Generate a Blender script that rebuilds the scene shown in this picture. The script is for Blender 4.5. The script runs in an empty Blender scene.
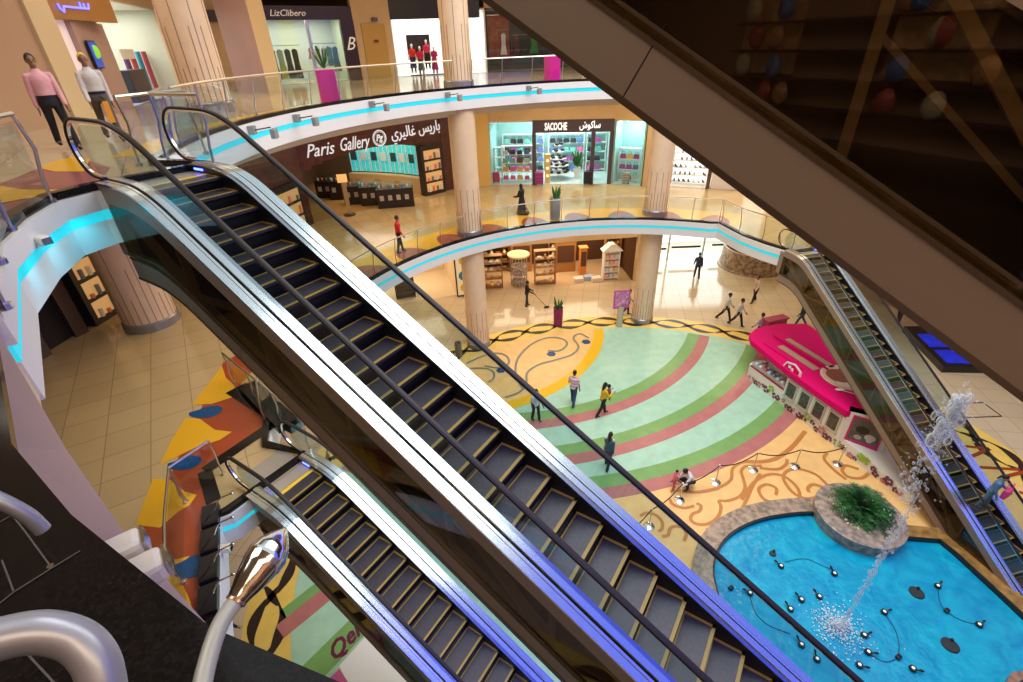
import bpy, bmesh, math, random
import numpy as np
from mathutils import Vector, Matrix
from mathutils.geometry import tessellate_polygon
random.seed(7)
SC = bpy.context.scene
COL = SC.collection
PI = math.pi

# ------------------------------------------------------------------ camera
FPX, PITCH, ROLL, EYE = 487.736, 0.54857, -0.03608, 15.265
_rt = np.array([1, 0, 0.]); _fw = np.array([0, math.cos(PITCH), -math.sin(PITCH)]); _up = np.cross(_rt, _fw)
_c, _s = math.cos(ROLL), math.sin(ROLL)
CM = np.array([_c*_rt + _s*_up, -_s*_rt + _c*_up, _fw])
cam = bpy.data.objects.new('camera', bpy.data.cameras.new('camera'))
cam.data.sensor_width = 36.0
cam.data.lens = FPX / 1023.0 * 36.0
cam.data.clip_start = 0.05; cam.data.clip_end = 300
mw = Matrix.Identity(4)
for i in range(3):
    mw[i][0] = CM[0][i]; mw[i][1] = CM[1][i]; mw[i][2] = -CM[2][i]
mw[0][3], mw[1][3], mw[2][3] = 0, 0, EYE
cam.matrix_world = mw
COL.objects.link(cam); SC.camera = cam
def G(x, y, z):
    """survey: the spot at height z that the measured photo pixel belongs to"""
    d = CM.T @ np.array([(x-511.5)/FPX, (341-y)/FPX, 1.0])
    t = (z-EYE)/d[2]
    return Vector((d[0]*t, d[1]*t, z))
def G2(x, y, z):
    p = G(x, y, z); return (p.x, p.y)

# ------------------------------------------------------------------ world, exposure
SC.view_settings.view_transform = 'Standard'
SC.view_settings.look = 'None'
SC.view_settings.gamma = 1.0
SC.view_settings.use_curve_mapping = False
SC.view_settings.exposure = 0.0
wd = bpy.data.worlds.new('sky'); SC.world = wd; wd.use_nodes = True
wn = wd.node_tree.nodes; bgn = wn['Background']
bgn.inputs[0].default_value = (0.93, 0.96, 1.0, 1); bgn.inputs[1].default_value = 0.85

def lamp(name, loc, power, color, size=(2, 2), rot=(0, 0, 0), typ='AREA', spread=None):
    l = bpy.data.lights.new(name, typ); l.energy = power; l.color = color
    if typ == 'AREA':
        l.shape = 'RECTANGLE'; l.size, l.size_y = size
        if spread: l.spread = spread
    else:
        l.shadow_soft_size = size[0]
    o = bpy.data.objects.new(name, l); o.location = loc; o.rotation_euler = rot
    COL.objects.link(o); return o
WARM = (1.0, 0.78, 0.50); NEUT = (1.0, 0.93, 0.82)

F0, F1, F2, F3 = 0.0, 6.8, 13.6, 20.4
CX, CY, CR = 5.33, 13.8, 12.41
def ring(a, r=CR):  # a in degrees
    return (CX + r*math.cos(math.radians(a)), CY + r*math.sin(math.radians(a)))

# cyan cove lamps of the second floor edge at the left
for (x, y, dx, dy) in ((-5.80, 6.95, -1, .1), (-5.62, 6.25, -1, .35), (-5.22, 5.45, -1, .5)):
    l = lamp('cove_lamp', (x, y, F2-.46), 1.5, (0.0, .75, 1.0), (.6, .05)); l.rotation_euler = Vector((dx, dy, -1.6)).to_track_quat('-Z', 'Z').to_euler()
# gallery ceiling lamps (recessed downlights of the three galleries)
for z, p in ((F0+5.7, 130), (F1+5.7, 190), (F2+5.0, 210)):
    for a in (50, 75, 100, 125, 150):
        x, y = ring(a, 16.8)
        lamp('downlight', (x, y, z), p*(1.0 if z < 12 or z > 17 else 1.0), WARM, (5.5, 3.5), (0, 0, math.radians(a+90)))
lamp('downlight', (-10.2, 11.0, F1+5.6), 28, WARM, (4, 4))
lamp('downlight', (-11.0, 17.5, F1+5.6), 30, WARM, (4, 4))
lamp('downlight', (-9.5, 10.5, F2+4.9), 90, NEUT, (4, 5))
lamp('downlight', (-10.8, 17.5, F2+4.9), 110, NEUT, (4, 4))
lamp('downlight', (-3.4, 0.8, F2+4.9), 90, NEUT, (4, 2))
lamp('downlight', (20.5, 20, F0+5.7), 25, WARM, (4, 6))
lamp('downlight', (20.5, 10, F0+5.7), 12, WARM, (4, 6))
lamp('downlight', (3.5, -2.6, F2+4.9), 260, WARM, (8, 2))  # added lamp behind the viewer, warms the wall mirrored in the smoked glass
# daylight panel of the roof lantern above the well
lamp('roof_light', (7.5, 14.5, 24.5), 4200, (1.0, 0.97, 0.90), (15, 15))

# ------------------------------------------------------------------ materials
MATS = {}
def mat(name, col, rough=0.5, metal=0.0, emit=None, es=1.0, noise=0.0, nscale=3.0, bump=0.0, spec=None, alpha=None, coat=0, trans=0, col2=None):
    if name in MATS: return MATS[name]
    m = bpy.data.materials.new(name); m.use_nodes = True
    nt = m.node_tree; b = nt.nodes['Principled BSDF']
    b.inputs['Base Color'].default_value = (*col, 1); b.inputs['Roughness'].default_value = rough
    b.inputs['Metallic'].default_value = metal
    if spec is not None: b.inputs['Specular IOR Level'].default_value = spec
    if coat: b.inputs['Coat Weight'].default_value = coat; b.inputs['Coat Roughness'].default_value = 0.05
    if trans: b.inputs['Transmission Weight'].default_value = trans
    if emit: b.inputs['Emission Color'].default_value = (*emit, 1); b.inputs['Emission Strength'].default_value = es
    if noise or col2:
        tc = nt.nodes.new('ShaderNodeTexCoord'); nz = nt.nodes.new('ShaderNodeTexNoise'); nz.inputs['Scale'].default_value = nscale
        nz.inputs['Detail'].default_value = 5
        nt.links.new(tc.outputs['Object'], nz.inputs['Vector'])
        rp = nt.nodes.new('ShaderNodeValToRGB'); c2 = col2 or tuple(min(1, c*(1-noise)) for c in col)
        c1 = col if col2 else tuple(min(1, c*(1+noise)) for c in col)
        rp.color_ramp.elements[0].position = 0.35; rp.color_ramp.elements[1].position = 0.65
        rp.color_ramp.elements[0].color = (*c2, 1); rp.color_ramp.elements[1].color = (*c1, 1)
        nt.links.new(nz.outputs['Fac'], rp.inputs['Fac']); nt.links.new(rp.outputs['Color'], b.inputs['Base Color'])
        if bump:
            bp = nt.nodes.new('ShaderNodeBump'); bp.inputs['Strength'].default_value = bump
            nt.links.new(nz.outputs['Fac'], bp.inputs['Height']); nt.links.new(bp.outputs['Normal'], b.inputs['Normal'])
    MATS[name] = m
    return m
def tilemat(name, col, line, size=0.9, rough=0.15, rot=0.0, var=0.05, mortar=0.012, spec=0.5):
    m = bpy.data.materials.new(name); m.use_nodes = True; nt = m.node_tree; b = nt.nodes['Principled BSDF']
    tc = nt.nodes.new('ShaderNodeTexCoord'); mp = nt.nodes.new('ShaderNodeMapping'); mp.inputs['Rotation'].default_value[2] = rot
    br = nt.nodes.new('ShaderNodeTexBrick'); br.offset = 0; br.inputs['Scale'].default_value = 1
    br.inputs['Brick Width'].default_value = size; br.inputs['Row Height'].default_value = size
    br.inputs['Mortar Size'].default_value = mortar; br.inputs['Mortar Smooth'].default_value = 0.3
    br.inputs['Color1'].default_value = (*[c*(1+var) for c in col], 1); br.inputs['Color2'].default_value = (*[c*(1-var) for c in col], 1)
    br.inputs['Mortar'].default_value = (*line, 1)
    nt.links.new(tc.outputs['Object'], mp.inputs[0]); nt.links.new(mp.outputs[0], br.inputs['Vector'])
    nz = nt.nodes.new('ShaderNodeTexNoise'); nz.inputs['Scale'].default_value = 0.7; nz.inputs['Detail'].default_value = 4
    nt.links.new(tc.outputs['Object'], nz.inputs['Vector'])
    mx = nt.nodes.new('ShaderNodeMix'); mx.data_type = 'RGBA'; mx.blend_type = 'MULTIPLY'; mx.inputs['Factor'].default_value = 0.3
    nt.links.new(br.outputs['Color'], mx.inputs['A']); nt.links.new(nz.outputs['Color'], mx.inputs['B'])
    rp = nt.nodes.new('ShaderNodeMapRange'); rp.inputs['To Min'].default_value = 0.75; rp.inputs['To Max'].default_value = 1.25
    nt.links.new(nz.outputs['Fac'], rp.inputs['Value']); nt.links.new(rp.outputs[0], mx.inputs['B'])
    nt.links.new(mx.outputs['Result'], b.inputs['Base Color']); b.inputs['Roughness'].default_value = rough
    b.inputs['Specular IOR Level'].default_value = spec
    MATS[name] = m; return m
def glassmat(name, tint=(0.8, 0.9, 0.88), refl=0.12, rough=0.02):
    m = bpy.data.materials.new(name); m.use_nodes = True; nt = m.node_tree; nt.nodes.clear()
    o = nt.nodes.new('ShaderNodeOutputMaterial'); t = nt.nodes.new('ShaderNodeBsdfTransparent'); g = nt.nodes.new('ShaderNodeBsdfGlossy')
    t.inputs[0].default_value = (*tint, 1); g.inputs['Roughness'].default_value = rough; g.inputs[0].default_value = (0.95, 0.97, 1, 1)
    lw = nt.nodes.new('ShaderNodeLayerWeight'); lw.inputs[0].default_value = 0.5
    pw = nt.nodes.new('ShaderNodeMath'); pw.operation = 'POWER'; pw.inputs[1].default_value = 4.0
    mr = nt.nodes.new('ShaderNodeMath'); mr.operation = 'MULTIPLY_ADD'; mr.inputs[1].default_value = 0.32; mr.inputs[2].default_value = refl*0.3
    nt.links.new(lw.outputs['Facing'], pw.inputs[0])
    mx = nt.nodes.new('ShaderNodeMixShader')
    nt.links.new(pw.outputs[0], mr.inputs[0]); nt.links.new(mr.outputs[0], mx.inputs[0]); nt.links.new(t.outputs[0], mx.inputs[1]); nt.links.new(g.outputs[0], mx.inputs[2])
    nt.links.new(mx.outputs[0], o.inputs[0]); MATS[name] = m; return m

glass = glassmat('clear_glass', (0.90, 0.94, 0.93))
glass_b = glassmat('balustrade_glass', (0.80, 0.88, 0.90))
smoked = glassmat('smoked_glass', (0.66, 0.58, 0.46), 0.15)
chrome = mat('chrome', (0.75, 0.76, 0.78), 0.12, 1.0)
steel = mat('brushed_steel', (0.62, 0.60, 0.56), 0.28, 1.0)
deckm = mat('deck_aluminium', (0.86, 0.86, 0.88), 0.20, 0.9)
deckd = mat('inner_deck_steel', (0.50, 0.52, 0.58), 0.16, 1.0)
rubber = mat('handrail_rubber', (0.020, 0.016, 0.014), 0.5, spec=0.3)
black = mat('black_satin', (0.012, 0.011, 0.013), 0.3)
granite = mat('black_granite', (0.010, 0.009, 0.009), 0.12, noise=0.4, nscale=60, spec=0.3)
stepm = mat('step_tread', (0.050, 0.044, 0.052), 0.45, 0.3, noise=0.15, nscale=25)
riserm = mat('step_riser', (0.012, 0.012, 0.014), 0.4, 0.2)
yellow = mat('step_yellow', (0.36, 0.23, 0.035), 0.5)
yellow2 = mat('comb_yellow', (0.85, 0.55, 0.05), 0.4)
bronze = mat('brown_cladding', (0.27, 0.195, 0.145), 0.45, 0.1)
bronzed = mat('bronze_trim', (0.16, 0.11, 0.07), 0.25, 0.6)
trussm = mat('truss_steel', (0.34, 0.29, 0.20), 0.5, 0.1)
white = mat('white_fascia', (0.80, 0.76, 0.74), 0.45)
cyan = mat('cyan_led', (0.0, 0.4, 0.45), 0.4, emit=(0.03, 0.55, 0.68), es=0.85)
blueled = mat('blue_led', (0.02, 0.03, 0.5), 0.4, emit=(0.06, 0.10, 1.0), es=9)
soffit = mat('beige_soffit', (0.72, 0.56, 0.34), 0.6)
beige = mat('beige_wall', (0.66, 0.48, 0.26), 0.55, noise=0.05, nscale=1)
stone = mat('column_stone', (0.78, 0.57, 0.38), 0.35, noise=0.04, nscale=2)
stoned = mat('column_groove', (0.38, 0.24, 0.15), 0.6)
basem = mat('column_base', (0.30, 0.27, 0.28), 0.25, 0.4)
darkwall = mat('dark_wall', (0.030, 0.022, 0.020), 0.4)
mag = mat('magenta_plastic', (0.70, 0.0, 0.14), 0.75, spec=0.15)
magp = mat('magenta_planter', (0.62, 0.0, 0.30), 0.4)
whitep = mat('white_plastic', (0.85, 0.84, 0.80), 0.35)
marble = mat('pool_rim_marble', (0.46, 0.34, 0.24), 0.25, col2=(0.20, 0.16, 0.12), nscale=5)
goldst = mat('gold_stone', (0.42, 0.24, 0.07), 0.22, col2=(0.22, 0.12, 0.04), nscale=4)
leaf = mat('leaf_green', (0.03, 0.16, 0.03), 0.5, noise=0.4, nscale=8)
leafd = mat('leaf_dark', (0.012, 0.07, 0.018), 0.5, noise=0.4, nscale=8)
skinm = mat('skin_brown', (0.26, 0.13, 0.075), 0.5)
skinl = mat('skin_tan', (0.42, 0.24, 0.15), 0.5)
hairm = mat('black_hair', (0.01, 0.009, 0.009), 0.5)

# ------------------------------------------------------------------ mesh builder
def V3(p): return Vector(p)
class MB:
    def __init__(s): s.v = []; s.f = []; s.m = []; s.cur = 0; s.T = None
    def add(s, vs, fs):
        b = len(s.v)
        if s.T is not None: vs = [s.T @ Vector(p) for p in vs]
        s.v += [tuple(p) for p in vs]
        for f in fs: s.f.append(tuple(i+b for i in f)); s.m.append(s.cur)
        return s
    def use(s, i): s.cur = i; return s
    def box(s, c, d, rz=0.0):
        x, y, z = d[0]/2, d[1]/2, d[2]/2; co, si = math.cos(rz), math.sin(rz)
        vs = []
        for k in (-z, z):
            for i, j in ((-x, -y), (x, -y), (x, y), (-x, y)):
                vs.append((c[0]+i*co-j*si, c[1]+i*si+j*co, c[2]+k))
        return s.add(vs, [(0, 3, 2, 1), (4, 5, 6, 7), (0, 1, 5, 4), (1, 2, 6, 5), (2, 3, 7, 6), (3, 0, 4, 7)])
    def hexa(s, lo, hi):
        return s.add(list(lo)+list(hi), [(0, 3, 2, 1), (4, 5, 6, 7), (0, 1, 5, 4), (1, 2, 6, 5), (2, 3, 7, 6), (3, 0, 4, 7)])
    def wallseg(s, a, b, z0, z1, t=0.15, side=0):
        a = Vector(a[:2]); b = Vector(b[:2]); d = (b-a).normalized(); n = Vector((-d.y, d.x))*t
        o = n*(0.5*side-0.5) if side in (-1, 1) else n*-0.5
        P = [a+o, b+o, b+o+n, a+o+n]
        return s.hexa([(p.x, p.y, z0) for p in P], [(p.x, p.y, z1) for p in P])
    def bar(s, a, b, w, h=None, up=(0, 0, 1)):
        a = V3(a); b = V3(b); h = h or w; d = (b-a).normalized(); u = V3(up)
        x = d.cross(u)
        if x.length < 1e-4: x = d.cross(Vector((1, 0, 0)))
        x.normalize(); y = x.cross(d).normalized(); x *= w/2; y *= h/2
        return s.hexa([a-x-y, a+x-y, a+x+y, a-x+y], [b-x-y, b+x-y, b+x+y, b-x+y])
    def tube(s, pts, r, n=10, caps=True, flat=1.0, closed=False):
        pts = [V3(p) for p in pts]; N = len(pts); vs = []; prev = None
        rr = r if isinstance(r, (list, tuple)) else [r]*N
        for i, p in enumerate(pts):
            if closed: t = pts[(i+1) % N]-pts[i-1]
            else: t = pts[min(i+1, N-1)]-pts[max(i-1, 0)]
            t.normalize()
            if prev is None:
                a = t.cross(Vector((0, 0, 1)));
                if a.length < 1e-3: a = t.cross(Vector((0, 1, 0)))
            else:
                a = prev - t*prev.dot(t)
            a.normalize(); prev = a; b = t.cross(a)
            for k in range(n):
                an = 2*PI*k/n; vs.append(p + a*math.cos(an)*rr[i] + b*math.sin(an)*rr[i]*flat)
        fs = []
        for i in range(N if closed else N-1):
            for k in range(n):
                j = (i+1) % N; fs.append((i*n+k, i*n+(k+1) % n, j*n+(k+1) % n, j*n+k))
        if caps and not closed: fs += [tuple(range(n))[::-1], tuple((N-1)*n+k for k in range(n))]
        return s.add(vs, fs)
    def sweep(s, pts, prof, lat, closed=False):
        """sweep a profile [(u,v)] along pts; u along fixed lateral vector lat, v along local normal"""
        pts = [V3(p) for p in pts]; N = len(pts); n = len(prof); vs = []; lat = V3(lat).normalized()
        for i, p in enumerate(pts):
            t = pts[min(i+1, N-1)]-pts[max(i-1, 0)]; t.normalize(); b = lat.cross(t); b.normalize()
            for (u, v) in prof: vs.append(p + lat*u - b*v)
        fs = [(i*n+k, i*n+(k+1) % n, (i+1)*n+(k+1) % n, (i+1)*n+k) for i in range(N-1) for k in range(n)]
        fs += [tuple(range(n))[::-1], tuple((N-1)*n+k for k in range(n))]
        return s.add(vs, fs)
    def lathe(s, c, prof, n=24, caps=True, a0=0.0, a1=2*PI, sx=1.0, sy=1.0):
        vs = []; full = abs(a1-a0-2*PI) < 1e-6; m = n if full else n+1
        for (r, z) in prof:
            for k in range(m):
                a = a0+(a1-a0)*k/n; vs.append((c[0]+r*math.cos(a)*sx, c[1]+r*math.sin(a)*sy, c[2]+z))
        fs = []
        for i in range(len(prof)-1):
            for k in range(n):
                k2 = (k+1) % m; fs.append((i*m+k, i*m+k2, (i+1)*m+k2, (i+1)*m+k))
        if caps and full: fs += [tuple(range(m))[::-1], tuple((len(prof)-1)*m+k for k in range(m))]
        return s.add(vs, fs)
    def cyl(s, c, r, h, n=20): return s.lathe(c, [(r, 0), (r, h)], n)
    def ell(s, c, r, n=12, m=8, R=None):
        vs = []; c = V3(c); r = (r, r, r) if not isinstance(r, (tuple, list)) else r
        for i in range(m+1):
            ph = PI*i/m
            for k in range(n):
                a = 2*PI*k/n; q = Vector((math.sin(ph)*math.cos(a)*r[0], math.sin(ph)*math.sin(a)*r[1], -math.cos(ph)*r[2]))
                if R is not None: q = R @ q
                vs.append(c+q)
        return s.add(vs, [(i*n+k, i*n+(k+1) % n, (i+1)*n+(k+1) % n, (i+1)*n+k) for i in range(m) for k in range(n)])
    def cap(s, a, ra, b, rb, n=10):
        a = V3(a); b = V3(b); s.ell(a, ra, n, 6); s.ell(b, rb, n, 6)
        return s.tube([a, b], [ra, rb], n)
    def prism(s, poly, z0, z1, holes=()):
        loops = [[Vector((p[0], p[1], 0)) for p in poly]] + [[Vector((p[0], p[1], 0)) for p in h] for h in holes]
        tris = tessellate_polygon(loops); flat = [p for l in loops for p in l]; N = len(flat)
        vs = [(p.x, p.y, z0) for p in flat]+[(p.x, p.y, z1) for p in flat]; fs = []
        for t in tris:
            a, b, c = (flat[i] for i in t)
            if (b-a).cross(c-a).z < 0: t = t[::-1]
            fs.append(tuple(i+N for i in t)); fs.append(tuple(t[::-1]))
        o = 0
        for li, l in enumerate(loops):
            n = len(l); ar = sum(l[i].x*l[(i+1) % n].y-l[(i+1) % n].x*l[i].y for i in range(n)); ccw = ar > 0
            if li: ccw = not ccw
            for i in range(n):
                j = (i+1) % n; q = (o+i, o+j, o+j+N, o+i+N); fs.append(q if ccw else q[::-1])
            o += n
        return s.add(vs, fs)
    def sheet(s, poly, z, holes=()):
        loops = [[Vector((p[0], p[1], 0)) for p in poly]] + [[Vector((p[0], p[1], 0)) for p in h] for h in holes]
        tris = tessellate_polygon(loops); flat = [p for l in loops for p in l]; fs = []
        for t in tris:
            a, b, c = (flat[i] for i in t)
            if (b-a).cross(c-a).z < 0: t = t[::-1]
            fs.append(tuple(t))
        return s.add([(p.x, p.y, z) for p in flat], fs)
    def ribbon(s, pts, w, z, t=0.0):
        """flat band of width w along 2-D points (w may be list)"""
        pts = [Vector(p[:2]) for p in pts]; N = len(pts); L = []; Rr = []
        for i, p in enumerate(pts):
            d = pts[min(i+1, N-1)]-pts[max(i-1, 0)]; d.normalize(); n = Vector((-d.y, d.x)); ww = (w[i] if isinstance(w, (list, tuple)) else w)/2
            L.append(p+n*ww); Rr.append(p-n*ww)
        vs = [(p.x, p.y, z) for p in L]+[(p.x, p.y, z) for p in Rr]
        return s.add(vs, [(i+N, i+1+N, i+1, i) for i in range(N-1)])
    def loopwall(s, pts, z0, z1, t, closed=False, outward=1, pts2=None):
        """vertical band following 2-D pts, thickness t to the side"""
        P = [Vector(p[:2]) for p in pts]; N = len(P); Q = []
        for i, p in enumerate(P):
            a = P[i-1] if (closed or i > 0) else P[i]; b = P[(i+1) % N] if (closed or i < N-1) else P[i]
            d = (b-a).normalized(); n = Vector((-d.y, d.x))*t*outward; Q.append(p+n)
        vs = []
        for A in (P, Q):
            for z in (z0, z1): vs += [(p.x, p.y, z) for p in A]
        fs = []
        M = N if closed else N-1
        for i in range(M):
            j = (i+1) % N
            fs += [(i, j, N+j, N+i), (2*N+j, 2*N+i, 3*N+i, 3*N+j), (N+i, N+j, 3*N+j, 3*N+i), (j, i, 2*N+i, 2*N+j)]
        if not closed: fs += [(0, N, 3*N, 2*N), (N-1, 3*N-1, 4*N-1, 2*N-1)]
        return s.add(vs, fs)
    def build(s, name, mats, parent=None, smooth=False, local=False, bevel=0, angle=40):
        me = bpy.data.meshes.new(name)
        off = Vector((0, 0, 0))
        if parent is not None and not local: off = wloc(parent)
        me.from_pydata([tuple(Vector(p)-off) for p in s.v], [], s.f)
        if not isinstance(mats, (list, tuple)): mats = [mats]
        for m in mats: me.materials.append(m)
        if len(mats) > 1: me.polygons.foreach_set('material_index', s.m)
        if smooth: me.polygons.foreach_set('use_smooth', [True]*len(me.polygons))
        me.update()
        o = bpy.data.objects.new(name, me); COL.objects.link(o)
        if parent is not None: o.parent = parent
        if smooth and angle:
            try: me.set_sharp_from_angle(angle=math.radians(angle))
            except Exception: pass
        if bevel:
            b = o.modifiers.new('bevel', 'BEVEL'); b.width = bevel; b.segments = 2; b.limit_method = 'ANGLE'
        return o
def wloc(o):
    p = Vector(o.location)
    while o.parent is not None: o = o.parent; p += Vector(o.location)
    return p
def tag(o, label=None, cat=None, group=None, kind=None):
    if label: o['label'] = label
    if cat: o['category'] = cat
    if group: o['group'] = group
    if kind: o['kind'] = kind
    return o
def empty(name, loc, label, cat, group=None, rz=0.0, kind=None):
    o = bpy.data.objects.new(name, None); COL.objects.link(o); o.location = loc; o.rotation_euler = (0, 0, rz); o.empty_display_size = 0.1
    return tag(o, label, cat, group, kind)
def struct(o, label=None, cat=None):
    o['kind'] = 'structure'
    if label: o['label'] = label
    if cat: o['category'] = cat
    return o
def copy_tree(o, parent=None):
    c = o.copy(); COL.objects.link(c); c.parent = parent
    for ch in o.children: copy_tree(ch, c)
    return c
def text_mesh(name, txt, size, mats, parent, origin, xdir, updir=(0, 0, 1), depth=0.03, shear=0.0, align='LEFT', bold=0.0, width=None):
    cu = bpy.data.curves.new(name+'_curve', 'FONT'); cu.body = txt; cu.size = size; cu.extrude = depth/2; cu.shear = shear; cu.align_x = align; cu.offset = bold; cu.resolution_u = 2
    to = bpy.data.objects.new('tmp', cu)
    me = bpy.data.meshes.new_from_object(to); bpy.data.objects.remove(to); bpy.data.curves.remove(cu)
    me.name = name
    X = V3(xdir).normalized(); U = V3(updir).normalized(); Z = X.cross(U)
    xs = [v.co.x for v in me.vertices] or [0]
    k = 1.0
    if width: k = width/max(1e-6, (max(xs)-min(xs)))
    off = wloc(parent) if parent is not None else Vector((0, 0, 0))
    for v in me.vertices:
        c = v.co.copy(); v.co = V3(origin) + X*c.x*k + U*c.y + Z*c.z - off
    me.materials.clear(); me.materials.append(mats)
    o = bpy.data.objects.new(name, me); COL.objects.link(o)
    if parent is not None: o.parent = parent
    return o
def arc(c, r, a0, a1, n=32):
    return [(c[0]+r*math.cos(math.radians(a0+(a1-a0)*i/n)), c[1]+r*math.sin(math.radians(a0+(a1-a0)*i/n))) for i in range(n+1)]
def smoothline(pts, n=8):
    """Catmull-Rom through points"""
    P = [Vector(p) for p in pts]; P = [P[0]*2-P[1]] + P + [P[-1]*2-P[-2]]; out = []
    for i in range(1, len(P)-2):
        a, b, c, d = P[i-1:i+3]
        for k in range(n):
            t = k/n; out.append(0.5*((2*b)+(c-a)*t+(2*a-5*b+4*c-d)*t*t+(3*b-a-3*c+d)*t**3))
    out.append(P[-2]); return out
# ================================================================== setting
floor_mat = tilemat('ground_tile', (0.62, 0.50, 0.34), (0.36, 0.26, 0.16), 1.1, 0.10, 0.2)
floor1_mat = tilemat('gallery_tile', (0.52, 0.37, 0.18), (0.30, 0.20, 0.10), 1.0, 0.12, -0.55)
floor2_mat = tilemat('upper_tile', (0.55, 0.43, 0.28), (0.32, 0.22, 0.12), 1.0, 0.12, -0.55)
mint = mat('mint_terrazzo', (0.40, 0.66, 0.50), 0.22, noise=0.06, nscale=2)
green = mat('green_terrazzo', (0.20, 0.40, 0.13), 0.22, noise=0.05, nscale=2)
mauve = mat('mauve_terrazzo', (0.48, 0.18, 0.17), 0.22, noise=0.05, nscale=2)
gold = mat('gold_terrazzo', (0.85, 0.50, 0.02), 0.22)
yel = mat('yellow_terrazzo', (0.85, 0.60, 0.14), 0.25, noise=0.05, nscale=2)
peach = mat('peach_terrazzo', (0.88, 0.56, 0.22), 0.22, noise=0.05, nscale=2)
swirlb = mat('brown_inlay', (0.55, 0.22, 0.06), 0.3)
swirlg = mat('grey_inlay', (0.20, 0.24, 0.20), 0.3)
chainm = mat('chain_inlay', (0.035, 0.02, 0.02), 0.3)
redm = mat('rust_inlay', (0.36, 0.06, 0.02), 0.25, noise=0.08, nscale=1)
yelm = mat('amber_inlay', (0.80, 0.42, 0.02), 0.25)
bluem = mat('blue_inlay', (0.0, 0.07, 0.20), 0.25)

b = MB(); b.box((4, 18, -0.15), (70, 64, 0.3)); floor = struct(b.build('floor', floor_mat), 'beige tiled ground floor of the mall with coloured inlays', 'floor')
def inlay(name, mb, m): return mb.build(name, m, floor)
RC, RR = (5.9, 12.51), 14.4
b = MB(); b.ribbon(arc(RC, RR, 0, 360, 96), 1.45, 0.004); inlay('yellow_ring_inlay', b, yel)
# chain motif
b = MB(); nl = 44
for i in range(nl):
    a = 2*PI*i/nl; w = 2*PI/nl
    for sgn in (-1, 1):
        pts = []; ww_ = []
        for k in range(13):
            t = -0.92+1.84*k/12
            rr = RR + sgn*(0.10+0.34*math.cos(t*PI/2)) ; aa = a + w*0.5*t
            pts.append((RC[0]+rr*math.cos(aa), RC[1]+rr*math.sin(aa))); ww_.append(0.06+0.30*max(0, math.cos(t*PI/1.84*1.0+sgn*.5))**2)
        b.ribbon(pts, ww_, 0.010)
        pts = []
        for k in range(9):
            t = 0.62+0.76*k/8; rr = RR + sgn*0.26*(1-2*k/8); aa = a+w*.5*t; pts.append((RC[0]+rr*math.cos(aa), RC[1]+rr*math.sin(aa)))
        b.ribbon(pts, [0.08+.16*math.sin(PI*k/8) for k in range(9)], 0.011)
inlay('chain_inlay', b, chainm)
b = MB(); b.sheet(arc(RC, RR-0.72, 0, 360, 96)[:-1], 0.004); inlay('mint_inlay', b, mint)
def clip_arc(c, r, a0, a1, n=140, rmax=RR-0.74):
    pts = [p for p in arc(c, r, a0, a1, n) if math.hypot(p[0]-RC[0], p[1]-RC[1]) < rmax]
    return pts
for (c, r) in (((-.27, 30.36), 12.73), ((-.44, 32.16), 17.0), ((1.3, 30.72), 17.36)):
    b = MB(); b.ribbon(clip_arc(c, r-0.32, 240 if r > 17 else 225, 345), 0.64, 0.007); inlay('green_band_inlay', b, green)
    b = MB(); b.ribbon(clip_arc(c, r+0.30, 240 if r > 17 else 225, 345), 0.60, 0.007); inlay('mauve_band_inlay', b, mauve)
# bands at the near left side of the circle
for (p, q, m, w) in (((-7.3, 8.95), (-6.55, 9.75), green, 0.6), ((-7.25, 8.5), (-6.4, 9.42), mauve, 0.55), ((-6.35, 6.75), (-5.05, 8.4), green, 0.75)):
    d = (Vector(q)-Vector(p)).normalized(); b = MB(); P = Vector(p)
    b.ribbon([tuple(P-d*(0.3)), tuple(P+d*4)], w, 0.010 + 0.002*(m is mauve)); inlay('short_band_inlay', b, m)
# peach field left of the gold arc
gc, gr = (-3.24, 27.06), 8.72
arcpts = clip_arc(gc, gr, 200, 360, 120)
a_in = [math.degrees(math.atan2(p[1]-RC[1], p[0]-RC[0])) % 360 for p in (arcpts[0], arcpts[-1])]
rim = arc(RC, RR-0.74, a_in[1], a_in[0], 40)
b = MB(); b.sheet([tuple(p) for p in arcpts]+rim[1:-1], 0.006); inlay('peach_inlay', b, peach)
b = MB(); b.ribbon(arcpts, 0.62, 0.009); inlay('gold_arc_inlay', b, gold)
# peach field near the pool
c3, r3 = (1.3, 30.72), 17.36+0.6
low = [p for p in clip_arc(c3, r3, 245, 330, 90)]
rim2 = [p for p in arc(RC, RR-0.74, 360+25, 200, 60)]
end = low[-1]; st = low[0]
ae = math.degrees(math.atan2(end[1]-RC[1], end[0]-RC[0])); as_ = math.degrees(math.atan2(st[1]-RC[1], st[0]-RC[0])) % 360 - 360
low = [p for p in low if p[0] > 1.0]
rim2 = arc(RC, RR-0.74, ae, -78, 60)
b = MB(); b.sheet([tuple(p) for p in low]+rim2[1:]+[(2.5, 6.0)], 0.006); inlay('orange_inlay', b, peach)
b = MB(); b.sheet([G2(878, 520, 0), G2(905, 494, 0), G2(960, 470, 0), G2(1010, 520, 0), G2(965, 540, 0), G2(910, 540, 0)], 0.012)
inlay('orange_corner_inlay', b, peach)

SWZ = [0.0095]
def swirl(pix, w, m, name):
    SWZ[0] += 0.0012; z = SWZ[0]
    P = smoothline([G2(x, y, 0) for x, y in pix], 7); b = MB(); b.ribbon(P, w, z); return inlay(name, b, m)
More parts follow.
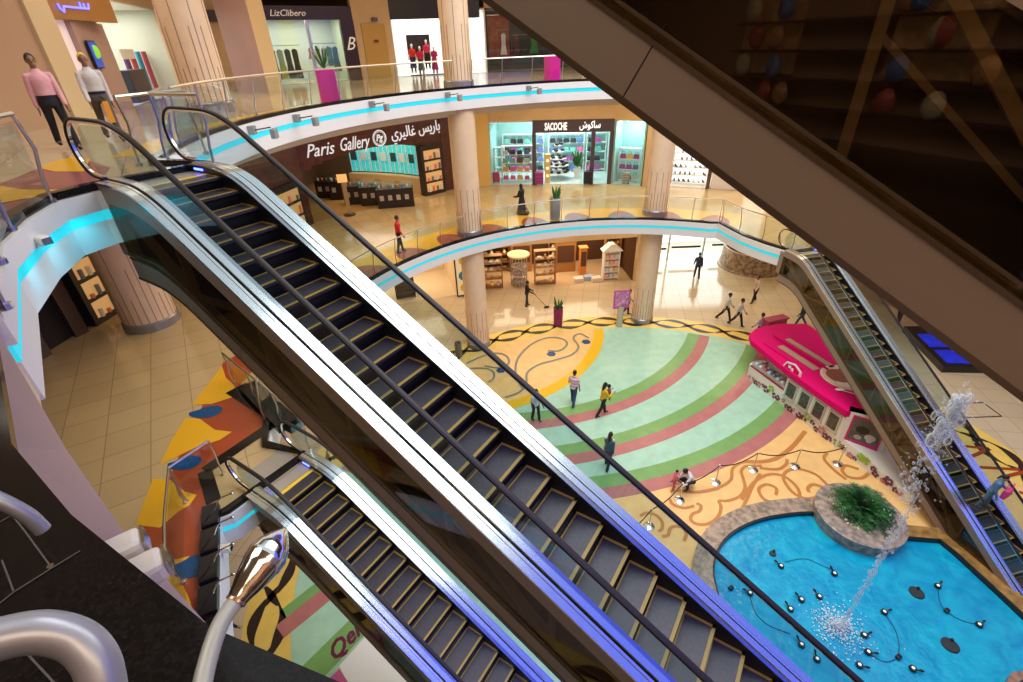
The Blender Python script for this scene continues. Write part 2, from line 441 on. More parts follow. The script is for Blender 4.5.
# measured curls (brown) by the pool
Z1 = lambda l: [(640+x/6.817, 440+y/6.82) for x, y in l]
swirl(Z1([(200, 400), (225, 440), (300, 465), (370, 450)]), .125, swirlb, 'curl_inlay')
swirl(Z1([(385, 432), (415, 450), (405, 485), (360, 505), (345, 540), (375, 570), (440, 578), (500, 555), (540, 510), (552, 455), (540, 418), (600, 415), (680, 385), (715, 330), (705, 270), (690, 215), (720, 180), (780, 178), (830, 175)]), .125, swirlb, 'curl_inlay')
swirl(Z1([(275, 345), (380, 355), (480, 340), (560, 315), (620, 270), (630, 200), (680, 160), (760, 148), (830, 150)]), .125, swirlb, 'curl_inlay')
swirl(Z1([(450, 615), (520, 600), (600, 560), (680, 490), (730, 400), (770, 310), (820, 230)]), .125, swirlb, 'curl_inlay')
swirl(Z1([(0, 520), (50, 498), (110, 515), (150, 560), (150, 605), (125, 625)]), .125, swirlb, 'curl_inlay')
swirl(Z1([(150, 660), (190, 650), (205, 605), (240, 590), (290, 600), (315, 640), (300, 690)]), .125, swirlb, 'curl_inlay')
Z2 = lambda l: [(640+x/3.935, 350+y/3.935) for x, y in l]
swirl(Z2([(470, 465), (540, 470), (575, 450), (578, 430)]), .125, swirlb, 'curl_inlay')
swirl(Z2([(650, 320), (600, 380), (540, 425), (480, 440), (420, 440)]), .18, swirlb, 'curl_inlay')
swirl(Z2([(400, 590), (450, 520), (510, 490), (570, 500), (620, 545), (625, 590), (590, 600), (520, 600), (480, 580), (468, 545), (500, 530), (535, 545), (535, 572)]), .125, swirlb, 'curl_inlay')
swirl(Z2([(735, 530), (690, 490), (620, 468), (575, 480), (565, 510), (600, 560), (650, 585), (700, 580)]), .125, swirlb, 'curl_inlay')
swirl(Z2([(720, 540), (680, 530), (660, 545), (665, 560)]), .125, swirlb, 'curl_inlay')
swirl(Z2([(735, 405), (725, 430), (760, 470), (810, 510)]), .125, swirlb, 'curl_inlay')
swirl(Z2([(860, 470), (810, 455), (795, 475), (820, 500), (870, 505), (900, 485)]), .125, swirlb, 'curl_inlay')
swirl(Z2([(120, 560), (150, 555), (230, 560), (310, 545)]), .125, swirlb, 'curl_inlay')
# grey-blue curls in the peach field
Z3 = lambda l: [(440+x/3.935, 220+y/3.935) for x, y in l]
swirl(Z3([(425, 515), (470, 515), (500, 490), (480, 468), (420, 465), (360, 490), (310, 540), (297, 590), (305, 630), (330, 668)]), .12, swirlg, 'curl_inlay')
swirl(Z3([(340, 640), (345, 600), (390, 570), (460, 550), (520, 530), (545, 500), (525, 465), (550, 448), (585, 465)]), .12, swirlg, 'curl_inlay')
swirl(Z3([(175, 575), (230, 582), (270, 565), (260, 535), (215, 525), (160, 540), (105, 565)]), .12, swirlg, 'curl_inlay')
swirl(Z3([(120, 585), (180, 585), (210, 600), (210, 625), (190, 640)]), .12, swirlg, 'curl_inlay')
swirl(Z3([(255, 700), (310, 680), (340, 650)]), .12, swirlg, 'curl_inlay')
b = MB()
for (x, y) in Z3([(438, 528), (575, 480), (240, 592)]):
    p = G2(x, y, 0); b.sheet([(p[0]+.28*math.cos(a), p[1]+.28*math.sin(a)) for a in [i*PI/3 for i in range(6)]], 0.012)
inlay('bead_inlay', b, bluem)
# dark cross figures at the far right corner by the escalator foot
b = MB()
Z4 = lambda l: [G2(893+x/7.87, 440+y/7.87, 0) for x, y in l]
for l in ([(570, 50), (760, 70)], [(620, 130), (760, 70)], [(680, 215), (1000, 235)], [(880, 290), (1040, 250)], [(990, 410), (1060, 430)]):
    P = Z4(l); b.ribbon(P, 0.16, 0.012)
inlay('dart_inlay', b, redm)

# ---- outline of the well in plan
LW = [(-5.05, 8.85), (-6.06, 7.35)]                       # escalator landing mouth
def well(floor_no):
    back = arc((CX, CY), CR, 52, 200, 60)
    left = [(-6.25, 9.3)] + LW + [(-6.22, 6.87), (-5.94, 6.04), (-5.40, 5.0)]
    if floor_no == 1: left = [(-6.25, 9.3), LW[0], (-6.20, 7.15), (-6.45, 7.0), (-5.96, 6.03), (-5.31, 4.84)]
    if floor_no == 2: near = [(-4.0, 3.35), (-2.55, 1.82), (-1.9, 1.36), (-1.1, 0.88), (0.0, 0.45), (1.5, 0.1), (4, -1.2)]
    else: near = [(-4.6, 3.95), (-3.2, 2.6), (-1.6, 1.4), (0, 0.7), (1.5, 0.3), (4, -1.2)]
    right = [(8, -3.2), (13, -5.2), (22, -6.0), (25, -3), (25, 16), (20.5, 21.0)]
    if floor_no == 1: right += [(14.9, 20.3), (14.75, 20.95), (12.85, 20.55), (12.1, 21.75), (11.55, 23.0), (11.15, 24.95)]
    else: right += [(16.5, 22.5)]
    back = [p for p in back if not (floor_no == 1 and p[0] > 11.1)]
    pts = back + left + near + right
    return pts[::-1]      # clockwise
W1, W2 = well(1), well(2)
OUT = [(-26, -7), (36, -7), (36, 46), (-26, 46)]
def slab(z, W, m, nm, lab):
    b = MB(); b.prism(OUT, z-0.75, z-0.002, [W]); o = struct(b.build(nm, [soffit]), lab, 'floor')
    b = MB(); b.sheet(OUT, z, [W]); b.build('floor_tiles', m, o)
    return o
fl1 = slab(F1, W1, floor1_mat, 'floor_middle', 'first floor gallery slab with beige tiles and beige soffit')
fl2 = slab(F2, W2, floor2_mat, 'floor_upper', 'second floor gallery slab with beige tiles and beige soffit')
b = MB(); b.prism(OUT, F2+5.2, F2+5.6, [[(x, y) for x, y in W2]]); struct(b.build('ceiling', soffit), 'beige gallery ceiling around the roof opening', 'ceiling')

def fascia(W, z, lab, nm, closed=True):
    P = W
    e = empty(nm, (0, 0, 0), lab, 'fascia', kind='structure')
    o_ = -1  # toward the well (outline is clockwise: the well interior lies to its right)
    def off(d):
        N = len(P); Q = []
        for i in range(N):
            a = Vector(P[i-1] if closed or i else P[0]); c = Vector(P[(i+1) % N] if closed or i < N-1 else P[i]); t = (c-a).normalized(); n = Vector((t.y, -t.x)); Q.append(tuple(Vector(P[i])+n*d))
        return Q
    b = MB(); b.loopwall(off(-0.16), z, z+0.10, 0.17, closed, -1); b.build('kerb', granite, e)
    b = MB(); b.loopwall(off(0.0), z-0.27, z-0.004, 0.07, closed, -1); b.build('upper_band', white, e)
    b = MB(); b.loopwall(off(-0.02), z-0.42, z-0.27, 0.05, closed, -1); b.build('led_strip', cyan, e)
    b = MB(); b.loopwall(off(-0.02), z-0.80, z-0.42, 0.04, closed, -1); b.build('lower_band', white, e)
    return e
fascia(W1, F1, 'white first floor edge band with a cyan light strip', 'trim_1')
iw = [i for i, p in enumerate(W2) if p == (-4.0, 3.35)][0]; ir = [i for i, p in enumerate(W2) if p == (8, -3.2)][0]
fascia(W2[iw:]+W2[:ir+1] if iw > ir else W2[iw:ir+1], F2, 'white second floor edge band with a cyan light strip', 'trim_2', False)
# stepped cornice under the second floor at the back
b = MB(); b.loopwall(arc((CX, CY), CR+0.35, 50, 198, 60), F2-1.0, F2-0.75, 0.8, False, -1)
b.loopwall(arc((CX, CY), CR+0.8, 50, 198, 60), F2-1.15, F2-1.0, 1.0, False, -1)
struct(b.build('trim_3', mat('cornice_beige', (0.80, 0.66, 0.42), 0.6)), 'stepped beige cornice under the second floor edge', 'cornice')

# border patterns on the first floor rim
def border(fl, z, a0, a1, nm):
    b = MB(); b.ribbon(arc((CX, CY), CR+1.15, a0, a1, 80), 2.1, z+0.004); b.build('yellow_border_inlay', yelm, fl)
    b = MB(); n = int((a1-a0)/10.4)
    for i in range(n):
        a = a0+(i+.5)*(a1-a0)/n; pts = []
        for k in range(13):
            t = -1+2*k/12; pts.append(ring(a+3.6*t, CR+0.14)+(0,))
        top = [ring(a+3.6*t, CR+0.14+1.5*max(0, math.cos(t*PI/2))**0.6) for t in [1-2*k/12 for k in range(13)]]
        b.sheet([p[:2] for p in pts]+top[1:-1], z+0.008)
    b.build('rust_fan_inlay', mat('fan_rust', (0.33, 0.07, 0.045), 0.25), fl)
border(fl1, F1, 58, 178, 'b1')
# big wave pattern, left side of the first floor
def wavefield(fl, z, zone, waves, drops):
    b = MB(); b.sheet(zone, z+0.004); b.build('rust_inlay', redm, fl)
    for w in waves: b = MB(); b.sheet(w, z+0.008); b.build('amber_wave_inlay', yelm, fl)
    for d in drops: b = MB(); b.sheet(d, z+0.012); b.build('blue_drop_inlay', bluem, fl)
g1 = lambda x, y: G2(x, y, F1)
Zp = lambda l: [g1(x, y) for x, y in l]
zone = Zp([(240, 353), (223, 363), (186, 440), (160, 500), (133, 540), (128, 600), (150, 682), (206, 640), (204, 560), (212, 500), (205, 470), (275, 421), (236, 390), (252, 372)])
wv = [Zp([(222, 366), (218, 372), (192, 405), (212, 404), (237, 396), (234, 385), (226, 378)]),
      Zp([(186, 418), (200, 419), (215, 430), (232, 432), (220, 440), (195, 448), (160, 465), (172, 440)]),
      Zp([(153, 479), (170, 480), (185, 492), (197, 495), (190, 505), (178, 512), (160, 528), (136, 525)]),
      Zp([(131, 560), (150, 556), (175, 560), (190, 556), (178, 575), (190, 600), (200, 640), (150, 640), (130, 600)])]
def drop(x, y, r):
    c = Vector(g1(x, y)); return [(c.x+r*math.cos(a)*(1+.5*(math.cos(a+2.4) > .7)), c.y+r*0.75*math.sin(a)) for a in [i*PI/8 for i in range(16)]]
wavefield(fl1, F1, zone, wv, [drop(209, 412, .36), drop(188, 463, .32), drop(196, 566, .34)])
g2 = lambda l: [G2(x, y, F2) for x, y in l]
zone2 = g2([(0, 184), (20, 176), (60, 160), (76, 156), (110, 168), (92, 192), (56, 201), (25, 218), (0, 236)])
b = MB(); b.sheet(zone2, F2+0.004); b.build('rust_inlay', mat('fan_rust2', (0.30, 0.08, 0.08), 0.25), fl2)
b = MB(); b.sheet(g2([(38, 168), (60, 160), (76, 156), (90, 160), (84, 172), (55, 172)]), F2+0.008); b.build('amber_wave_inlay', yelm, fl2)
b = MB(); b.sheet(g2([(0, 186), (22, 190), (40, 190), (60, 190), (84, 188), (50, 196), (20, 200), (0, 204)]), F2+0.008); b.build('amber_wave_inlay', yelm, fl2)
b = MB(); b.ribbon(arc((CX, CY), CR+0.62, 58, 196, 80), 1.0, F2+0.004); b.build('yellow_border_inlay', yelm, fl2)

# ---- columns
def column(x, y, z0, z1, r, lab, lines=False):
    e = empty('column', (x, y, z0), lab, 'column', kind='structure'); full = lines
    b = MB(); b.lathe((x, y, z0), [(r, 0.0), (r, z1-z0)], 40); b.build('shaft', stone, e, smooth=True)
    b = MB(); b.lathe((x, y, z0), [(r+0.06, 0), (r+0.06, 0.28), (r+0.01, 0.33)], 40); b.build('base', basem, e, smooth=True)
    b = MB()
    for k in range(24):
        a = 2*PI*k/24+0.05; h = 1.3 if k % 2 else 2.4
        if full and k % 3 == 0: h = z1-z0-0.3
        p = Vector((x+(r+.002)*math.cos(a), y+(r+.002)*math.sin(a), 0)); t = Vector((-math.sin(a), math.cos(a), 0))*0.014; o = Vector((math.cos(a), math.sin(a), 0))*0.006
        b.hexa([(p+t)+Vector((0, 0, z0+.3)), (p-t)+Vector((0, 0, z0+.3)), (p-t+o)+Vector((0, 0, z0+.3)), (p+t+o)+Vector((0, 0, z0+.3))],
               [(p+t)+Vector((0, 0, z0+h)), (p-t)+Vector((0, 0, z0+h)), (p-t+o)+Vector((0, 0, z0+h)), (p+t+o)+Vector((0, 0, z0+h))])
    b.build('groove_lines', stoned, e)
CA, CB = (-1.95, 24.75), (8.3, 27.0)
names = {0: 'ground floor', 1: 'first floor', 2: 'second floor'}
column(*CA, F0, F1-0.75, 0.62, 'round beige ground floor column behind the grey rubbish bin')
column(*CB, F0, F1-0.75, 0.62, 'round beige ground floor column beside the pink poster stand')
column(*CA, F1, F2-0.75, 0.62, 'round beige first floor column between the perfume shop and the bag shop')
column(*CB, F1, F2-0.75, 0.62, 'round beige first floor column between the bag shop and the shoe shop')
column(*CA, F2, F2+5.2, 0.62, 'round beige second floor column splitting the white dress shop window', True)
column(-9.75, 18.2, F2, F2+5.2, 0.68, 'thick beige second floor column beside the phone shop', True)
column(-13.3, 16.1, F1, F2-0.75, 0.85, 'thick brownish first floor column below the left end of the escalator', True)

# ---- back walls (plain stretches; shops fill the openings)
def wall(nm, pts, z0, z1, m, lab, t=0.3):
    b = MB()
    for a, c in zip(pts, pts[1:]): b.wallseg(a, c, z0, z1, t)
    return struct(b.build(nm, m), lab, 'wall')
wall('wall_outer', [(-25.5, -6.5), (35.5, -6.5), (35.5, 45.5), (17, 45.5)], 0, 19, beige, 'outer beige wall behind the viewer and right side')
wall('wall_outer_left', [(-25.5, -6.5), (-25.5, 45.5), (11, 45.5)], 0, 19, beige, 'outer beige wall on the far left')
# ================================================================== escalators
SL = math.tan(math.radians(30)); HH = 6.8; RUN = HH/SL
def smin(a, c, k):
    h = max(k-abs(a-c), 0)/k; return min(a, c)-h*h*k/4
def zn(x, k0=0.087):
    """nosing height under the upper floor at run x"""
    zl = k0 - SL*x
    z = smin(0.0, zl, 0.30)
    return -smin(-z, HH, 0.30)
def step_z(k):
    x = 0.4*k
    z = 0.087-SL*x
    if z > -0.02: z = 0.0 if k <= -1 else -0.015
    elif k == 1: z -= 0.03
    if k == 0: z = 0.0
    return max(z, -HH)
def escalator(label, loc, yaw, z_top, group, led=None):
    E = empty('escalator', (loc[0], loc[1], z_top), label, 'escalator', group)
    E.rotation_euler = (0, 0, yaw)
    def part(mb, nm, m, par=None, **k): return mb.build(nm, m, par or E, local=True, **k)
    # steps
    for k in range(-1, 32):
        z = step_z(k); x1 = 0.4*k; x0 = x1-0.4
        if x1 > RUN+0.75: break
        b = MB(); b.box((x1-0.2, 0, z-0.02), (0.40, 1.0, 0.04))
        zr = step_z(k+1)
        if z-zr > 0.02:
            b.use(1); n = 5; pr = [(x1-0.004, z-0.04)]
            for i in range(1, n+1):
                t = i/n; pr.append((x1-0.02-0.05*math.sin(t*PI/2), z-0.04-(z-zr)*t))
            vs = [(p[0], -0.5, p[1]) for p in pr]+[(p[0], 0.5, p[1]) for p in pr]; m = len(pr)
            b.add(vs, [(i, i+1, m+i+1, m+i) for i in range(m-1)])
        st = part(b, 'step', [stepm, riserm])
        b = MB(); b.box((x1-0.022, 0, z+0.003), (0.045, 1.0, 0.010))
        for s in (-1, 1): b.box((x1-0.2, s*0.482, z+0.003), (0.40, 0.036, 0.010))
        b.box((x0+0.012, 0, z+0.003), (0.020, 1.0, 0.008))
        part(b, 'yellow_edge', yellow, st)
    xs = [-0.9, -0.5, -0.2, 0, .15, .3, .45, .6, .8]+[0.8+(RUN-1.4)*i/6 for i in range(1, 7)]+[RUN-.45, RUN-.3, RUN-.15, RUN, RUN+.15, RUN+.3, RUN+.5, RUN+.8, RUN+1.2]
    # landing plates
    b = MB(); b.box((-1.0, 0, -0.012), (1.3, 1.06, 0.03)); b.use(1); b.box((-0.37, 0, 0.006), (0.09, 1.0, 0.012))
    part(b, 'landing_plate', [mat('landing_tile', (0.42, 0.36, 0.30), 0.35, 0.2), yellow2])
    b = MB(); b.box((RUN+1.35, 0, -HH+0.02), (1.3, 1.06, 0.03)); b.use(1); b.box((RUN+.74, 0, -HH+0.04), (0.09, 1.0, 0.012))
    part(b, 'landing_plate', [mat('landing_tile', (0.42, 0.36, 0.30), 0.35, 0.2), yellow2])
    def prof(v): return [(x, 0, zn(x)+v) for x in xs]
    def strip(mb, s, u0, u1, v0, v1, xa=-0.9, xb=RUN+1.2):
        P = [(x, 0, zn(x)) for x in xs if xa <= x <= xb]
        vs = []
        for (x, _, z) in P:
            a, c = sorted((s*u0, s*u1)); lo = max(z+v0, -HH+0.01); hi = max(z+v1, -HH+0.02); vs += [(x, a, lo), (x, c, lo), (x, c, hi), (x, a, hi)]
        n = len(P); fs = []
        for i in range(n-1):
            o = 4*i; q = o+4; fs += [(o, q, q+1, o+1), (o+1, q+1, q+2, o+2), (o+2, q+2, q+3, o+3), (o+3, q+3, q, o)]
        fs += [(0, 1, 2, 3), (4*n-1, 4*n-2, 4*n-3, 4*n-4)]
        mb.add(vs, fs)
    zt = lambda v: v
    for s in (-1, 1):
        # skirt, inner deck, outer deck
        b = MB(); strip(b, s, 0.505, 0.53, -0.32, 0.10); part(b, 'skirt_panel', black)
        b = MB(); strip(b, s, 0.51, 0.575, 0.085, 0.115); b.use(1); strip(b, s, 0.575, 0.665, 0.10, 0.135); part(b, 'inner_deck', [deckd, deckm])
        b = MB(); strip(b, s, 0.70, 0.737, 0.085, 0.115); strip(b, s, 0.743, 0.842, 0.075, 0.11); b.use(1); strip(b, s, 0.735, 0.745, 0.075, 0.10); part(b, 'outer_deck', [deckm, black])
        # glass balustrade
        b = MB(); x0, x1 = -1.25, RUN+1.55
        gx = [x0, x0+.15, x0+.3]+[x for x in xs if x > x0+.35 and x < x1-.35]+[x1-.3, x1-.15, x1]
        def tz(x):
            d = min(x-x0, x1-x); zz = zn(x)
            k = 1.0 if d > 0.36 else math.sqrt(max(0, 1-(1-d/0.36)**2))
            return zz+0.50+0.375*k, zz+0.50-0.36*k
        vs = []
        for x in gx:
            t, lo = tz(x); lo = max(lo, zn(x)+0.11) if -0.9 < x < RUN+1.2 else lo
            vs += [(x, s*0.688-0.006, lo), (x, s*0.688+0.006, lo), (x, s*0.688+0.006, t), (x, s*0.688-0.006, t)]
        n = len(gx); fs = []
        for i in range(n-1):
            o = 4*i; q = o+4; fs += [(o+1, q+1, q+2, o+2), (o+3, q+3, q, o), (o+2, q+2, q+3, o+3)]
        b.add(vs, fs); part(b, 'balustrade_glass', glass_b)
        # handrail path with newels
        path = [(x, s*0.688, zn(x)+0.93) for x in xs if -0.75 <= x <= RUN+0.9]
        def newel(xc, zc, sg):
            return [(xc+sg*0.44*math.sin(a), s*0.688, zc+0.395*math.cos(a)) for a in [PI*i/12 for i in range(13)]]
        top = newel(-1.16, 0.535, -1)[::-1]; bot = newel(RUN+1.16, -HH+0.535, 1)
        lowt = [(-0.95, s*0.688, 0.13), ]; lowb = [(RUN+0.95, s*0.688, -HH+0.13)]
        hp = smoothline(lowt+top+[(-0.95, s*.688, 0.93)]+path+[(RUN+1.0, s*.688, -HH+.93)]+bot+lowb, 3)
        prof_ = [(-.042, .0), (-.036, .024), (-.018, .032), (.018, .032), (.036, .024), (.042, .0), (.036, -.010), (-.036, -.010)]
        b = MB(); b.sweep(hp, prof_, (0, 1, 0)); part(b, 'handrail', rubber, smooth=True)
        prof_ = [(-.022, -.012), (.022, -.012), (.018, -.04), (-.018, -.04)]
        b = MB(); b.sweep(hp, prof_, (0, 1, 0)); part(b, 'rail_guide', chrome)
        # side: bronze frame, smoked glass, truss behind
        b = MB(); strip(b, s, 0.82, 0.836, -0.20, 0.078); b.use(1); strip(b, s, 0.81, 0.84, -1.42, -1.06); b.use(2); strip(b, s, 0.832, 0.852, -1.07, -1.045); strip(b, s, 0.832, 0.852, -1.00, -0.98); strip(b, s, 0.832, 0.852, -1.425, -1.385)
        part(b, 'side_frame', [bronze, bronze, bronzed])
        b = MB(); strip(b, s, 0.822, 0.830, -1.06, -0.18); part(b, 'side_glass', smoked)
        b = MB(); L = [x for x in [-0.8+1.5*i for i in range(10)]]
        for i, x in enumerate(L[:-1]):
            xa, xb_ = x, min(L[i+1], RUN+1.1); m_ = s*0.74
            za, zb = zn(xa), zn(xb_)
            if i % 2: b.bar((xa, m_, za-1.1), (xb_, m_, zb-0.12), 0.05, 0.12, (0, 1, 0))
            else: b.bar((xa, m_, za-0.12), (xb_, m_, zb-1.1), 0.05, 0.12, (0, 1, 0))
            b.bar((xa, m_, za-1.1), (xa, m_, za-0.12), 0.05, 0.10, (0, 1, 0))
            b.bar((xa, s*0.70, za-0.5), (xb_, s*0.70, zb-(0.2 if i % 2 else 0.95)), 0.03, 0.07, (0, 1, 0))
        strip(b, s, 0.70, 0.78, -1.15, -1.03); strip(b, s, 0.70, 0.78, -0.22, -0.1)
        part(b, 'truss', trussm)
    b = MB(); strip(b, 1, -0.66, 0.66, -1.36, -0.34); part(b, 'inner_pan', mat('machine_brown', (0.045, 0.035, 0.025), 0.5))
    for s in (-1, 1):
        for x in (1.5, 4.3, 7.1, 9.9):
            b = MB(); z = zn(x); b.bar((x, s*0.8405, z-1.415), (x+0.20, s*0.8405, z-1.068), 0.006, 0.004, (0, 1, 0)); part(b, 'cladding_joint', black)
    b = MB(); strip(b, 1, -0.82, 0.82, -1.42, -1.39); part(b, 'underside', bronze)
    b = MB(); b.box((-1.0, 0, -0.55), (0.3, 1.64, 1.0)); part(b, 'end_cover', bronze)
    # comb lights and added, unseen lights under the truss to tint the decks below
    b = MB(); b.box((-0.6, 0.50, 0.06), (0.25, 0.02, 0.03)); b.box((-0.6, -0.50, 0.06), (0.25, 0.02, 0.03)); part(b, 'comb_light', blueled)
    for (xa, xb, colr, pw) in led or ():
        xm = (xa+xb)/2; Ls = (xb-xa)/math.cos(math.radians(30)); zz = zn(xm)-1.50
        l = lamp('soffit_light', (xm, 0, zz), pw, colr, (Ls, 1.3), (0, math.radians(30), 0)); l.parent = E
        for yy in (-0.6, 0.6):
            b = MB(); b.tube([(x, yy, zn(x)-1.45) for x in (xa, xm, xb)], 0.03, 8); part(b, 'tube_light', mat('tube_%.1f' % colr[0], colr, .4, emit=colr, es=3))
    return E
YM = math.radians(-33.75)
dM = Vector((math.cos(YM), math.sin(YM), 0)); wM = Vector((-dM.y, dM.x, 0))
def origin(x, y): p = Vector((x, y, 0))-wM*0.507; return (p.x, p.y)
LED1 = [(0.8, 4.4, (.9, .93, 1.0), 90), (4.6, 11.6, (.10, .13, 1.0), 160)]
LED3 = [(5.4, 11.6, (.10, .13, 1.0), 120)]
o1 = origin(-4.507, 8.03); o2 = origin(-4.496, 8.145)
escalator('long escalator crossing the whole picture with white and blue edges, nearest the viewer', o1, YM, F2, 'stacked parallel escalators', led=LED1)
escalator('lower escalator ending at the beige landing beside the red and yellow floor', o2, YM, F1, 'stacked parallel escalators')
escalator('overhead escalator with wide brown side cladding in the upper corner', o1, YM, F3, 'stacked parallel escalators', led=LED3)
YR = math.radians(-77.3)
dR = Vector((math.cos(YR), math.sin(YR), 0)); wR = Vector((-dR.y, dR.x, 0))
pR = Vector((14.013, 20.134, 0))-wR*0.507
escalator('distant escalator running down behind the magenta kiosk to the pool', (pR.x, pR.y), YR, F1, None)

# ================================================================== railings
def off_path(P, d):
    Q = []
    for i, p in enumerate(P):
        a = Vector(P[max(i-1, 0)]); c = Vector(P[min(i+1, len(P)-1)]); t = (c-a).normalized(); n = Vector((-t.y, t.x)); Q.append(Vector(p)+n*d)
    return Q
def railing(P, z, lab, h=1.15, sp=1.45, lean=0.10, curved=False, inset=0.10, group='glass railings around the well'):
    """P: 2-D points, well interior to the right of the direction"""
    P = off_path(P, inset); L = [0]
    for a, c in zip(P, P[1:]): L.append(L[-1]+(c-a).length)
    T = L[-1]; n = max(1, round(T/sp))
    def atl(s):
        for i in range(len(P)-1):
            if s <= L[i+1]+1e-6: t = (s-L[i])/max(1e-6, L[i+1]-L[i]); d = (P[i+1]-P[i]).normalized(); return P[i].lerp(P[i+1], t), d
        return P[-1], (P[-1]-P[-2]).normalized()
    mid, _ = atl(T/2)
    e = empty('glass_railing', (mid.x, mid.y, z), lab, 'railing', group)
    fine = [atl(T*i/(n*4)) for i in range(n*4+1)]
    rail = [(p.x-d.y*(-lean)*-1*0, p.y, z+h) for p, d in fine]
    out = lambda p, d, k: Vector((p.x, p.y))+Vector((d.y, -d.x))*k
    rail = [(*out(p, d, lean), z+h) for p, d in fine]
    b = MB(); b.tube(rail, 0.028, 8); b.build('top_rail', steel, e, smooth=True)
    for i in range(n+1):
        p, d = atl(T*i/n)
        b = MB()
        prof = [(0.0, 0.05), (-0.03 if not curved else 0.02, 0.3*h), (0.02 if not curved else 0.10, 0.62*h), (lean, h)]
        b.tube([(*out(p, d, k), z+q) for k, q in prof], 0.022, 6); b.cyl((p.x, p.y, z+0.0), 0.05, 0.05, 8)
        b.build('post', steel, e, smooth=True)
        if i < n:
            p2, d2 = atl(T*(i+1)/n); u = (p2-p).normalized()*0.05
            q0 = [(*(out(p, d, k)+u), z+q) for k, q in ((0.0, 0.1), (0.02, 0.5*h), (lean*0.8, h*0.93))]
            q1 = [(*(out(p2, d2, k)-u), z+q) for k, q in ((0.0, 0.1), (0.02, 0.5*h), (lean*0.8, h*0.93))]
            b = MB()
            nn = Vector((d.y, -d.x, 0))*0.01
            vs = [Vector(v) for v in q0+q1]; vs2 = [v+nn for v in vs]
            b.add(vs+vs2, [(0, 3, 4, 1), (1, 4, 5, 2), (7, 10, 9, 6), (8, 11, 10, 7), (2, 5, 11, 8), (0, 6, 9, 3)])
            b.build('glass_panel', glass, e)
    return e
A_ = lambda a0, a1: arc((CX, CY), CR, a0, a1, 24)
# column A sits near angle 124, column B near 77
railing(A_(197, 127.0)[::1], F1, 'first floor glass railing beside the man in the red shirt', 1.28)
railing(A_(122.3, 79.5), F1, 'first floor glass railing in front of the woman in black and the planter', 1.28)
railing(A_(75.0, 62.5), F1, 'first floor glass railing in front of the shoe shop', 1.28)
railing([(11.15, 24.9), (11.55, 23.0), (12.1, 21.8), (12.75, 20.75)], F1, 'short angled glass railing next to the distant escalator head', 1.28)
railing(A_(192, 127.0), F2, 'second floor glass railing before the lingerie shop and magenta planter', 1.10, curved=True, lean=0.16)
railing(A_(122.3, 60), F2, 'second floor glass railing before the white dress shop', 1.10, curved=True, lean=0.16)
railing([(-6.30, 6.75), (-6.1, 6.04), (-5.50, 5.0), (-4.05, 3.4)][::-1], F2, 'near left second floor glass railing below the walking man in pink', 1.10, curved=True, lean=0.05, inset=-0.12, sp=1.6)
railing([(-4.95, 9.0), (-6.1, 9.55), (-6.85, 11.2)], F2, 'short second floor glass railing behind the escalator newel', 1.10, curved=True, lean=0.1, inset=0.15)
RZ = F1+1.05
railing([G2(176, 650, RZ), G2(163, 590, RZ), G2(162, 520, RZ), G2(167, 469, RZ)], F1, 'first floor glass railing beside the red and yellow floor, near the chrome lamp', 1.05, lean=0.03, inset=0, sp=1.8)
railing([G2(168, 468, RZ), G2(208, 441, RZ)], F1, 'short first floor glass railing pointing at the lower escalator newel', 1.05, lean=0.0, inset=0)
railing([G2(300, 418, RZ), G2(262, 385, RZ), G2(222, 353, RZ)], F1, 'first floor glass railing half hidden behind the long escalator', 1.05, lean=0.0, inset=0)
railing([G2(112, 97, F2+1.1), G2(148, 93, F2+1.1), G2(185, 91, F2+1.1)], F2, 'second floor glass railing behind both escalator newels', 1.1, lean=0.05, curved=True, inset=0)
railing([(13, -5.3), (8, -3.3), (4, -1.3), (1.6, 0.0)], F2, 'glass railing at the viewer side of the well', 1.1, inset=-.05)
# dark kerb strips around the first floor landing
b = MB()
for l, w in (([(278, 421), (205, 471)], .32), ([(205, 471), (214, 502)], .30), ([(236, 388), (302, 428)], .62)):
    b.ribbon([G2(x, y, F1) for x, y in l], w, F1+0.016); 
b.box((*G2(268, 408, F1), F1+.10), (2.6, .5, .2), math.radians(-45))
struct(b.build('trim_4', granite), 'black stone strip around the lower escalator landing', 'kerb')
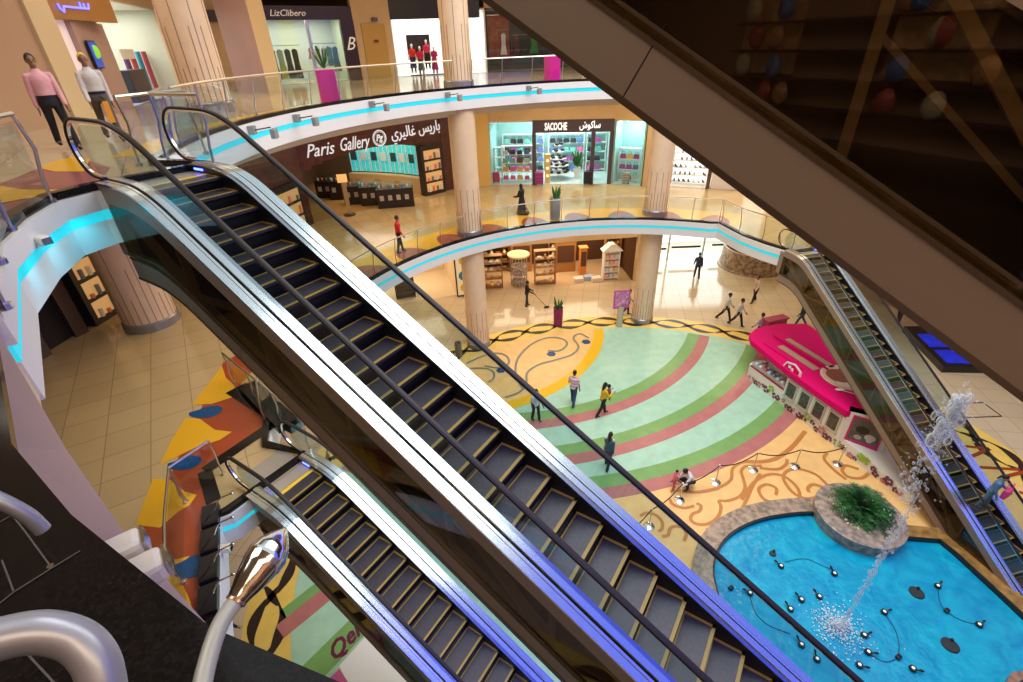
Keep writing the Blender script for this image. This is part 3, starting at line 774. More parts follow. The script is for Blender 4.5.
# ================================================================== people
def FK(o, ang, ln, out=0.0):
    """limb vector: ang forward from straight down, out sideways"""
    return Vector(o)+Vector((math.sin(ang)*math.cos(out), math.sin(out), -math.cos(ang)*math.cos(out)))*ln
def remesh(o, vox, smooth=True):
    m = o.modifiers.new('remesh', 'REMESH'); m.mode = 'VOXEL'; m.voxel_size = vox; m.use_smooth_shade = True
    s = o.modifiers.new('smooth', 'SMOOTH'); s.factor = 0.5; s.iterations = 3
def hand(b, wrist, dirv, side, sc=1.0, curl=0.5, palm=None):
    d = Vector(dirv).normalized(); f = Vector((1, 0, 0)); f = (f-d*f.dot(d)).normalized(); l = d.cross(f)*side
    # hand hangs with palm toward the body; fingers fan along f
    c = Vector(wrist)+d*0.05*sc
    b.ell(c, (0.036*sc, 0.02*sc, 0.05*sc), 10, 8, R=Matrix((f, l, d)).transposed())
    for i, (off, ln) in enumerate(((-.027, .062), (-.009, .075), (.009, .080), (.027, .072))):
        p = c+f*off*sc+d*0.042*sc; q = p+(d*0.9+l*-0.25*curl)*ln*0.5*sc; r = q+(d*0.7-l*0.7*curl)*ln*0.5*sc
        b.cap(p, .0095*sc, q, .009*sc, 8); b.cap(q, .009*sc, r, .0078*sc, 8)
    p = c+f*0.034*sc-d*0.015*sc; q = p+(f*0.7+d*0.6)*0.035*sc; r = q+(f*0.25+d*0.95)*0.03*sc
    b.cap(p, .012*sc, q, .0105*sc, 8); b.cap(q, .0105*sc, r, .009*sc, 8)
def person(label, loc, head_deg, h=1.72, shirt=(0.7, 0.7, 0.7), trous=(0.02, 0.02, 0.025), skin=None, stride=(0.35, -0.35), bend=(0.1, 0.35),
           arms=((0.35, 0.12, 0.3), (-0.3, 0.12, 0.25)), lean=0.05, sleeve=1.0, female=False, hair='short', crouch=None, group=None, vox=0.013, stripes=None, cap=None, robe=None, look=0.0, name='person', untuck=0.0, shoe=(0.015, 0.012, 0.012), dress=None, cat='person', belt=False):
    skin = skin or skinm
    E = empty(name, loc, label, cat, group, rz=math.radians(head_deg)); sc = h/1.75; E.scale = (sc, sc, sc)
    def part(mb, nm, m, vx=None, smooth=True):
        o = mb.build(nm, m, E, smooth=smooth, local=True, angle=0)
        if vx: remesh(o, vx)
        return o
    # legs
    lens = (0.44, 0.42); hipz = 0.95; legs = []
    for i, s in enumerate((1, -1)):
        hp = Vector((0, s*0.09, hipz)); th = stride[i]; kn = FK(hp, th, lens[0], s*0.02); an = FK(kn, th-bend[i], lens[1], s*0.02); legs.append([hp, kn, an])
    if crouch:
        legs = []
        for i, s in enumerate((1, -1)):
            hp = Vector((0, s*0.10, crouch)); kn = hp+Vector((0.36, s*0.10, 0.18 if i == 0 else -0.08)); an = Vector((0.12 if i else 0.22, s*0.12, 0.09)); legs.append([hp, kn, an])
        hipz = crouch
    low = min(l[2].z for l in legs)-0.085; dz = -low
    for l in legs:
        for p in l: p.z += dz
    hipz += dz
    # torso rotated by lean about pelvis
    R = Matrix.Rotation(lean, 3, 'Y'); pv = Vector((0, 0, hipz))
    T = lambda x, y, z: pv+R @ Vector((x, y, z))
    sw = 0.155 if female else 0.178
    chest = T(0, 0, .34); neck = T(0, 0, .53); headc = T(0.02, 0, .68)
    Rh = R @ Matrix.Rotation(look, 3, 'Z')
    sh = [T(0, s*sw, .425) for s in (1, -1)]
    elb, wr = [], []
    for i, s in enumerate((1, -1)):
        a, out, bnd = arms[i]; e_ = FK(sh[i], a+lean*-0.3, .29, s*out); w_ = FK(e_, a+bnd, .26, s*(out*0.4-(bnd*0.15))); elb.append(e_); wr.append(w_)
    k = 0.985
    b = MB()
    def torso(b, g, z0=-.10, z1=1):
        prof = [(-.10, .105, .150), (-.02, .112, .158), (.08, .104, .148), (.18, .100, .142), (.28, .110, .155), (.36, .112, .158), (.42, .098, .142), (.47, .074, .098), (.51, .055, .066), (.54, .05, .055)]
        if female: prof = [(z, rx*.94, ry*(.92 if z > .0 else 1.02)) for z, rx, ry in prof]
        n = 20; vs = []
        pr = [(z, rx+g, ry+g) for z, rx, ry in prof if z0 <= z <= z1]
        for z, rx, ry in pr:
            for q in range(n): an = 2*PI*q/n; vs.append(T(rx*math.cos(an), ry*math.sin(an), z))
        fs_ = [(i*n+q, i*n+(q+1) % n, (i+1)*n+(q+1) % n, (i+1)*n+q) for i in range(len(pr)-1) for q in range(n)]+[tuple(range(n))[::-1], tuple((len(pr)-1)*n+q for q in range(n))]
        b.add(vs, fs_)
        if z1 == 1:
            for i in (0, 1): b.cap(T(0, 0, .45).lerp(sh[i], .45), .048+g*.6, sh[i], .048+g*.6)
    torso(b, -0.010)
    b.cap(T(0, 0, .45), .06, T(0.01, 0, .60), .052)
    # head with face
    b.ell(headc+Rh @ Vector((-.008, 0, .015)), (.098, .076, .112), 16, 12, R=Rh); b.ell(headc+Rh @ Vector((.03, 0, -.06)), (.058, .052, .058), R=Rh)
    b.ell(headc+Rh @ Vector((.092, 0, -.012)), (.020, .013, .024), R=Rh); b.ell(headc+Rh @ Vector((.078, 0, -.055)), (.014, .024, .010), R=Rh)
    b.ell(headc+Rh @ Vector((.068, 0, .03)), (.022, .05, .012), R=Rh)
    for s in (1, -1): b.ell(headc+Rh @ Vector((-.005, s*.079, -.005)), (.020, .010, .030), R=Rh)
    for i, s in enumerate((1, -1)):
        hp, kn, an = legs[i]; b.cap(hp, .078, kn, .052); b.cap(kn, .052, an, .036); b.cap(an, .036, an+Vector((0.11, 0, -.05)), .03)
        b.cap(sh[i], .046, elb[i], .036); b.cap(elb[i], .036, wr[i], .026)
        hand(b, wr[i], wr[i]-elb[i], s)
    part(b, 'body', skin, vox*0.7)
    # eyes and brows, hair
    b = MB()
    for s in (1, -1):
        b.ell(headc+Rh @ Vector((.078, s*.030, .008)), (.012, .014, .008), 8, 6, R=Rh)
        b.ell(headc+Rh @ Vector((.080, s*.032, .032)), (.012, .020, .005), 8, 6, R=Rh)
    part(b, 'eye', mat('eye_dark', (0.02, 0.015, 0.015), 0.3))
    b = MB()
    if hair != 'none':
        top = 1.0
        vs = []; n, m = 18, 8
        for i in range(m+1):
            ph = PI*0.60*i/m
            for q in range(n):
                a = 2*PI*q/n; front = max(0, math.cos(a)); ph2 = ph*(1-0.56*front**1.2); rr = 1.07
                v = Vector((-.012+math.sin(ph2)*math.cos(a)*.100*rr, math.sin(ph2)*math.sin(a)*.079*rr, .018+math.cos(ph2)*.113*rr)); vs.append(headc+Rh @ v)
        b.add(vs, [(i*n+q, (i+1)*n+q, (i+1)*n+(q+1) % n, i*n+(q+1) % n) for i in range(m) for q in range(n)])
        if hair == 'long':
            b.cap(headc+Rh @ Vector((-.06, 0, .0)), .075, headc+Rh @ Vector((-.09, 0, -.22)), .05)
        if hair == 'tail':
            b.cap(headc+Rh @ Vector((-.10, 0, .03)), .04, headc+Rh @ Vector((-.15, 0, -.16)), .025)
    if b.v: part(b, 'hair', cap if cap else hairm)
    # clothes
    shm = mat('cloth_%.2f_%.2f_%.2f' % shirt, shirt, 0.8, noise=0.08, nscale=6); trm = mat('cloth_%.2f_%.2f_%.2f' % trous, trous, 0.8, noise=0.1, nscale=6)
    if stripes:
        m = bpy.data.materials.new('striped_cloth'); m.use_nodes = True; nt = m.node_tree; wv_ = nt.nodes.new('ShaderNodeTexWave'); wv_.bands_direction = 'Z'; wv_.inputs['Scale'].default_value = 2.2
        tc = nt.nodes.new('ShaderNodeTexCoord'); rp = nt.nodes.new('ShaderNodeValToRGB'); rp.color_ramp.interpolation = 'CONSTANT'; rp.color_ramp.elements[0].color = (*shirt, 1); rp.color_ramp.elements[1].color = (*stripes, 1); rp.color_ramp.elements[1].position = 0.5
        nt.links.new(tc.outputs['Object'], wv_.inputs['Vector']); nt.links.new(wv_.outputs['Fac'], rp.inputs['Fac']); nt.links.new(rp.outputs['Color'], nt.nodes['Principled BSDF'].inputs['Base Color']); shm = m
    if robe:
        b = MB(); rb = mat('robe_black', (0.008, 0.008, 0.010), 0.7)
        b.lathe((0, 0, 0.02), [(.30, 0), (.27, .3), (.20, .75), (.15, 1.0), (.17, 1.2), (.19, 1.32), (.08, 1.45)], 20, sx=0.85, sy=1.0)
        b.ell((-0.25, 0, 0.1), (.25, .22, .10))
        for i, s in enumerate((1, -1)): b.cap(sh[i], .075, elb[i], .07); b.cap(elb[i], .07, wr[i], .06)
        b.ell(headc+Vector((-.012, 0, .015)), (.112, .092, .126)); b.cap(headc+Vector((-.02, 0, -.05)), .085, T(0, 0, .42), .12)
        part(b, 'robe', rb, 0.02)
        return E
    g = 0.016; b = MB()
    torso(b, g, .07 if belt else -.10)
    for i in (0, 1):
        if sleeve >= 1: b.cap(sh[i], .046+g, elb[i], .036+g); b.cap(elb[i], .036+g, elb[i].lerp(wr[i], .92), .028+g)
        else: b.cap(sh[i], .052+g, sh[i].lerp(elb[i], .75), .046+g)
    b.cap(T(0, 0, .47), .062, T(0.005, 0, .535), .058)
    part(b, 'shirt', shm, vox)
    b = MB(); g = 0.014
    torso(b, g*1.1, -.10, .09); b.ell(T(0, 0, -.07), (.115+g, .155+g, .085), R=R)
    if dress:
        b.lathe((0, 0, hipz-0.62), [(.24, 0), (.2, .3), (.15, .62)], 16)
    for hp, kn, an in legs:
        b.cap(hp, .082+g, kn, .056+g); b.cap(kn, .056+g, an+Vector((0, 0, .0)), .042+g*1.2)
    part(b, 'trousers', trm, vox)
    for hp, kn, an in legs:
        b = MB(); d = (an-kn).normalized(); b.cap(an+Vector((-.03, 0, -.045)), .040, an+Vector((.13, 0, -.052)), .036, 10); b.ell(an+Vector((0.02, 0, -.01)), (.055, .045, .05)); part(b, 'shoe', mat('shoe_%.2f' % shoe[0], shoe, 0.4), 0.014)
    if belt:
        b = MB(); b.lathe(T(0, 0, .05)-Vector((0, 0, .02)), [(.127, 0), (.127, .045)], 24, caps=False, sx=1.0, sy=1.34); part(b, 'belt', black)
    return E
def P2(x, y, z): p = G(x, y, z); return (p.x, p.y, z)
toward = lambda p, q: math.degrees(math.atan2(q[1]-p[1], q[0]-p[0]))
# two men on the top floor
person('man in a pink long-sleeved shirt and black trousers walking at top left', P2(72, 149, F2), -42, 1.80, (0.72, 0.36, 0.38), (0.010, 0.010, 0.014), stride=(0.22, -0.30), bend=(0.05, 0.25), arms=((0.15, 0.10, 0.30), (-0.15, 0.12, 0.15)), vox=0.010, look=0.0, belt=True, lean=0.0)
person('man in a pale grey shirt and yellow cap walking beside the man in pink', P2(117, 141, F2), -48, 1.78, (0.60, 0.56, 0.52), (0.09, 0.075, 0.065), stride=(0.22, -0.28), bend=(0.1, 0.25), arms=((-0.12, 0.08, 0.2), (0.15, 0.10, 0.30)), vox=0.010, cap=mat('yellow_cap', (0.75, 0.50, 0.06), 0.7), belt=True, lean=0.0)
# first floor
person('man in a red shirt standing at the first floor railing', P2(401, 252, F1), 20, 1.80, (0.62, 0.02, 0.02), (0.012, 0.012, 0.02), stride=(0.15, -0.12), bend=(0.0, 0.1), arms=((0.0, 0.12, 0.5), (0.1, 0.12, 0.4)))
person('woman in a long black robe walking along the first floor railing', P2(522, 214, F1), 140, 1.74, robe=True, arms=((0.3, 0.1, 1.0), (0.3, 0.1, 1.0)))
# ground floor
person('person in black with a broom standing before the gift shop', P2(527, 306, F0), 10, 1.86, (0.012, 0.012, 0.014), (0.04, 0.04, 0.05), stride=(0.08, -0.08), bend=(0.0, 0.05), arms=((0.5, 0.1, 0.5), (0.4, 0.1, 0.5)))
person('man in a pink and white striped shirt standing on the pale green floor', P2(573, 404, F0), 60, 2.0, (0.75, 0.32, 0.40), (0.03, 0.07, 0.14), stripes=(0.8, 0.75, 0.75), stride=(0.25, -0.2), bend=(0.1, 0.2), arms=((0.1, 0.2, 1.3), (-0.1, 0.2, 0.4)), sleeve=0)
yw = person('woman in a yellow top carrying a child on her arm', P2(602, 415, F0), 20, 1.92, (0.80, 0.50, 0.02), (0.014, 0.012, 0.016), female=True, hair='long', stride=(0.28, -0.28), bend=(0.1, 0.25), arms=((0.5, 0.1, 1.4), (0.4, 0.1, 1.5)), skin=skinl)
person('man in a white shirt and dark trousers beside the escalator edge, near the gold arc', P2(536, 420, F0), -60, 1.85, (0.75, 0.75, 0.72), (0.02, 0.018, 0.02), stride=(0.12, -0.12), bend=(0.0, 0.1), arms=((0.2, 0.15, 0.4), (-0.1, 0.15, 0.3)), sleeve=0)
tw_ = person('woman in a dark teal top and cream shawl behind the handrail', P2(607, 467, F0), 55, 1.9, (0.03, 0.11, 0.13), (0.03, 0.05, 0.07), female=True, hair='long', stride=(0.2, -0.2), bend=(0.1, 0.2), arms=((0.25, 0.1, 0.3), (-0.2, 0.1, 0.3)), skin=skinl)
person('man in a white shirt crouching beside the small child', P2(690, 486, F0), 200, 1.9, (0.75, 0.73, 0.70), (0.015, 0.015, 0.02), crouch=0.34, lean=0.55, arms=((0.9, 0.1, 0.5), (0.7, 0.1, 0.6)))
person('small child in a pink and red outfit standing by the crouching man', P2(673, 489, F0), 10, 1.05, (0.75, 0.20, 0.25), (0.60, 0.12, 0.16), stride=(0.1, -0.1), bend=(0, 0.05), arms=((0.5, 0.2, 0.5), (0.3, 0.2, 0.5)), sleeve=0, skin=skinl, name='child', cat='child')
person('man in a blue shirt walking away near the glass doors', P2(696, 278, F0), 80, 2.0, (0.03, 0.045, 0.13), (0.015, 0.015, 0.03), stride=(0.2, -0.25), bend=(0.1, 0.2))
person('man in a white shirt walking, further left of the pair in black trousers', P2(724, 320, F0), -30, 1.95, (0.74, 0.72, 0.66), (0.012, 0.012, 0.014), stride=(0.38, -0.38), bend=(0.1, 0.3))
person('man in a white shirt walking, nearer right of the pair in black trousers', P2(736, 326, F0), -40, 1.95, (0.76, 0.74, 0.68), (0.012, 0.012, 0.014), stride=(0.36, -0.36), bend=(0.1, 0.3))
person('man in a pale pink shirt standing apart, beyond the walking pair', P2(753, 302, F0), 200, 1.95, (0.62, 0.44, 0.38), (0.012, 0.012, 0.014), stride=(0.28, -0.2), bend=(0.1, 0.25))
person('person in a lilac shirt half hidden behind the magenta kiosk', P2(757, 341, F0), 120, 1.85, (0.55, 0.42, 0.60), (0.03, 0.03, 0.06), stride=(0.2, -0.2))
person('person in a black top and jeans walking behind the distant escalator', P2(799, 326, F0), 170, 1.85, (0.015, 0.014, 0.016), (0.05, 0.09, 0.16), stride=(0.4, -0.3), bend=(0.1, 0.3))
person('person in white behind the pink poster stand', P2(627, 315, F0), 0, 1.85, (0.50, 0.44, 0.42), (0.02, 0.02, 0.025), stride=(0.1, -0.3), bend=(0, 0.3))
# rider on the right escalator, leaning at the handrail
ks = 24; rp_ = pR + dR*(0.4*ks-0.2) + wR*0.12
person('person in a blue shirt riding the distant escalator near the pool', (rp_.x, rp_.y, F1+step_z(ks)), -77+25, 1.6, (0.10, 0.20, 0.34), (0.10, 0.20, 0.26), stride=(0.1, -0.1), bend=(0, 0.1), hair='tail', arms=((0.4, 0.3, 0.6), (0.1, 0.1, 0.3)), skin=skinl, lean=0.12)
person('person in dark clothes beyond the right escalator glass', P2(897, 322, F0), 200, 1.8, (0.05, 0.04, 0.05), (0.03, 0.03, 0.04), stride=(0.1, -0.1))
b = MB()
for s in (1, -1): b.cap((.02, s*.15, 1.42), .06, (.06, s*.17, 1.1), .055); b.cap((.06, s*.17, 1.1), .055, (.02, s*.18, .72), .07)
sw_ = b.build('shawl', mat('cream_shawl', (.70, .64, .50), .8), tw_, smooth=True, local=True, angle=0); remesh(sw_, .014)
# carried child
c = Vector(yw.location)
b = MB(); fx = math.radians(20); f = Vector((math.cos(fx), math.sin(fx), 0)); l = Vector((-f.y, f.x, 0))
p0 = c+f*0.26+Vector((0, 0, 1.22)); b.cap(p0-l*0.05, .10, p0-l*0.02+Vector((0, 0, .22)), .09); b.cap(p0-l*.1, .06, p0-l*.12-Vector((0, 0, .28)), .045); b.cap(p0+l*.1, .06, p0+l*.14-Vector((0, 0, .26)), .045)
b.ell(p0+Vector((0, 0, .40)), (.085, .078, .10))
ch = b.build('child', mat('child_clothes', (0.28, 0.10, 0.07), 0.7), None, smooth=True, angle=0); remesh(ch, 0.014)
tag(ch, 'small child in brown held by the woman in the yellow top', 'child')
b = MB(); b.ell(p0+Vector((0, 0, .43))-f*0.01, (.09, .084, .10)); b.build('hair', hairm, ch, smooth=True)
# broom of the person in black
q = G(527, 306, F0); b = MB(); b.tube([(q.x+0.35, q.y-.1, 1.15), (q.x+1.25, q.y-0.35, 0.12)], 0.018, 6)
br = b.build('broom', mat('broom_handle', (0.05, 0.05, 0.05), 0.5)); tag(br, 'thin dark broom held by the person in black', 'broom')
b = MB(); b.box((q.x+1.3, q.y-.37, 0.07), (0.35, 0.08, 0.12), 0.3); b.build('brush_head', black, br)
# mop and shadowless pole carried by the woman in teal
# orange bag of the man in the cap
p = G(121, 118, F2+0.6)
b = MB(); b.box((-8.85, 12.2, F2+0.62), (0.10, 0.34, 0.42), 0.6); bg = b.build('shopping_bag', mat('orange_bag', (0.85, 0.36, 0.03), 0.5)); tag(bg, 'orange shopping bag carried by the man in the yellow cap', 'bag')
b = MB(); b.tube([(-8.85, 12.1, F2+.83), (-8.87, 12.15, F2+.95), (-8.85, 12.3, F2+.83)], 0.008, 6); b.build('bag_handle', black, bg)
b = MB(); pb = rp_+Vector((0.18, -0.25, F1+step_z(ks)+0.95)); b.box(pb, (0.32, 0.14, 0.36), 0.4); bb = b.build('handbag', mat('pink_bag', (0.75, 0.05, 0.25), 0.5), None, bevel=0.03); tag(bb, 'pink bag carried by the escalator rider near the pool', 'bag')
b = MB(); b.tube([pb+Vector((-.1, 0, .17)), pb+Vector((-.1, .03, .42)), pb+Vector((.1, .03, .42)), pb+Vector((.1, 0, .17))], 0.01, 6); b.build('bag_strap', mat('pink_bag', (0.75, 0.05, 0.25), 0.5), bb)
# ================================================================== pool
ZR = 0.32
inner = [(6.15, 8.6), (6.3, 9.55), (6.75, 10.35), (7.4, 10.95), (8.3, 11.4), (9.4, 11.68), (10.9, 11.75), (12.2, 11.3), (13.4, 10.6), (14.45, 10.45), (14.62, 9.9), (14.9, 8.2), (15.2, 6.0), (14.6, 3.2), (11.0, 2.0), (7.5, 3.5), (6.2, 6.2)]
inner_s = [tuple(p) for p in smoothline(inner[:8], 5)] + inner[8:]
pool = empty('fountain_pool', (10.5, 7.5, 0), 'bright blue fountain pool with a stone rim', 'pool')
b = MB(); b.loopwall(inner_s, 0.0, ZR, 0.55, True, 1)
# keep the marble part and the gold part apart
b = MB(); nleft = len(inner_s)-len(inner[8:]); b.loopwall(inner_s[:nleft+1], 0.0, ZR, 0.62, False, 1); b.build('marble_rim', marble, pool)
b = MB(); b.loopwall(inner_s[nleft-1:]+[inner_s[0]], 0.0, ZR, 0.50, False, 1); b.build('gold_rim', goldst, pool)
b = MB(); b.loopwall(inner_s, -0.05, ZR-0.02, 0.06, True, -1); b.build('dark_lining', black, pool)
wm = bpy.data.materials.new('pool_water'); wm.use_nodes = True; nt = wm.node_tree; bs = nt.nodes['Principled BSDF']
bs.inputs['Roughness'].default_value = 0.08
tc = nt.nodes.new('ShaderNodeTexCoord'); n1 = nt.nodes.new('ShaderNodeTexNoise'); n1.inputs['Scale'].default_value = 1.3; n1.inputs['Detail'].default_value = 6; n1.inputs['Distortion'].default_value = 1.2
rp = nt.nodes.new('ShaderNodeValToRGB'); e_ = rp.color_ramp.elements; e_[0].position = 0.3; e_[0].color = (0.0, 0.27, 0.52, 1); e_[1].position = 0.72; e_[1].color = (0.01, 0.46, 0.66, 1)
n2 = nt.nodes.new('ShaderNodeTexNoise'); n2.inputs['Scale'].default_value = 5; bp = nt.nodes.new('ShaderNodeBump'); bp.inputs['Strength'].default_value = 0.25; bp.inputs['Distance'].default_value = 0.1
nt.links.new(tc.outputs['Object'], n1.inputs['Vector']); nt.links.new(n1.outputs['Fac'], rp.inputs['Fac']); nt.links.new(rp.outputs['Color'], bs.inputs['Base Color'])
nt.links.new(tc.outputs['Object'], n2.inputs['Vector']); nt.links.new(n2.outputs['Fac'], bp.inputs['Height']); nt.links.new(bp.outputs['Normal'], bs.inputs['Normal'])
ZW = 0.14
b = MB(); b.sheet(inner_s, ZW); wt = b.build('water', wm, pool); wt['kind'] = 'stuff'
# round rim end at the lower right
b = MB(); cx_, cy_, _ = G(1040, 697, ZR); b.lathe((cx_, cy_, 0), [(.62, 0), (.62, ZR), (.42, ZR), (.42, 0.0)], 32); rr = b.build('round_stone_rim', mat('rosy_stone', (0.42, 0.25, 0.16), 0.3, col2=(0.22, 0.12, 0.08), nscale=6), pool, smooth=True)
# underwater lights: one built, the rest copied
def pool_light():
    e = empty('pool_light', (0, 0, ZW), 'black underwater spotlight with a bright round lens', 'pool light', 'pool spotlights')
    b = MB(); b.lathe((0, 0, 0.0), [(.13, -.02), (.16, .06), (.14, .14)], 14); b.build('housing', black, e, smooth=True, local=True)
    b = MB(); b.lathe((0, 0, 0.142), [(.07, 0), (.06, .012)], 14); b.build('lens', mat('lens_white', (0.9, 0.9, 0.85), 0.2, emit=(1, .95, .85), es=.45), e, local=True)
    b = MB(); b.tube([(0.10, 0, .06), (0.26, 0, .16)], 0.035, 6); b.ell((0.30, 0, .17), (.09, .05, .07)); b.build('bracket', black, e, smooth=True, local=True)
    return e
base = pool_light(); k0 = None
spots = [(781.5, 565, 130), (835, 572.5, 95), (750.5, 592, 150), (802, 598.5, 120), (820, 595.5, 115), (791, 608, 110), (885, 611, 10), (802, 643.5, 100), (817.6, 658, 80), (869, 651, -20), (860, 664, -30), (913.6, 667.5, -30), (938.5, 585, 30), (865, 634, 10), (980, 623.7, 20)]
lab = ['behind the dark disc at the far rim', 'straight below the planter', 'closest to the escalator handrail, upper one', 'left one of the two side by side', 'right one of the two side by side', 'touching the handrail line, below the pair', 'alone right of the splash', 'upper one left of the handrail', 'lower one left of the handrail', 'just right of the splash, upper of two', 'just right of the splash, lower of two', 'lowest in the picture, next to the small dark box', 'upper right, near the large dark disc', 'blurred by the splash', 'farthest to the right']
for i, (x, y, a) in enumerate(spots):
    o = base if i == 0 else copy_tree(base)
    p = G(x, y, ZW+0.1); o.location = (p.x, p.y, ZW); o.scale = (.62, .62, .62); o.rotation_euler.z = math.radians(a); o['label'] = 'black pool spotlight, ' + lab[i]
def disc(x, y, rx, lab, i):
    p = G(x, y, ZW); b = MB(); b.lathe((p.x, p.y, ZW), [(rx, 0), (rx, .03), (rx*.9, .05), (rx*0.3, .05)], 18); b.box((p.x+rx*.5, p.y+rx*.5, ZW+.08), (.06, .06, .1))
    o = b.build('floating_disc', mat('dark_grate', (0.02, 0.03, 0.03), 0.5)); tag(o, lab, 'pool drain cover', 'dark discs in the pool')
disc(916.5, 593, .21, 'large dark round disc in the pool, nearer the planter', 0)
disc(950, 645.5, .22, 'large dark round disc in the pool, nearer the lower edge', 1)
disc(772.6, 554, .11, 'small dark round disc in the pool near the marble rim', 2)
for (x, y, l) in ((730.7, 589, 'small dark cable box in the pool by the escalator'), (946, 611.7, 'small dark cable box on the right half of the pool'), (897.8, 658, 'small dark cable box low in the pool between the spotlights')):
    p = G(x, y, ZW); b = MB(); b.box((p.x, p.y, ZW+.06), (.15, .12, .10), .4); b.box((p.x+.03, p.y+.02, ZW+.12), (.05, .05, .04)); tag(b.build('cable_box', black, bevel=.02), l, 'cable box', 'pool cable boxes')
def cable(pix, lab):
    b = MB(); P = smoothline([Vector((G(x, y, ZW).x, G(x, y, ZW).y, ZW+0.012)) for x, y in pix], 6); b.tube(P, 0.013, 6); tag(b.build('pool_cable', mat('cable_dark', (0.005, 0.10, 0.18), 0.5), smooth=True), lab, 'cable')
cable([(785, 562), (805, 559), (825, 567), (834, 570)], 'dark cable between the two spotlights below the planter')
cable([(885, 614), (895, 630), (899, 645), (898, 656)], 'dark cable running down from the lone spotlight to the low cable box')
cable([(870, 655), (885, 662), (897, 659)], 'dark cable from the splash side spotlights to the low cable box')
cable([(938, 590), (940, 603), (946, 611), (960, 620), (978, 625)], 'dark cable linking the right hand spotlights')
cable([(750, 596), (755, 612), (768, 625), (790, 634)], 'dark cable below the spotlight beside the handrail')

# planter island
pc = Vector((12.15, 11.35, 0))
pl = empty('stone_planter', pc, 'round marble planter at the pool edge with a green shrub', 'planter')
HP = 0.62; RP = 1.42
b = MB(); b.lathe(pc, [(RP-.05, 0), (RP, HP-.1), (RP, HP), (RP-.05, HP+.02), (.62, HP+.02), (.60, HP-.1)], 48, caps=False); b.build('stone_body', mat('planter_marble', (0.42, 0.33, 0.26), 0.25, col2=(0.18, 0.15, 0.13), nscale=5), pl, smooth=True, angle=30)
b = MB(); b.lathe(pc, [(.62, HP-.06), (.2, HP-.02)], 24); b.build('soil', mat('soil', (0.03, 0.02, 0.012), 0.9), pl)
b = MB(); rnd = random.Random(3)
for i in range(90):
    a = rnd.uniform(0, 2*PI); r = rnd.uniform(.5, .85); b.ell((pc.x+r*math.cos(a), pc.y+r*math.sin(a), HP+.04), rnd.uniform(.025, .055), 6, 4)
peb = b.build('pebbles', mat('pebble', (0.75, 0.62, 0.40), 0.5), pl); peb['kind'] = 'stuff'
sh_ = empty('green_shrub', pc+Vector((0.1, 0.1, HP)), 'bushy dark green shrub with drooping fronds in the round planter', 'shrub')
cc = pc+Vector((0.1, 0.15, HP))
for part_i, mm in ((0, leaf), (1, leafd)):
    b = MB()
    for i in range(150):
        a = rnd.uniform(0, 2*PI); el = rnd.uniform(0.15, 1.35); L = rnd.uniform(.6, 1.15); pts = []
        d = Vector((math.cos(a)*math.cos(el), math.sin(a)*math.cos(el), math.sin(el))); s0 = cc+Vector((math.cos(a)*.12, math.sin(a)*.12, rnd.uniform(0, .25)))
        for t in (0, .35, .7, 1): pts.append(s0+d*L*t+Vector((0, 0, -.45*L*t*t)))
        n = d.cross(Vector((0, 0, 1))).normalized()
        for q, w in ((0, .10), (1, .16), (2, .12)):
            for kk in range(3):
                t = (kk+.5)/3; p = pts[q].lerp(pts[q+1], t)
                for sg in (-1, 1):
                    tip = p+n*sg*w*rnd.uniform(.7, 1.3)+(pts[q+1]-pts[q])*.5; wv_ = (pts[q+1]-pts[q])*.22
                    b.add([p, p+wv_, tip], [(0, 1, 2)])
    b.build('fronds', mm, sh_)
b = MB(); b.cap(cc, .09, cc+Vector((0, 0, .5)), .05); b.build('stem', mat('bark', (0.08, 0.05, 0.03), 0.8), sh_)

# fountain jet
wj = bpy.data.materials.new('water_spray'); wj.use_nodes = True; nt = wj.node_tree; nt.nodes.clear()
o_ = nt.nodes.new('ShaderNodeOutputMaterial'); t_ = nt.nodes.new('ShaderNodeBsdfTransparent'); g_ = nt.nodes.new('ShaderNodeBsdfPrincipled'); g_.inputs['Base Color'].default_value = (.85, .93, 1, 1); g_.inputs['Roughness'].default_value = .12
mx = nt.nodes.new('ShaderNodeMixShader'); lw = nt.nodes.new('ShaderNodeLayerWeight'); lw.inputs[0].default_value = 0.45; ad = nt.nodes.new('ShaderNodeMath'); ad.operation = 'MULTIPLY_ADD'; ad.inputs[1].default_value = .7; ad.inputs[2].default_value = .05; nt.links.new(lw.outputs['Facing'], ad.inputs[0]); nt.links.new(ad.outputs[0], mx.inputs[0])
nt.links.new(t_.outputs[0], mx.inputs[1]); nt.links.new(g_.outputs[0], mx.inputs[2]); nt.links.new(mx.outputs[0], o_.inputs[0])
jb = Vector((9.48, 7.76, ZW))
rnd = random.Random(11)
jet = empty('fountain_jet', jb, 'tall white water jet rising from the pool and breaking into spray', 'fountain')
def onjet(x, y):  # height of the jet seen at the pixel (jet column is vertical above its nozzle)
    d = CM.T @ np.array([(x-511.5)/FPX, (341-y)/FPX, 1.0]); t = (d[0]*jb.x+d[1]*jb.y)/(d[0]**2+d[1]**2); return Vector((d[0]*t, d[1]*t, EYE+d[2]*t))
b = MB(); zt_ = onjet(905, 505).z
z = ZW; b.tube([(jb.x, jb.y, ZW), (jb.x, jb.y, zt_+.5)], .014, 6)
while z < zt_:
    r = rnd.uniform(.010, .026)+0.012*(z/zt_); b.ell((jb.x+rnd.gauss(0, .015+.012*z), jb.y+rnd.gauss(0, .015+.012*z), z), (r, r, r*rnd.uniform(1.2, 2.6)), 8, 6); z += r*rnd.uniform(.6, 1.7)
b.build('water_column', wj, jet, smooth=True, angle=0)
b = MB()
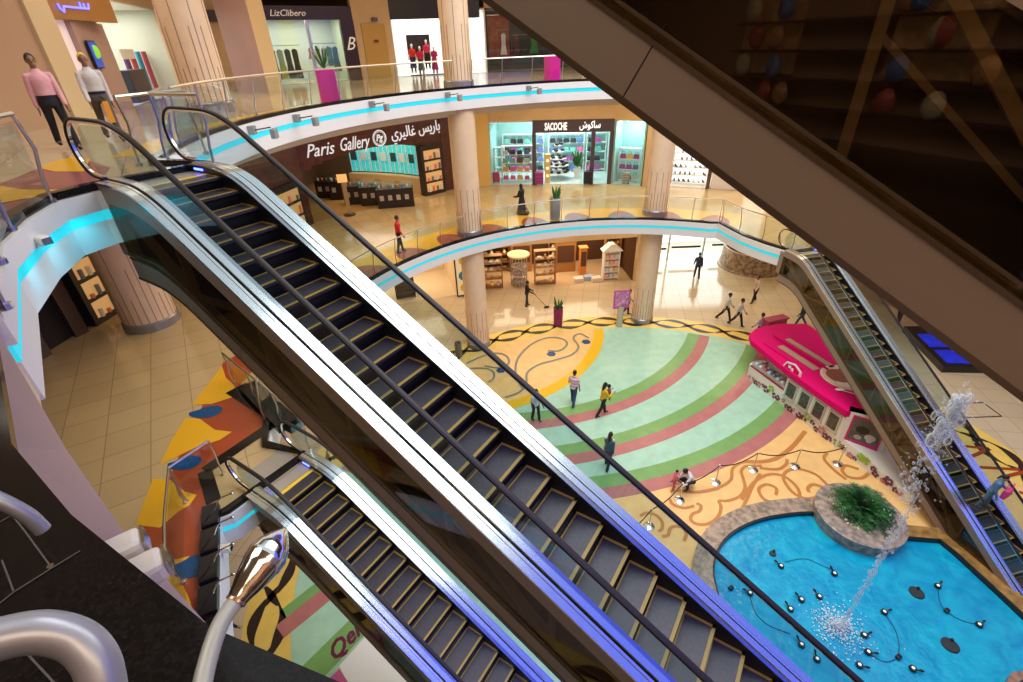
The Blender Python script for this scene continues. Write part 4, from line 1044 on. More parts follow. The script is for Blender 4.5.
for i in range(150):
    t = rnd.random(); x = 903+t*62; y = 505-t*112+rnd.gauss(0, 3); sp = 10*math.sin(PI*min(1, t*1.15+.05))+2
    p = onjet(x+rnd.gauss(0, sp*.35), y); p += Vector((rnd.gauss(0, .10), rnd.gauss(0, .10), 0))
    r = rnd.uniform(.02, .09)*(0.6+.7*(t > .55)); b.ell(p, (r*rnd.uniform(.5, 1), r*rnd.uniform(.5, 1), r*rnd.uniform(1, 2)), 8, 6)
for i in range(260):
    t = rnd.random(); x = 895+t*70; y = 512-t*118; p = onjet(x+rnd.gauss(0, 7), y+rnd.gauss(0, 6)); b.ell(p+Vector((rnd.gauss(0, .15), rnd.gauss(0, .15), 0)), rnd.uniform(.008, .028), 6, 4)
sp = b.build('spray', wj, jet, smooth=True, angle=0); sp['kind'] = 'stuff'
b = MB(); wsp = mat('splash_foam', (0.80, 0.90, 0.95), 0.5)
for i in range(1100):
    a = rnd.uniform(0, 2*PI); r = abs(rnd.gauss(0, .38)); r2 = rnd.uniform(.008, .026)
    b.ell((jb.x-.1+r*math.cos(a), jb.y+r*math.sin(a), ZW+abs(rnd.gauss(0, .18))*max(0, 1-r)), (r2, r2, r2*.8), 6, 4)
sp = b.build('splash', wsp, jet, smooth=True, angle=0); sp['kind'] = 'stuff'

# ================================================================== magenta kiosk
KA, KB = Vector((12.12, 20.53, 0)), Vector((14.77, 12.09, 0)); kd = (KB-KA).normalized(); kn = Vector((-kd.y, kd.x, 0)); 
if kn.x < 0: kn = -kn          # away from the pale floor
K = lambda t, o, z: KA+kd*t+kn*o+Vector((0, 0, z))
ks_ = empty('ice_cream_kiosk', KA+kd*4, 'magenta-roofed ice cream kiosk with white flowered counter walls', 'kiosk')
def kbox(mb, t0, t1, o0, o1, z0, z1): mb.hexa([K(t0, o0, z0), K(t0, o1, z0), K(t1, o1, z0), K(t1, o0, z0)][::-1], [K(t0, o0, z1), K(t0, o1, z1), K(t1, o1, z1), K(t1, o0, z1)][::-1])
wk = mat('kiosk_white', (0.78, 0.78, 0.70), 0.35)
b = MB(); kbox(b, 0.15, 2.35, 0, .55, 0, .78)
pa = [K(0.15, .0, 0), K(-.08, .18, 0), K(-.16, .5, 0), K(-.1, .9, 0), K(0.15, 1.2, 0)]
b.prism([(p.x, p.y) for p in pa], 0, .78); b.build('counter', wk, ks_)
b = MB(); kbox(b, 0.15, 2.35, -.012, .56, .78, .83); b.build('red_trim', mat('kiosk_red', (0.5, 0.01, 0.05), .4), ks_)
b = MB(); kbox(b, 0.2, 2.3, .04, .52, .84, 1.02); b.build('display_base', mat('tray_grey', (0.5, 0.5, 0.52), .3, .5), ks_)
rnd = random.Random(5); tubc = [(.5, .75, .85), (.8, .75, .7), (.25, .28, .32), (.6, .12, .2), (.35, .5, .6)]
for i in range(7):
    for j in range(2):
        b = MB(); c = K(0.38+i*.28, .17+j*.22, 1.02); b.box(c+Vector((0, 0, .02)), (.17, .22, .07), math.atan2(kd.y, kd.x)); b.ell(c+Vector((0, 0, .05)), (.09, .08, .05), 8, 6)
        b.build('ice_cream_tub', mat('tub_%d' % ((i+j) % 5), tubc[(i*2+j) % 5], .5), ks_)
b = MB(); b.hexa([K(.18, .0, .83), K(.18, .02, .83), K(2.3, .02, .83), K(2.3, 0, .83)][::-1], [K(.18, .22, 1.3), K(.18, .24, 1.3), K(2.3, .24, 1.3), K(2.3, .22, 1.3)][::-1]); b.build('display_glass', glass, ks_)
# window wall
b = MB(); kbox(b, 2.35, 5.45, 0, .25, 0, 1.55); b.build('window_wall', wk, ks_)
for i in range(4):
    t0 = 2.45+i*.76
    fr = MB(); kbox(fr, t0, t0+.58, -.05, .0, .62, 1.50); f = fr.build('window', mat('window_frame_steel', (.55, .52, .48), .3, .6), ks_)
    m_ = MB(); kbox(m_, t0+.07, t0+.51, -.062, -.048, .70, 1.42); m_.build('pane', mat('kiosk_pane', (0.06, 0.055, 0.045), .08, noise=.5, nscale=9), f)
    m_ = MB(); kbox(m_, t0-.02, t0+.60, -.10, .02, .56, .62); m_.build('sill', mat('window_frame_steel', (.55, .52, .48), .3, .6), f)
    g = MB(); c = K(t0+.65, .3, 1.62); g.lathe(c, [(.10, 0), (.12, .18), (.0, .2)], 10); g.build('potted_decor', mat('lime_decor', (.35, .55, .02), .5) if i % 2 == 0 else whitep, ks_)
# poster panel
p0, p1 = G(841, 449, 0.30), G(867, 457, 0.30)
pd_ = Vector((p1.x-p0.x, p1.y-p0.y, 0)).normalized(); pn = Vector((pd_.y, -pd_.x, 0)); ctr = K(5.45, 0, 0); 
p0 = Vector((ctr.x-.02, ctr.y-.1, 0)); pd_ = Vector((.80, -.60, 0)).normalized(); pn = Vector((-pd_.y, pd_.x, 0))
Q = lambda u, o, z: p0+pd_*u+pn*o+Vector((0, 0, z))
def qbox(mb, u0, u1, o0, o1, z0, z1): mb.hexa([Q(u0, o0, z0), Q(u1, o0, z0), Q(u1, o1, z0), Q(u0, o1, z0)], [Q(u0, o0, z1), Q(u1, o0, z1), Q(u1, o1, z1), Q(u0, o1, z1)])
b = MB(); qbox(b, -.05, 1.5, 0, .4, 0, 2.0); b.build('poster_wall', wk, ks_)
b = MB(); qbox(b, .15, 1.33, -.03, 0, .42, 1.9); ps = b.build('poster', mat('poster_pink', (.62, .01, .14), .4), ks_)
b = MB(); qbox(b, .22, 1.26, -.036, -.03, .72, 1.82); b.build('picture', mat('poster_picture', (.10, .09, .085), .4, noise=.3, nscale=4), ps)
for (u, z, r, c_) in ((.62, 1.32, .24, (.01, .01, .01)), (.62, 1.32, .16, (.25, .24, .22)), (.95, 1.05, .2, (.55, .52, .48)), (.55, .92, .14, (.45, .42, .36)), (.95, .88, .10, (.55, .35, .12))):
    b = MB(); c = Q(u, -.04-.001*r, z); pts = [c+pd_*r*math.cos(a)+Vector((0, 0, r*.8*math.sin(a))) for a in [i*PI/9 for i in range(18)]]
    b.add(pts, [tuple(range(18))]); b.build('printed_spot', mat('spot_%.2f' % c_[0], c_, .4), ps)
text_mesh('lettering', 'Macciato', .19, whitep, ps, Q(.24, -.045, .50), pd_, depth=.004, shear=.25)
# low flowered wall running on
b = MB(); lo = [K(5.3, 0, 0), K(8.75, 0, 0), K(8.75, .8, 0), K(5.3, 1.4, 0)]; hi = [K(5.3, .02, .62), K(8.75, .02, .40), K(8.75, .8, .40), K(5.3, 1.4, .62)]
b.hexa(lo if (lo[1]-lo[0]).cross(lo[2]-lo[0]).z > 0 else lo[::-1], hi if (lo[1]-lo[0]).cross(lo[2]-lo[0]).z > 0 else hi[::-1]); b.build('low_wall', wk, ks_)
# flower decals
rnd = random.Random(9); dec = [mat('decal_plum', (.16, .03, .07), .5), mat('decal_lime', (.30, .50, .03), .5), mat('decal_rose', (.55, .22, .22), .5), mat('decal_olive', (.30, .28, .05), .5)]
for i in range(34):
    t = .2+8.3*(i+rnd.random()*.6)/34; z = rnd.uniform(.12, .32); r = rnd.uniform(.07, .16); k = 1 if i in (6, 15, 26, 27) else (3 if i in (1, 21, 22) else (0 if i % 3 else 2))
    if k == 1: r = .15; z = .42
    b = MB(); c = K(t, -.008-.0005*i, z)
    for q in range(5):
        a = q*2*PI/5+rnd.random(); cc_ = c+kd*r*.8*math.cos(a)+Vector((0, 0, r*.8*math.sin(a))); rr = r*.55; n = 8
        b.add([cc_+kd*rr*math.cos(x*2*PI/n)+Vector((0, 0, rr*math.sin(x*2*PI/n)))-kn*.001*q for x in range(n)], [tuple(range(n))])
    b.build('flower_decal', dec[k], ks_)
# roof
rz = 2.0
rf = [(12.18, 20.9), (12.35, 21.55), (12.9, 22.1), (14.2, 22.5), (15.8, 22.4), (16.3, 19.5), (15.9, 17.0), (15.15, 14.75), (14.75, 14.72), (13.62, 15.28), (13.2, 16.4), (12.6, 18.6)]
b = MB(); b.prism(rf, rz-.30, rz); b.build('roof', mag, ks_, bevel=.04)
b = MB()
for t0, t1, o0, o1 in ((.6, 2.8, .9, 1.25), (0.2, 2.9, 1.75, 2.05)):
    kbox(b, t0, t1, o0, o1, rz+.002, rz+.03)
b.build('roof_slot', mat('slot_beige', (.45, .30, .20), .6), ks_)
b = MB(); kbox(b, .1, 2.6, .5, .56, rz+.01, rz+.05); kbox(b, -.3, 3, 1.45, 1.52, rz+.01, rz+.10); b.build('roof_rib', mag, ks_)
b = MB(); c = K(3.7, 1.75, rz+.01); b.lathe(c, [(1.0, 0), (.95, .02)], 24); dish = b.build('roof_picture', mat('dish_cream', (.72, .55, .42), .4), ks_)
for (dx, dy, r, c_) in ((-.2, .1, .55, (.30, .08, .05)), (.35, -.2, .35, (.75, .62, .5)), (-.35, -.45, .28, (.82, .75, .65)), (.3, .45, .3, (.12, .05, .04))):
    b = MB(); b.lathe(c+Vector((dx, dy, .025+.003*r)), [(r, 0), (r*.95, .006)], 18); b.build('picture_spot', mat('pic_%.2f' % c_[0], c_, .5), dish)
def flat(mb, pts, z): mb.sheet(pts, z)
# white spoon emblem and brand badge on the roof
b = MB(); s0 = K(4.3, .75, rz+.03); s1 = K(5.2, 1.35, rz+.03); b.ell(s0, (.20, .09, .012)); b.tube([s0, s1], .03, 6, flat=.5); b.build('spoon_emblem', whitep, ks_, smooth=True)
b = MB()
for q in range(6): a = q*PI/3; b.ell(K(5.2, 1.4, rz+.03)+Vector((.13*math.cos(a), .13*math.sin(a), 0)), (.06, .06, .012))
b.build('flower_emblem', whitep, ks_)
b = MB(); c = K(2.45, -.02, 1.98); pts = [c+kd*u+Vector((0, 0, v)) for u, v in ((-.5, 0), (-.35, .33), (.1, .45), (.5, .25), (.55, -.15), (.1, -.3), (-.35, -.25))]
b.add(pts+[p-kn*.04 for p in pts], [tuple(range(7)), tuple(range(13, 6, -1))]+[(i, i+7, (i+1) % 7+7, (i+1) % 7) for i in range(7)]); bd = b.build('badge', whitep, ks_)
b = MB(); pts = [c-kn*.05+kd*u+Vector((0, 0, v)) for u, v in ((-.42, 0), (-.3, .27), (.1, .38), (.42, .2), (.40, .02), (-.35, -.12))]; b.add(pts, [tuple(range(6))]); b.build('badge_face', mag, bd)
for (u, v, w_, h_, m_) in ((-.12, .18, .16, .14, whitep), (.05, .12, .12, .16, whitep), (.3, -.05, .3, .05, mat('badge_orange', (.85, .35, .02), .4)), (.32, -.12, .3, .05, mat('lime_decor', (.35, .55, .02), .5))):
    b = MB(); cc_ = c-kn*.055; b.add([cc_+kd*(u-w_/2)+Vector((0, 0, v-h_/2)), cc_+kd*(u+w_/2)+Vector((0, 0, v-h_/2)), cc_+kd*(u+w_/2)+Vector((0, 0, v+h_/2)), cc_+kd*(u-w_/2)+Vector((0, 0, v+h_/2))], [(0, 1, 2, 3)]); b.build('badge_mark', m_, bd)
b = MB(); b.box((14.6, 23.3, .9), (1.3, .4, 1.8), .3); b.box((14.6, 23.3, 1.85), (1.4, .5, .1), .3); b.build('back_cabinet', mat('deep_magenta', (.40, .0, .08), .4), ks_)
b = MB(); kbox(b, .5, 7, 2.4, 2.6, 0, 1.7); kbox(b, .6, 5.3, .5, .6, 1.0, 1.05); b.build('inner_wall', wk, ks_)

# second kiosk counter at lower left with plum lettering
c0, c1, c2 = G(352, 655, 1.0), G(338, 672, 1.0), G(375, 625, 1.0)
A0 = Vector((-5.05, 6.75)); A1 = Vector((-4.15, 7.95)); A2 = Vector((-2.6, 6.7)); A3 = Vector((-3.6, 5.2))
k2 = empty('white_counter', (-4.4, 6.6, 0), 'white kiosk counter with plum lettering seen under the lower escalator', 'counter')
b = MB(); b.prism([tuple(A0), tuple(A3), tuple(A2), tuple(A1)], 0, .95); b.build('body', wk, k2)
b = MB(); b.prism([tuple(A0+Vector((.05, .02))), tuple(A3), tuple(A2), tuple(A1)], .95, 1.0); b.build('top', whitep, k2)
d_ = (A1-A0).normalized(); plum = mat('plum_letters', (.20, .02, .07), .4)
text_mesh('lettering', 'Qellin', .62, plum, k2, Vector((A0.x-.12, A0.y+.1, 1.0)), (d_.x, d_.y, 0), depth=.05, shear=.3, bold=.012, updir=(-d_.y*.6, d_.x*.6, .8))
b = MB(); b.box((A0.x-.05, A0.y-.55, .5), (.9, .5, 1.0), .8); b.build('pink_corner', mat('pink_corner', (.55, .10, .25), .4), k2)

# ================================================================== rope stanchions
def stanchion():
    e = empty('rope_stanchion', (0, 0, 0), '', 'stanchion', 'chrome rope stanchions by the pool')
    b = MB(); b.lathe((0, 0, 0), [(.20, 0), (.20, .02), (.14, .05), (.03, .08)], 20); b.build('base', chrome, e, smooth=True, local=True)
    b = MB(); b.lathe((0, 0, .05), [(.022, 0), (.022, .88), (.035, .89), (.035, .93), (.0, .95)], 10); b.build('post', steel, e, smooth=True, local=True)
    return e
sb = stanchion(); spx = [(649, 526), (679.4, 500), (715.5, 482), (753, 469.4), (795, 466), (838, 463.6)]; tops = []
sl = ['chrome stanchion nearest the escalator edge', 'chrome stanchion directly below the crouching man', 'chrome stanchion just right of the crouching man', 'chrome stanchion on the long brown curl, middle of the row', 'chrome stanchion fifth along the rope, before the kiosk windows', 'chrome stanchion at the kiosk wall end of the rope']
for i, (x, y) in enumerate(spx):
    o = sb if i == 0 else copy_tree(sb); p = G(x, y, 0.02); o.location = (p.x, p.y, 0); o['label'] = sl[i]; tops.append(Vector((p.x, p.y, .93)))
tops[-1:] = [tops[-1], K(4.9, -.05, .95)]
pts_ = [Vector((tops[0].x-1.3, tops[0].y-1.0, .93))]+tops
for i, (a, c) in enumerate(zip(pts_, pts_[1:])):
    if i == len(pts_)-2: continue
    b = MB(); b.tube([a.lerp(c, t)-Vector((0, 0, .22*math.sin(PI*t))) for t in [k/8 for k in range(9)]], .022, 6); tag(b.build('rope', black, smooth=True), ['black rope leaving toward the escalator', 'black rope left of the crouching man', 'black rope passing the crouching man', 'black rope between the third and fourth stanchions', 'black rope between the fourth and fifth stanchions', 'black rope ending at the kiosk'][i], 'rope', 'ropes of the pool barrier')

# ================================================================== small furniture
def planter(x, y, z, m, lab, h=1.05, r=.24, catl='planter'):
    e = empty('tall_planter', (x, y, z), lab, catl)
    b = MB(); b.lathe((x, y, z), [(r*.9, 0), (r, h-.06), (r, h), (r-.03, h), (r-.04, h-.08)], 24); b.build('pot', m, e, smooth=True, angle=30)
    q = empty('potted_cactus', (x, y, z+h-.08), 'upright green plant growing in the ' + lab.split(' planter')[0] + ' planter', 'plant'); rn = random.Random(int(x*10))
    b = MB()
    for i in range(9):
        a = rn.uniform(0, 6.28); l_ = rn.uniform(.35, .75); s0 = Vector((x+.07*math.cos(a), y+.07*math.sin(a), z+h-.08)); b.tube([s0, s0+Vector((.14*math.cos(a), .14*math.sin(a), l_*.6)), s0+Vector((.22*math.cos(a), .22*math.sin(a), l_))], [.05, .06, .02], 6)
    b.build('stems', leaf, q, smooth=True)
p = G(558, 325, 0); planter(p.x, p.y, 0, mat('plum_planter', (.22, .01, .09), .35), 'plum red planter on the chain ring', 1.25, .30)
p = G(555, 219, F1); planter(p.x, p.y, F1, mat('grey_planter', (.30, .30, .32), .4), 'grey planter behind the first floor railing', 1.2, .30)
def mplanter(pt, lab):
    e = empty('tall_planter', (pt.x, pt.y, F2), lab, 'planter', 'magenta planters on the second floor'); b = MB(); b.box((pt.x, pt.y, F2+.55), (.62, .62, 1.1), .4); b.build('pot', magp, e, bevel=.03)
    b = MB(); rn = random.Random(2)
    for i in range(22):
        a = rn.uniform(0, 6.28); s0 = Vector((pt.x, pt.y, F2+1.08)); t = s0+Vector((.3*math.cos(a), .3*math.sin(a), rn.uniform(.25, .7))); b.bar(s0, t, .05, .01)
    b.build('leaves', leaf, e)
mplanter(G(331, 103, F2), 'magenta planter before the lingerie shop window'); mplanter(G(552, 80, F2), 'magenta planter at the overhead escalator edge')
# poster stand
p = G(619, 326, 0); e = empty('poster_stand', p, 'pink framed poster stand beside the round column', 'poster stand')
b = MB(); b.lathe(p, [(.22, 0), (.2, .06), (.19, 1.35), (.05, 1.38)], 20); b.build('pedestal', mat('pedestal_glass', (.55, .50, .42), .15, .4), e, smooth=True)
b = MB(); b.box(p+Vector((0, 0, 1.85)), (.98, .08, 1.2), .1); b.build('poster_frame', mat('poster_magenta', (.60, .08, .32), .4), e)
b = MB(); b.box(p+Vector((0, -.045, 1.88)), (.80, .02, .95), .1); b.build('poster_picture', mat('poster_lilac', (.60, .25, .42), .4, noise=.5, nscale=5), e)
# litter bin, pole sign
p = G(459, 356, 0); e = empty('rubbish_bin', p, 'grey cylindrical rubbish bin beside the column', 'bin'); b = MB(); b.lathe(p, [(.20, 0), (.20, .85), (.17, .9)], 20); b.build('body', mat('bin_grey', (.25, .22, .17), .35, .5), e, smooth=True); b = MB(); b.lathe(p+Vector((0, 0, .9)), [(.17, 0), (.17, .03), (.05, .05)], 20); b.build('lid', black, e)
p = G(350, 215, F1); e = empty('pole_sign', p, 'slim gold pole sign standing before the perfume shop', 'sign'); b = MB(); b.lathe(p, [(.34, 0), (.34, .05), (.05, .07)], 24); b.build('base', black, e)
b = MB(); b.box(p+Vector((0, 0, 1.0)), (.22, .10, 1.9)); b.build('post', mat('gold_post', (.55, .40, .22), .3, .4), e)
b = MB(); b.box(p+Vector((0, -.1, 2.15)), (.55, .06, .45), .2); b.build('panel', mat('gold_panel', (.80, .50, .18), .3, emit=(1, .6, .2), es=.5), e)
# floor mirror-like strip lamp reflections are real light; security camera domes
# blue-lit display box, right side
bx = [G2(904, 326, .35), G2(944, 367, .35), G2(1012, 368, .35), G2(962, 327, .35)]
e = empty('display_box', (*G2(950, 346, 0), 0), 'low black display box with two blue lit panels at the right', 'display box')
b = MB(); b.prism(bx, 0, .35); b.build('case', black, e)
for q in ([(917, 334), (930, 347), (968, 347), (952, 334)], [(934, 350), (947, 363), (990, 364), (974, 350)]):
    b = MB(); b.prism([G2(x, y, .36) for x, y in q], .352, .37); b.build('lit_panel', mat('blue_panel', (.01, .02, .3), .2, emit=(.01, .04, 1.0), es=.35, noise=.6, nscale=2), e)
# low crossbar frame right of it
p = G(975, 410, 0); b = MB(); 
for dx, dy, sx, sy in ((0, .5, 1.6, .06), (0, -.5, 1.6, .06), (.8, 0, .06, 1.0), (-.8, 0, .06, 1.0)): b.box((p.x+dx, p.y+dy, .006), (sx, sy, .012))
b.build('drain_frame_inlay', chainm, floor)
# stone basin wall near the doors
b = MB(); cw = Vector((18.75, 35.0, 0)); b.lathe(cw, [(2.45, 0), (2.45, .12), (2.3, .14), (2.2, 1.5), (2.05, 1.5), (2.05, 0)], 40, caps=False)
o = b.build('stone_basin', mat('crazed_stone', (.50, .36, .24), .4, col2=(.16, .10, .07), nscale=4), smooth=True, angle=30); tag(o, 'curved low basin wall of crazed stone near the glass doors', 'basin')

# ================================================================== fascia spotlights
def spot(pt, out, lab, grp):
    pt = Vector(pt); o = Vector((out[0], out[1], 0)).normalized(); l = Vector((-o.y, o.x, 0))
    e = empty('wall_spotlight', pt, lab, 'spotlight', grp)
    b = MB(); b.box(pt+o*.09, (.17, .17, .22), math.atan2(o.y, o.x)); b.build('mount', mat('spot_grey', (.32, .32, .31), .4, .3), e)
    b = MB(); b.tube([pt+o*.15, pt+o*.62+Vector((0, 0, .06))], .018, 6); b.build('arm', black, e)
    b = MB(); c = pt+o*.68-Vector((0, 0, .10)); b.box(c, (.13, .25, .24), math.atan2(o.y, o.x)); b.build('lamp_head', mat('spot_grey', (.32, .32, .31), .4, .3), e, bevel=.02)
    b = MB(); b.box(c-Vector((0, 0, .125)), (.10, .2, .02), math.atan2(o.y, o.x)); b.build('lens', chrome, e)
for i, (x, y) in enumerate([(252, 129), (316, 117), (383, 103.5), (463, 95), (541, 89)]):
    p = G(x, y+2, F2-.18); a = math.atan2(p.y-CY, p.x-CX); pp = Vector((CX+CR*math.cos(a)-.07*math.cos(a), CY+CR*math.sin(a)-.07*math.sin(a), F2-.16))
    spot(pp, (-math.cos(a)*.6+.5, -math.sin(a)*.6), ['grey wall spotlight nearest the escalator head on the second floor edge', 'second grey wall spotlight from the escalator head', 'grey wall spotlight below the brown lift lobby', 'grey wall spotlight right at the dress shop column', 'grey wall spotlight farthest along, near the overhead escalator'][i], 'grey spotlights on the white second floor edge')
def small_flood(pt, out, lab, grp=None, sc=1.0):
    pt = Vector(pt); o = Vector((out[0], out[1], 0)).normalized(); a = math.atan2(o.y, o.x)
    e = empty('floodlight', pt, lab, 'floodlight', grp)
    b = MB(); b.box(pt+o*.05*sc, (.10*sc, .20*sc, .16*sc), a); b.build('mount', whitep, e)
    b = MB(); b.box(pt+o*.20*sc+Vector((0, 0, .06*sc)), (.24*sc, .17*sc, .14*sc), a); b.build('body', mat('lamp_cream', (.80, .74, .62), .4), e, bevel=.02)
    b = MB(); b.box(pt+o*.33*sc+Vector((0, 0, .05*sc)), (.03*sc, .15*sc, .12*sc), a); b.build('lens', chrome, e)
p = G(31, 240, F2-.22); small_flood((p.x+.05, p.y, F2-.25), (.8, -.3), 'cream floodlight on the white second floor edge at far left', sc=.7)
p = G(216, 552, F1-.1); small_flood((p.x, p.y, F1-.1), (1, .2), 'small white floodlight on the first floor edge beside the gooseneck lamp', sc=.9)

# ================================================================== near the viewer
# pink lower panel of the near edge
T_ = [(-4.06, 3.42), (-2.58, 1.89), (-1.92, 1.42), (-1.07, .92), (0, .52), (1.5, .16)]
B_ = [(-4.91, 4.03), (-3.45, 2.83), (-2.52, 2.07), (-1.47, 1.31), (-.2, .80), (1.5, .4)]
b = MB(); vs = [(x, y, F2-.02) for x, y in T_]+[(x, y, F2-.9) for x, y in B_]; vs2 = [(x+.02, y-.12, z) for x, y, z in vs]; n = 6
b.add(vs+vs2, [(i, i+n, i+1+n, i+1) for i in range(n-1)]+[(i+2*n+1, i+3*n+1, i+3*n, i+2*n) for i in range(n-1)]+[(i+n, i+3*n, i+1+3*n, i+1+n) for i in range(n-1)])
o = b.build('trim_5', mat('rosy_panel', (.42, .29, .27), .45, noise=.03, nscale=2)); struct(o, 'rosy cladding panel under the black stone edge near the viewer', 'cladding')
# black granite paving with joints
gp = [(-5.46, 5.03), (-4.06, 3.40), (-2.58, 1.87), (-1.92, 1.40), (-1.07, .90), (0, .50), (1.5, .14), (4, -1.15), (4, -4.3), (-8, -4.3), (-8, 3.0), (-6.2, 5.1)]
b = MB(); b.sheet(gp, F2+.006)
b.loopwall(gp[:8], F2-.06, F2+.005, .03, False, 1); b.build('black_stone_border', granite, fl2)
jm = mat('joint_grey', (.10, .09, .085), .5)
b = MB()
for l in ([(0, 603), (14, 592), (52, 568), (80, 551)], [(0, 522), (14, 514)], [(14, 592), (2, 560)], [(52, 568), (24, 530), (0, 500)], [(22, 648), (70, 700)]):
    P = [G2(x, y, F2+.01) for x, y in l]; b.ribbon(P, .006, F2+.011)
b.build('stone_joint', jm, fl2)
b = MB(); p = G(52, 568, F2); b.lathe((p.x, p.y, F2+.008), [(.012, 0), (.012, .006)], 10); b.build('stud', chrome, fl2)
def raypt(x, y, dist):
    d = CM.T @ np.array([(x-511.5)/FPX, (341-y)/FPX, 1.0]); d = d/np.linalg.norm(d); return Vector((d[0]*dist, d[1]*dist, EYE+d[2]*dist))
hr = mat('near_rail', (.36, .36, .42), .35, .5)
P = [raypt(x, y, D) for x, y, D in ((-60, 655, 1.15), (-5, 640, 1.14), (40, 632, 1.13), (75, 640, 1.13), (95, 660, 1.13), (103, 690, 1.14), (106, 730, 1.16))]
b = MB(); b.tube(smoothline(P, 6), .031, 14); e = empty('chrome_rail', P[3], 'thick grey metal rail curving down at the lower left corner', 'handrail'); b.build('tube', hr, e, smooth=True)
b = MB(); b.cyl(Vector((P[-1].x, P[-1].y, F2)), .045, .04, 12); b.tube([P[-1], Vector((P[-1].x, P[-1].y, F2))], .03, 10); b.build('foot', hr, e, smooth=True)
P = [raypt(x, y, D) for x, y, D in ((-20, 492, 1.75), (5, 503, 1.75), (28, 516, 1.76), (43, 530, 1.78))]
b = MB(); b.tube(smoothline(P, 6), .018, 10); e = empty('bent_rod', P[2], 'short grey bent rod at the left edge above the black stone', 'rod'); b.build('tube', hr, e, smooth=True)
# gooseneck lamp
P = [raypt(x, y, D) for x, y, D in ((196, 760, 1.25), (200, 700, 1.27), (208, 660, 1.29), (220, 625, 1.31), (236, 600, 1.33))]
e = empty('gooseneck_lamp', (P[0].x, P[0].y, F2), 'grey gooseneck rod with a chrome teardrop lamp head', 'lamp')
b = MB(); b.tube(smoothline(P, 6), .0175, 14); b.build('stem', mat('stem_grey', (.42, .42, .40), .4, .2), e, smooth=True)
b = MB(); b.tube([P[0], Vector((P[0].x, P[0].y, F2+.01))], .0175, 10); b.lathe((P[0].x, P[0].y, F2), [(.06, 0), (.05, .02)], 16); b.build('foot', mat('stem_grey', (.42, .42, .40), .4, .2), e, smooth=True)
h0, h1 = raypt(234, 604, 1.33), raypt(286, 528, 1.36); ax = h1-h0
b = MB(); prof = [(0, .018), (.08, .021), (.2, .026), (.35, .036), (.5, .044), (.62, .046), (.75, .038), (.88, .022), (1.0, .004)]
pr = [h0+ax*t for t, r in prof]; b.tube(smoothline(pr, 4), [np.interp(i/32.0, [t for t, r in prof], [r for t, r in prof]) for i in range(33)], 24); b.build('lamp_head', chrome, e, smooth=True, angle=60)
b = MB(); b.tube([h0+ax*.02, h0+ax*.05], .0225, 20); b.build('collar', mat('collar_bronze', (.55, .32, .2), .25, .9), e, smooth=True)
# pair of cream floodlights on the rosy panel
for i, (x, y, l) in enumerate(((113, 556, 'upper of the two cream floodlights on the rosy panel'), (134, 577, 'lower of the two cream floodlights on the rosy panel'))):
    p = G(x, y, F2-.30); a = math.radians(38)
    e = empty('floodlight', p, l, 'floodlight', 'cream floodlights near the viewer')
    b = MB(); b.box(p, (.25, .14, .12), a); b.build('body', mat('lamp_cream', (.80, .74, .62), .4), e, bevel=.03)
    b = MB(); R_ = Matrix.Rotation(a, 3, 'Z'); c = p+R_ @ Vector((-.14, 0, 0)); vs = []
    b.T = Matrix.Translation(c) @ R_.to_4x4() @ Matrix.Rotation(PI/2, 4, 'X'); b.lathe((0, 0, -.07), [(.058, 0), (.058, .14)], 18); b.T = None; b.build('back_housing', mat('lamp_cream', (.80, .74, .62), .4), e, smooth=True)
    b = MB(); b.box(p+R_ @ Vector((.13, 0, 0)), (.012, .12, .10), a); b.build('lens', chrome, e)
    b = MB(); b.tube([c+R_ @ Vector((-.02, -.05, .058)), c+R_ @ Vector((.0, 0, .064)), c+R_ @ Vector((.05, .05, .060))], .006, 6); b.build('strap', black, e)
# little clamp lamps and dark machinery beside the first floor railing
b = MB(); p = G(180, 560, F1); mc = empty('equipment_box', (-6.6, 6.2, F1), 'dark equipment boxes with small chrome arms beside the first floor railing', 'equipment')
for i in range(4):
    x, y = -6.45+.3*i, 7.0-.62*i; b.box((x-.05, y, F1+.10), (.32, .60, .16), .45); b.tube(smoothline([(x, y+.25, F1+.2), (x+.1, y, F1+.32), (x-.05, y-.3, F1+.2)], 4), .02, 6)
b.build('housing', black, mc, bevel=.02)
for i in range(4):
    x, y = -6.35+.3*i, 7.0-.62*i; m_ = MB(); m_.tube(smoothline([(x, y, F1+.3), (x+.15, y+.05, F1+.55), (x+.35, y+.15, F1+.6)], 4), .015, 6); m_.ell((x+.38, y+.16, F1+.6), (.045, .03, .03)); m_.build('arm', chrome, mc, smooth=True)
# person leaning in shadow under the lamp
person('dark-haired person seen from above behind the gooseneck lamp', P2(234, 650, F0), 0, 1.7, (.012, .012, .014), (.012, .012, .014), stride=(.1, -.1))
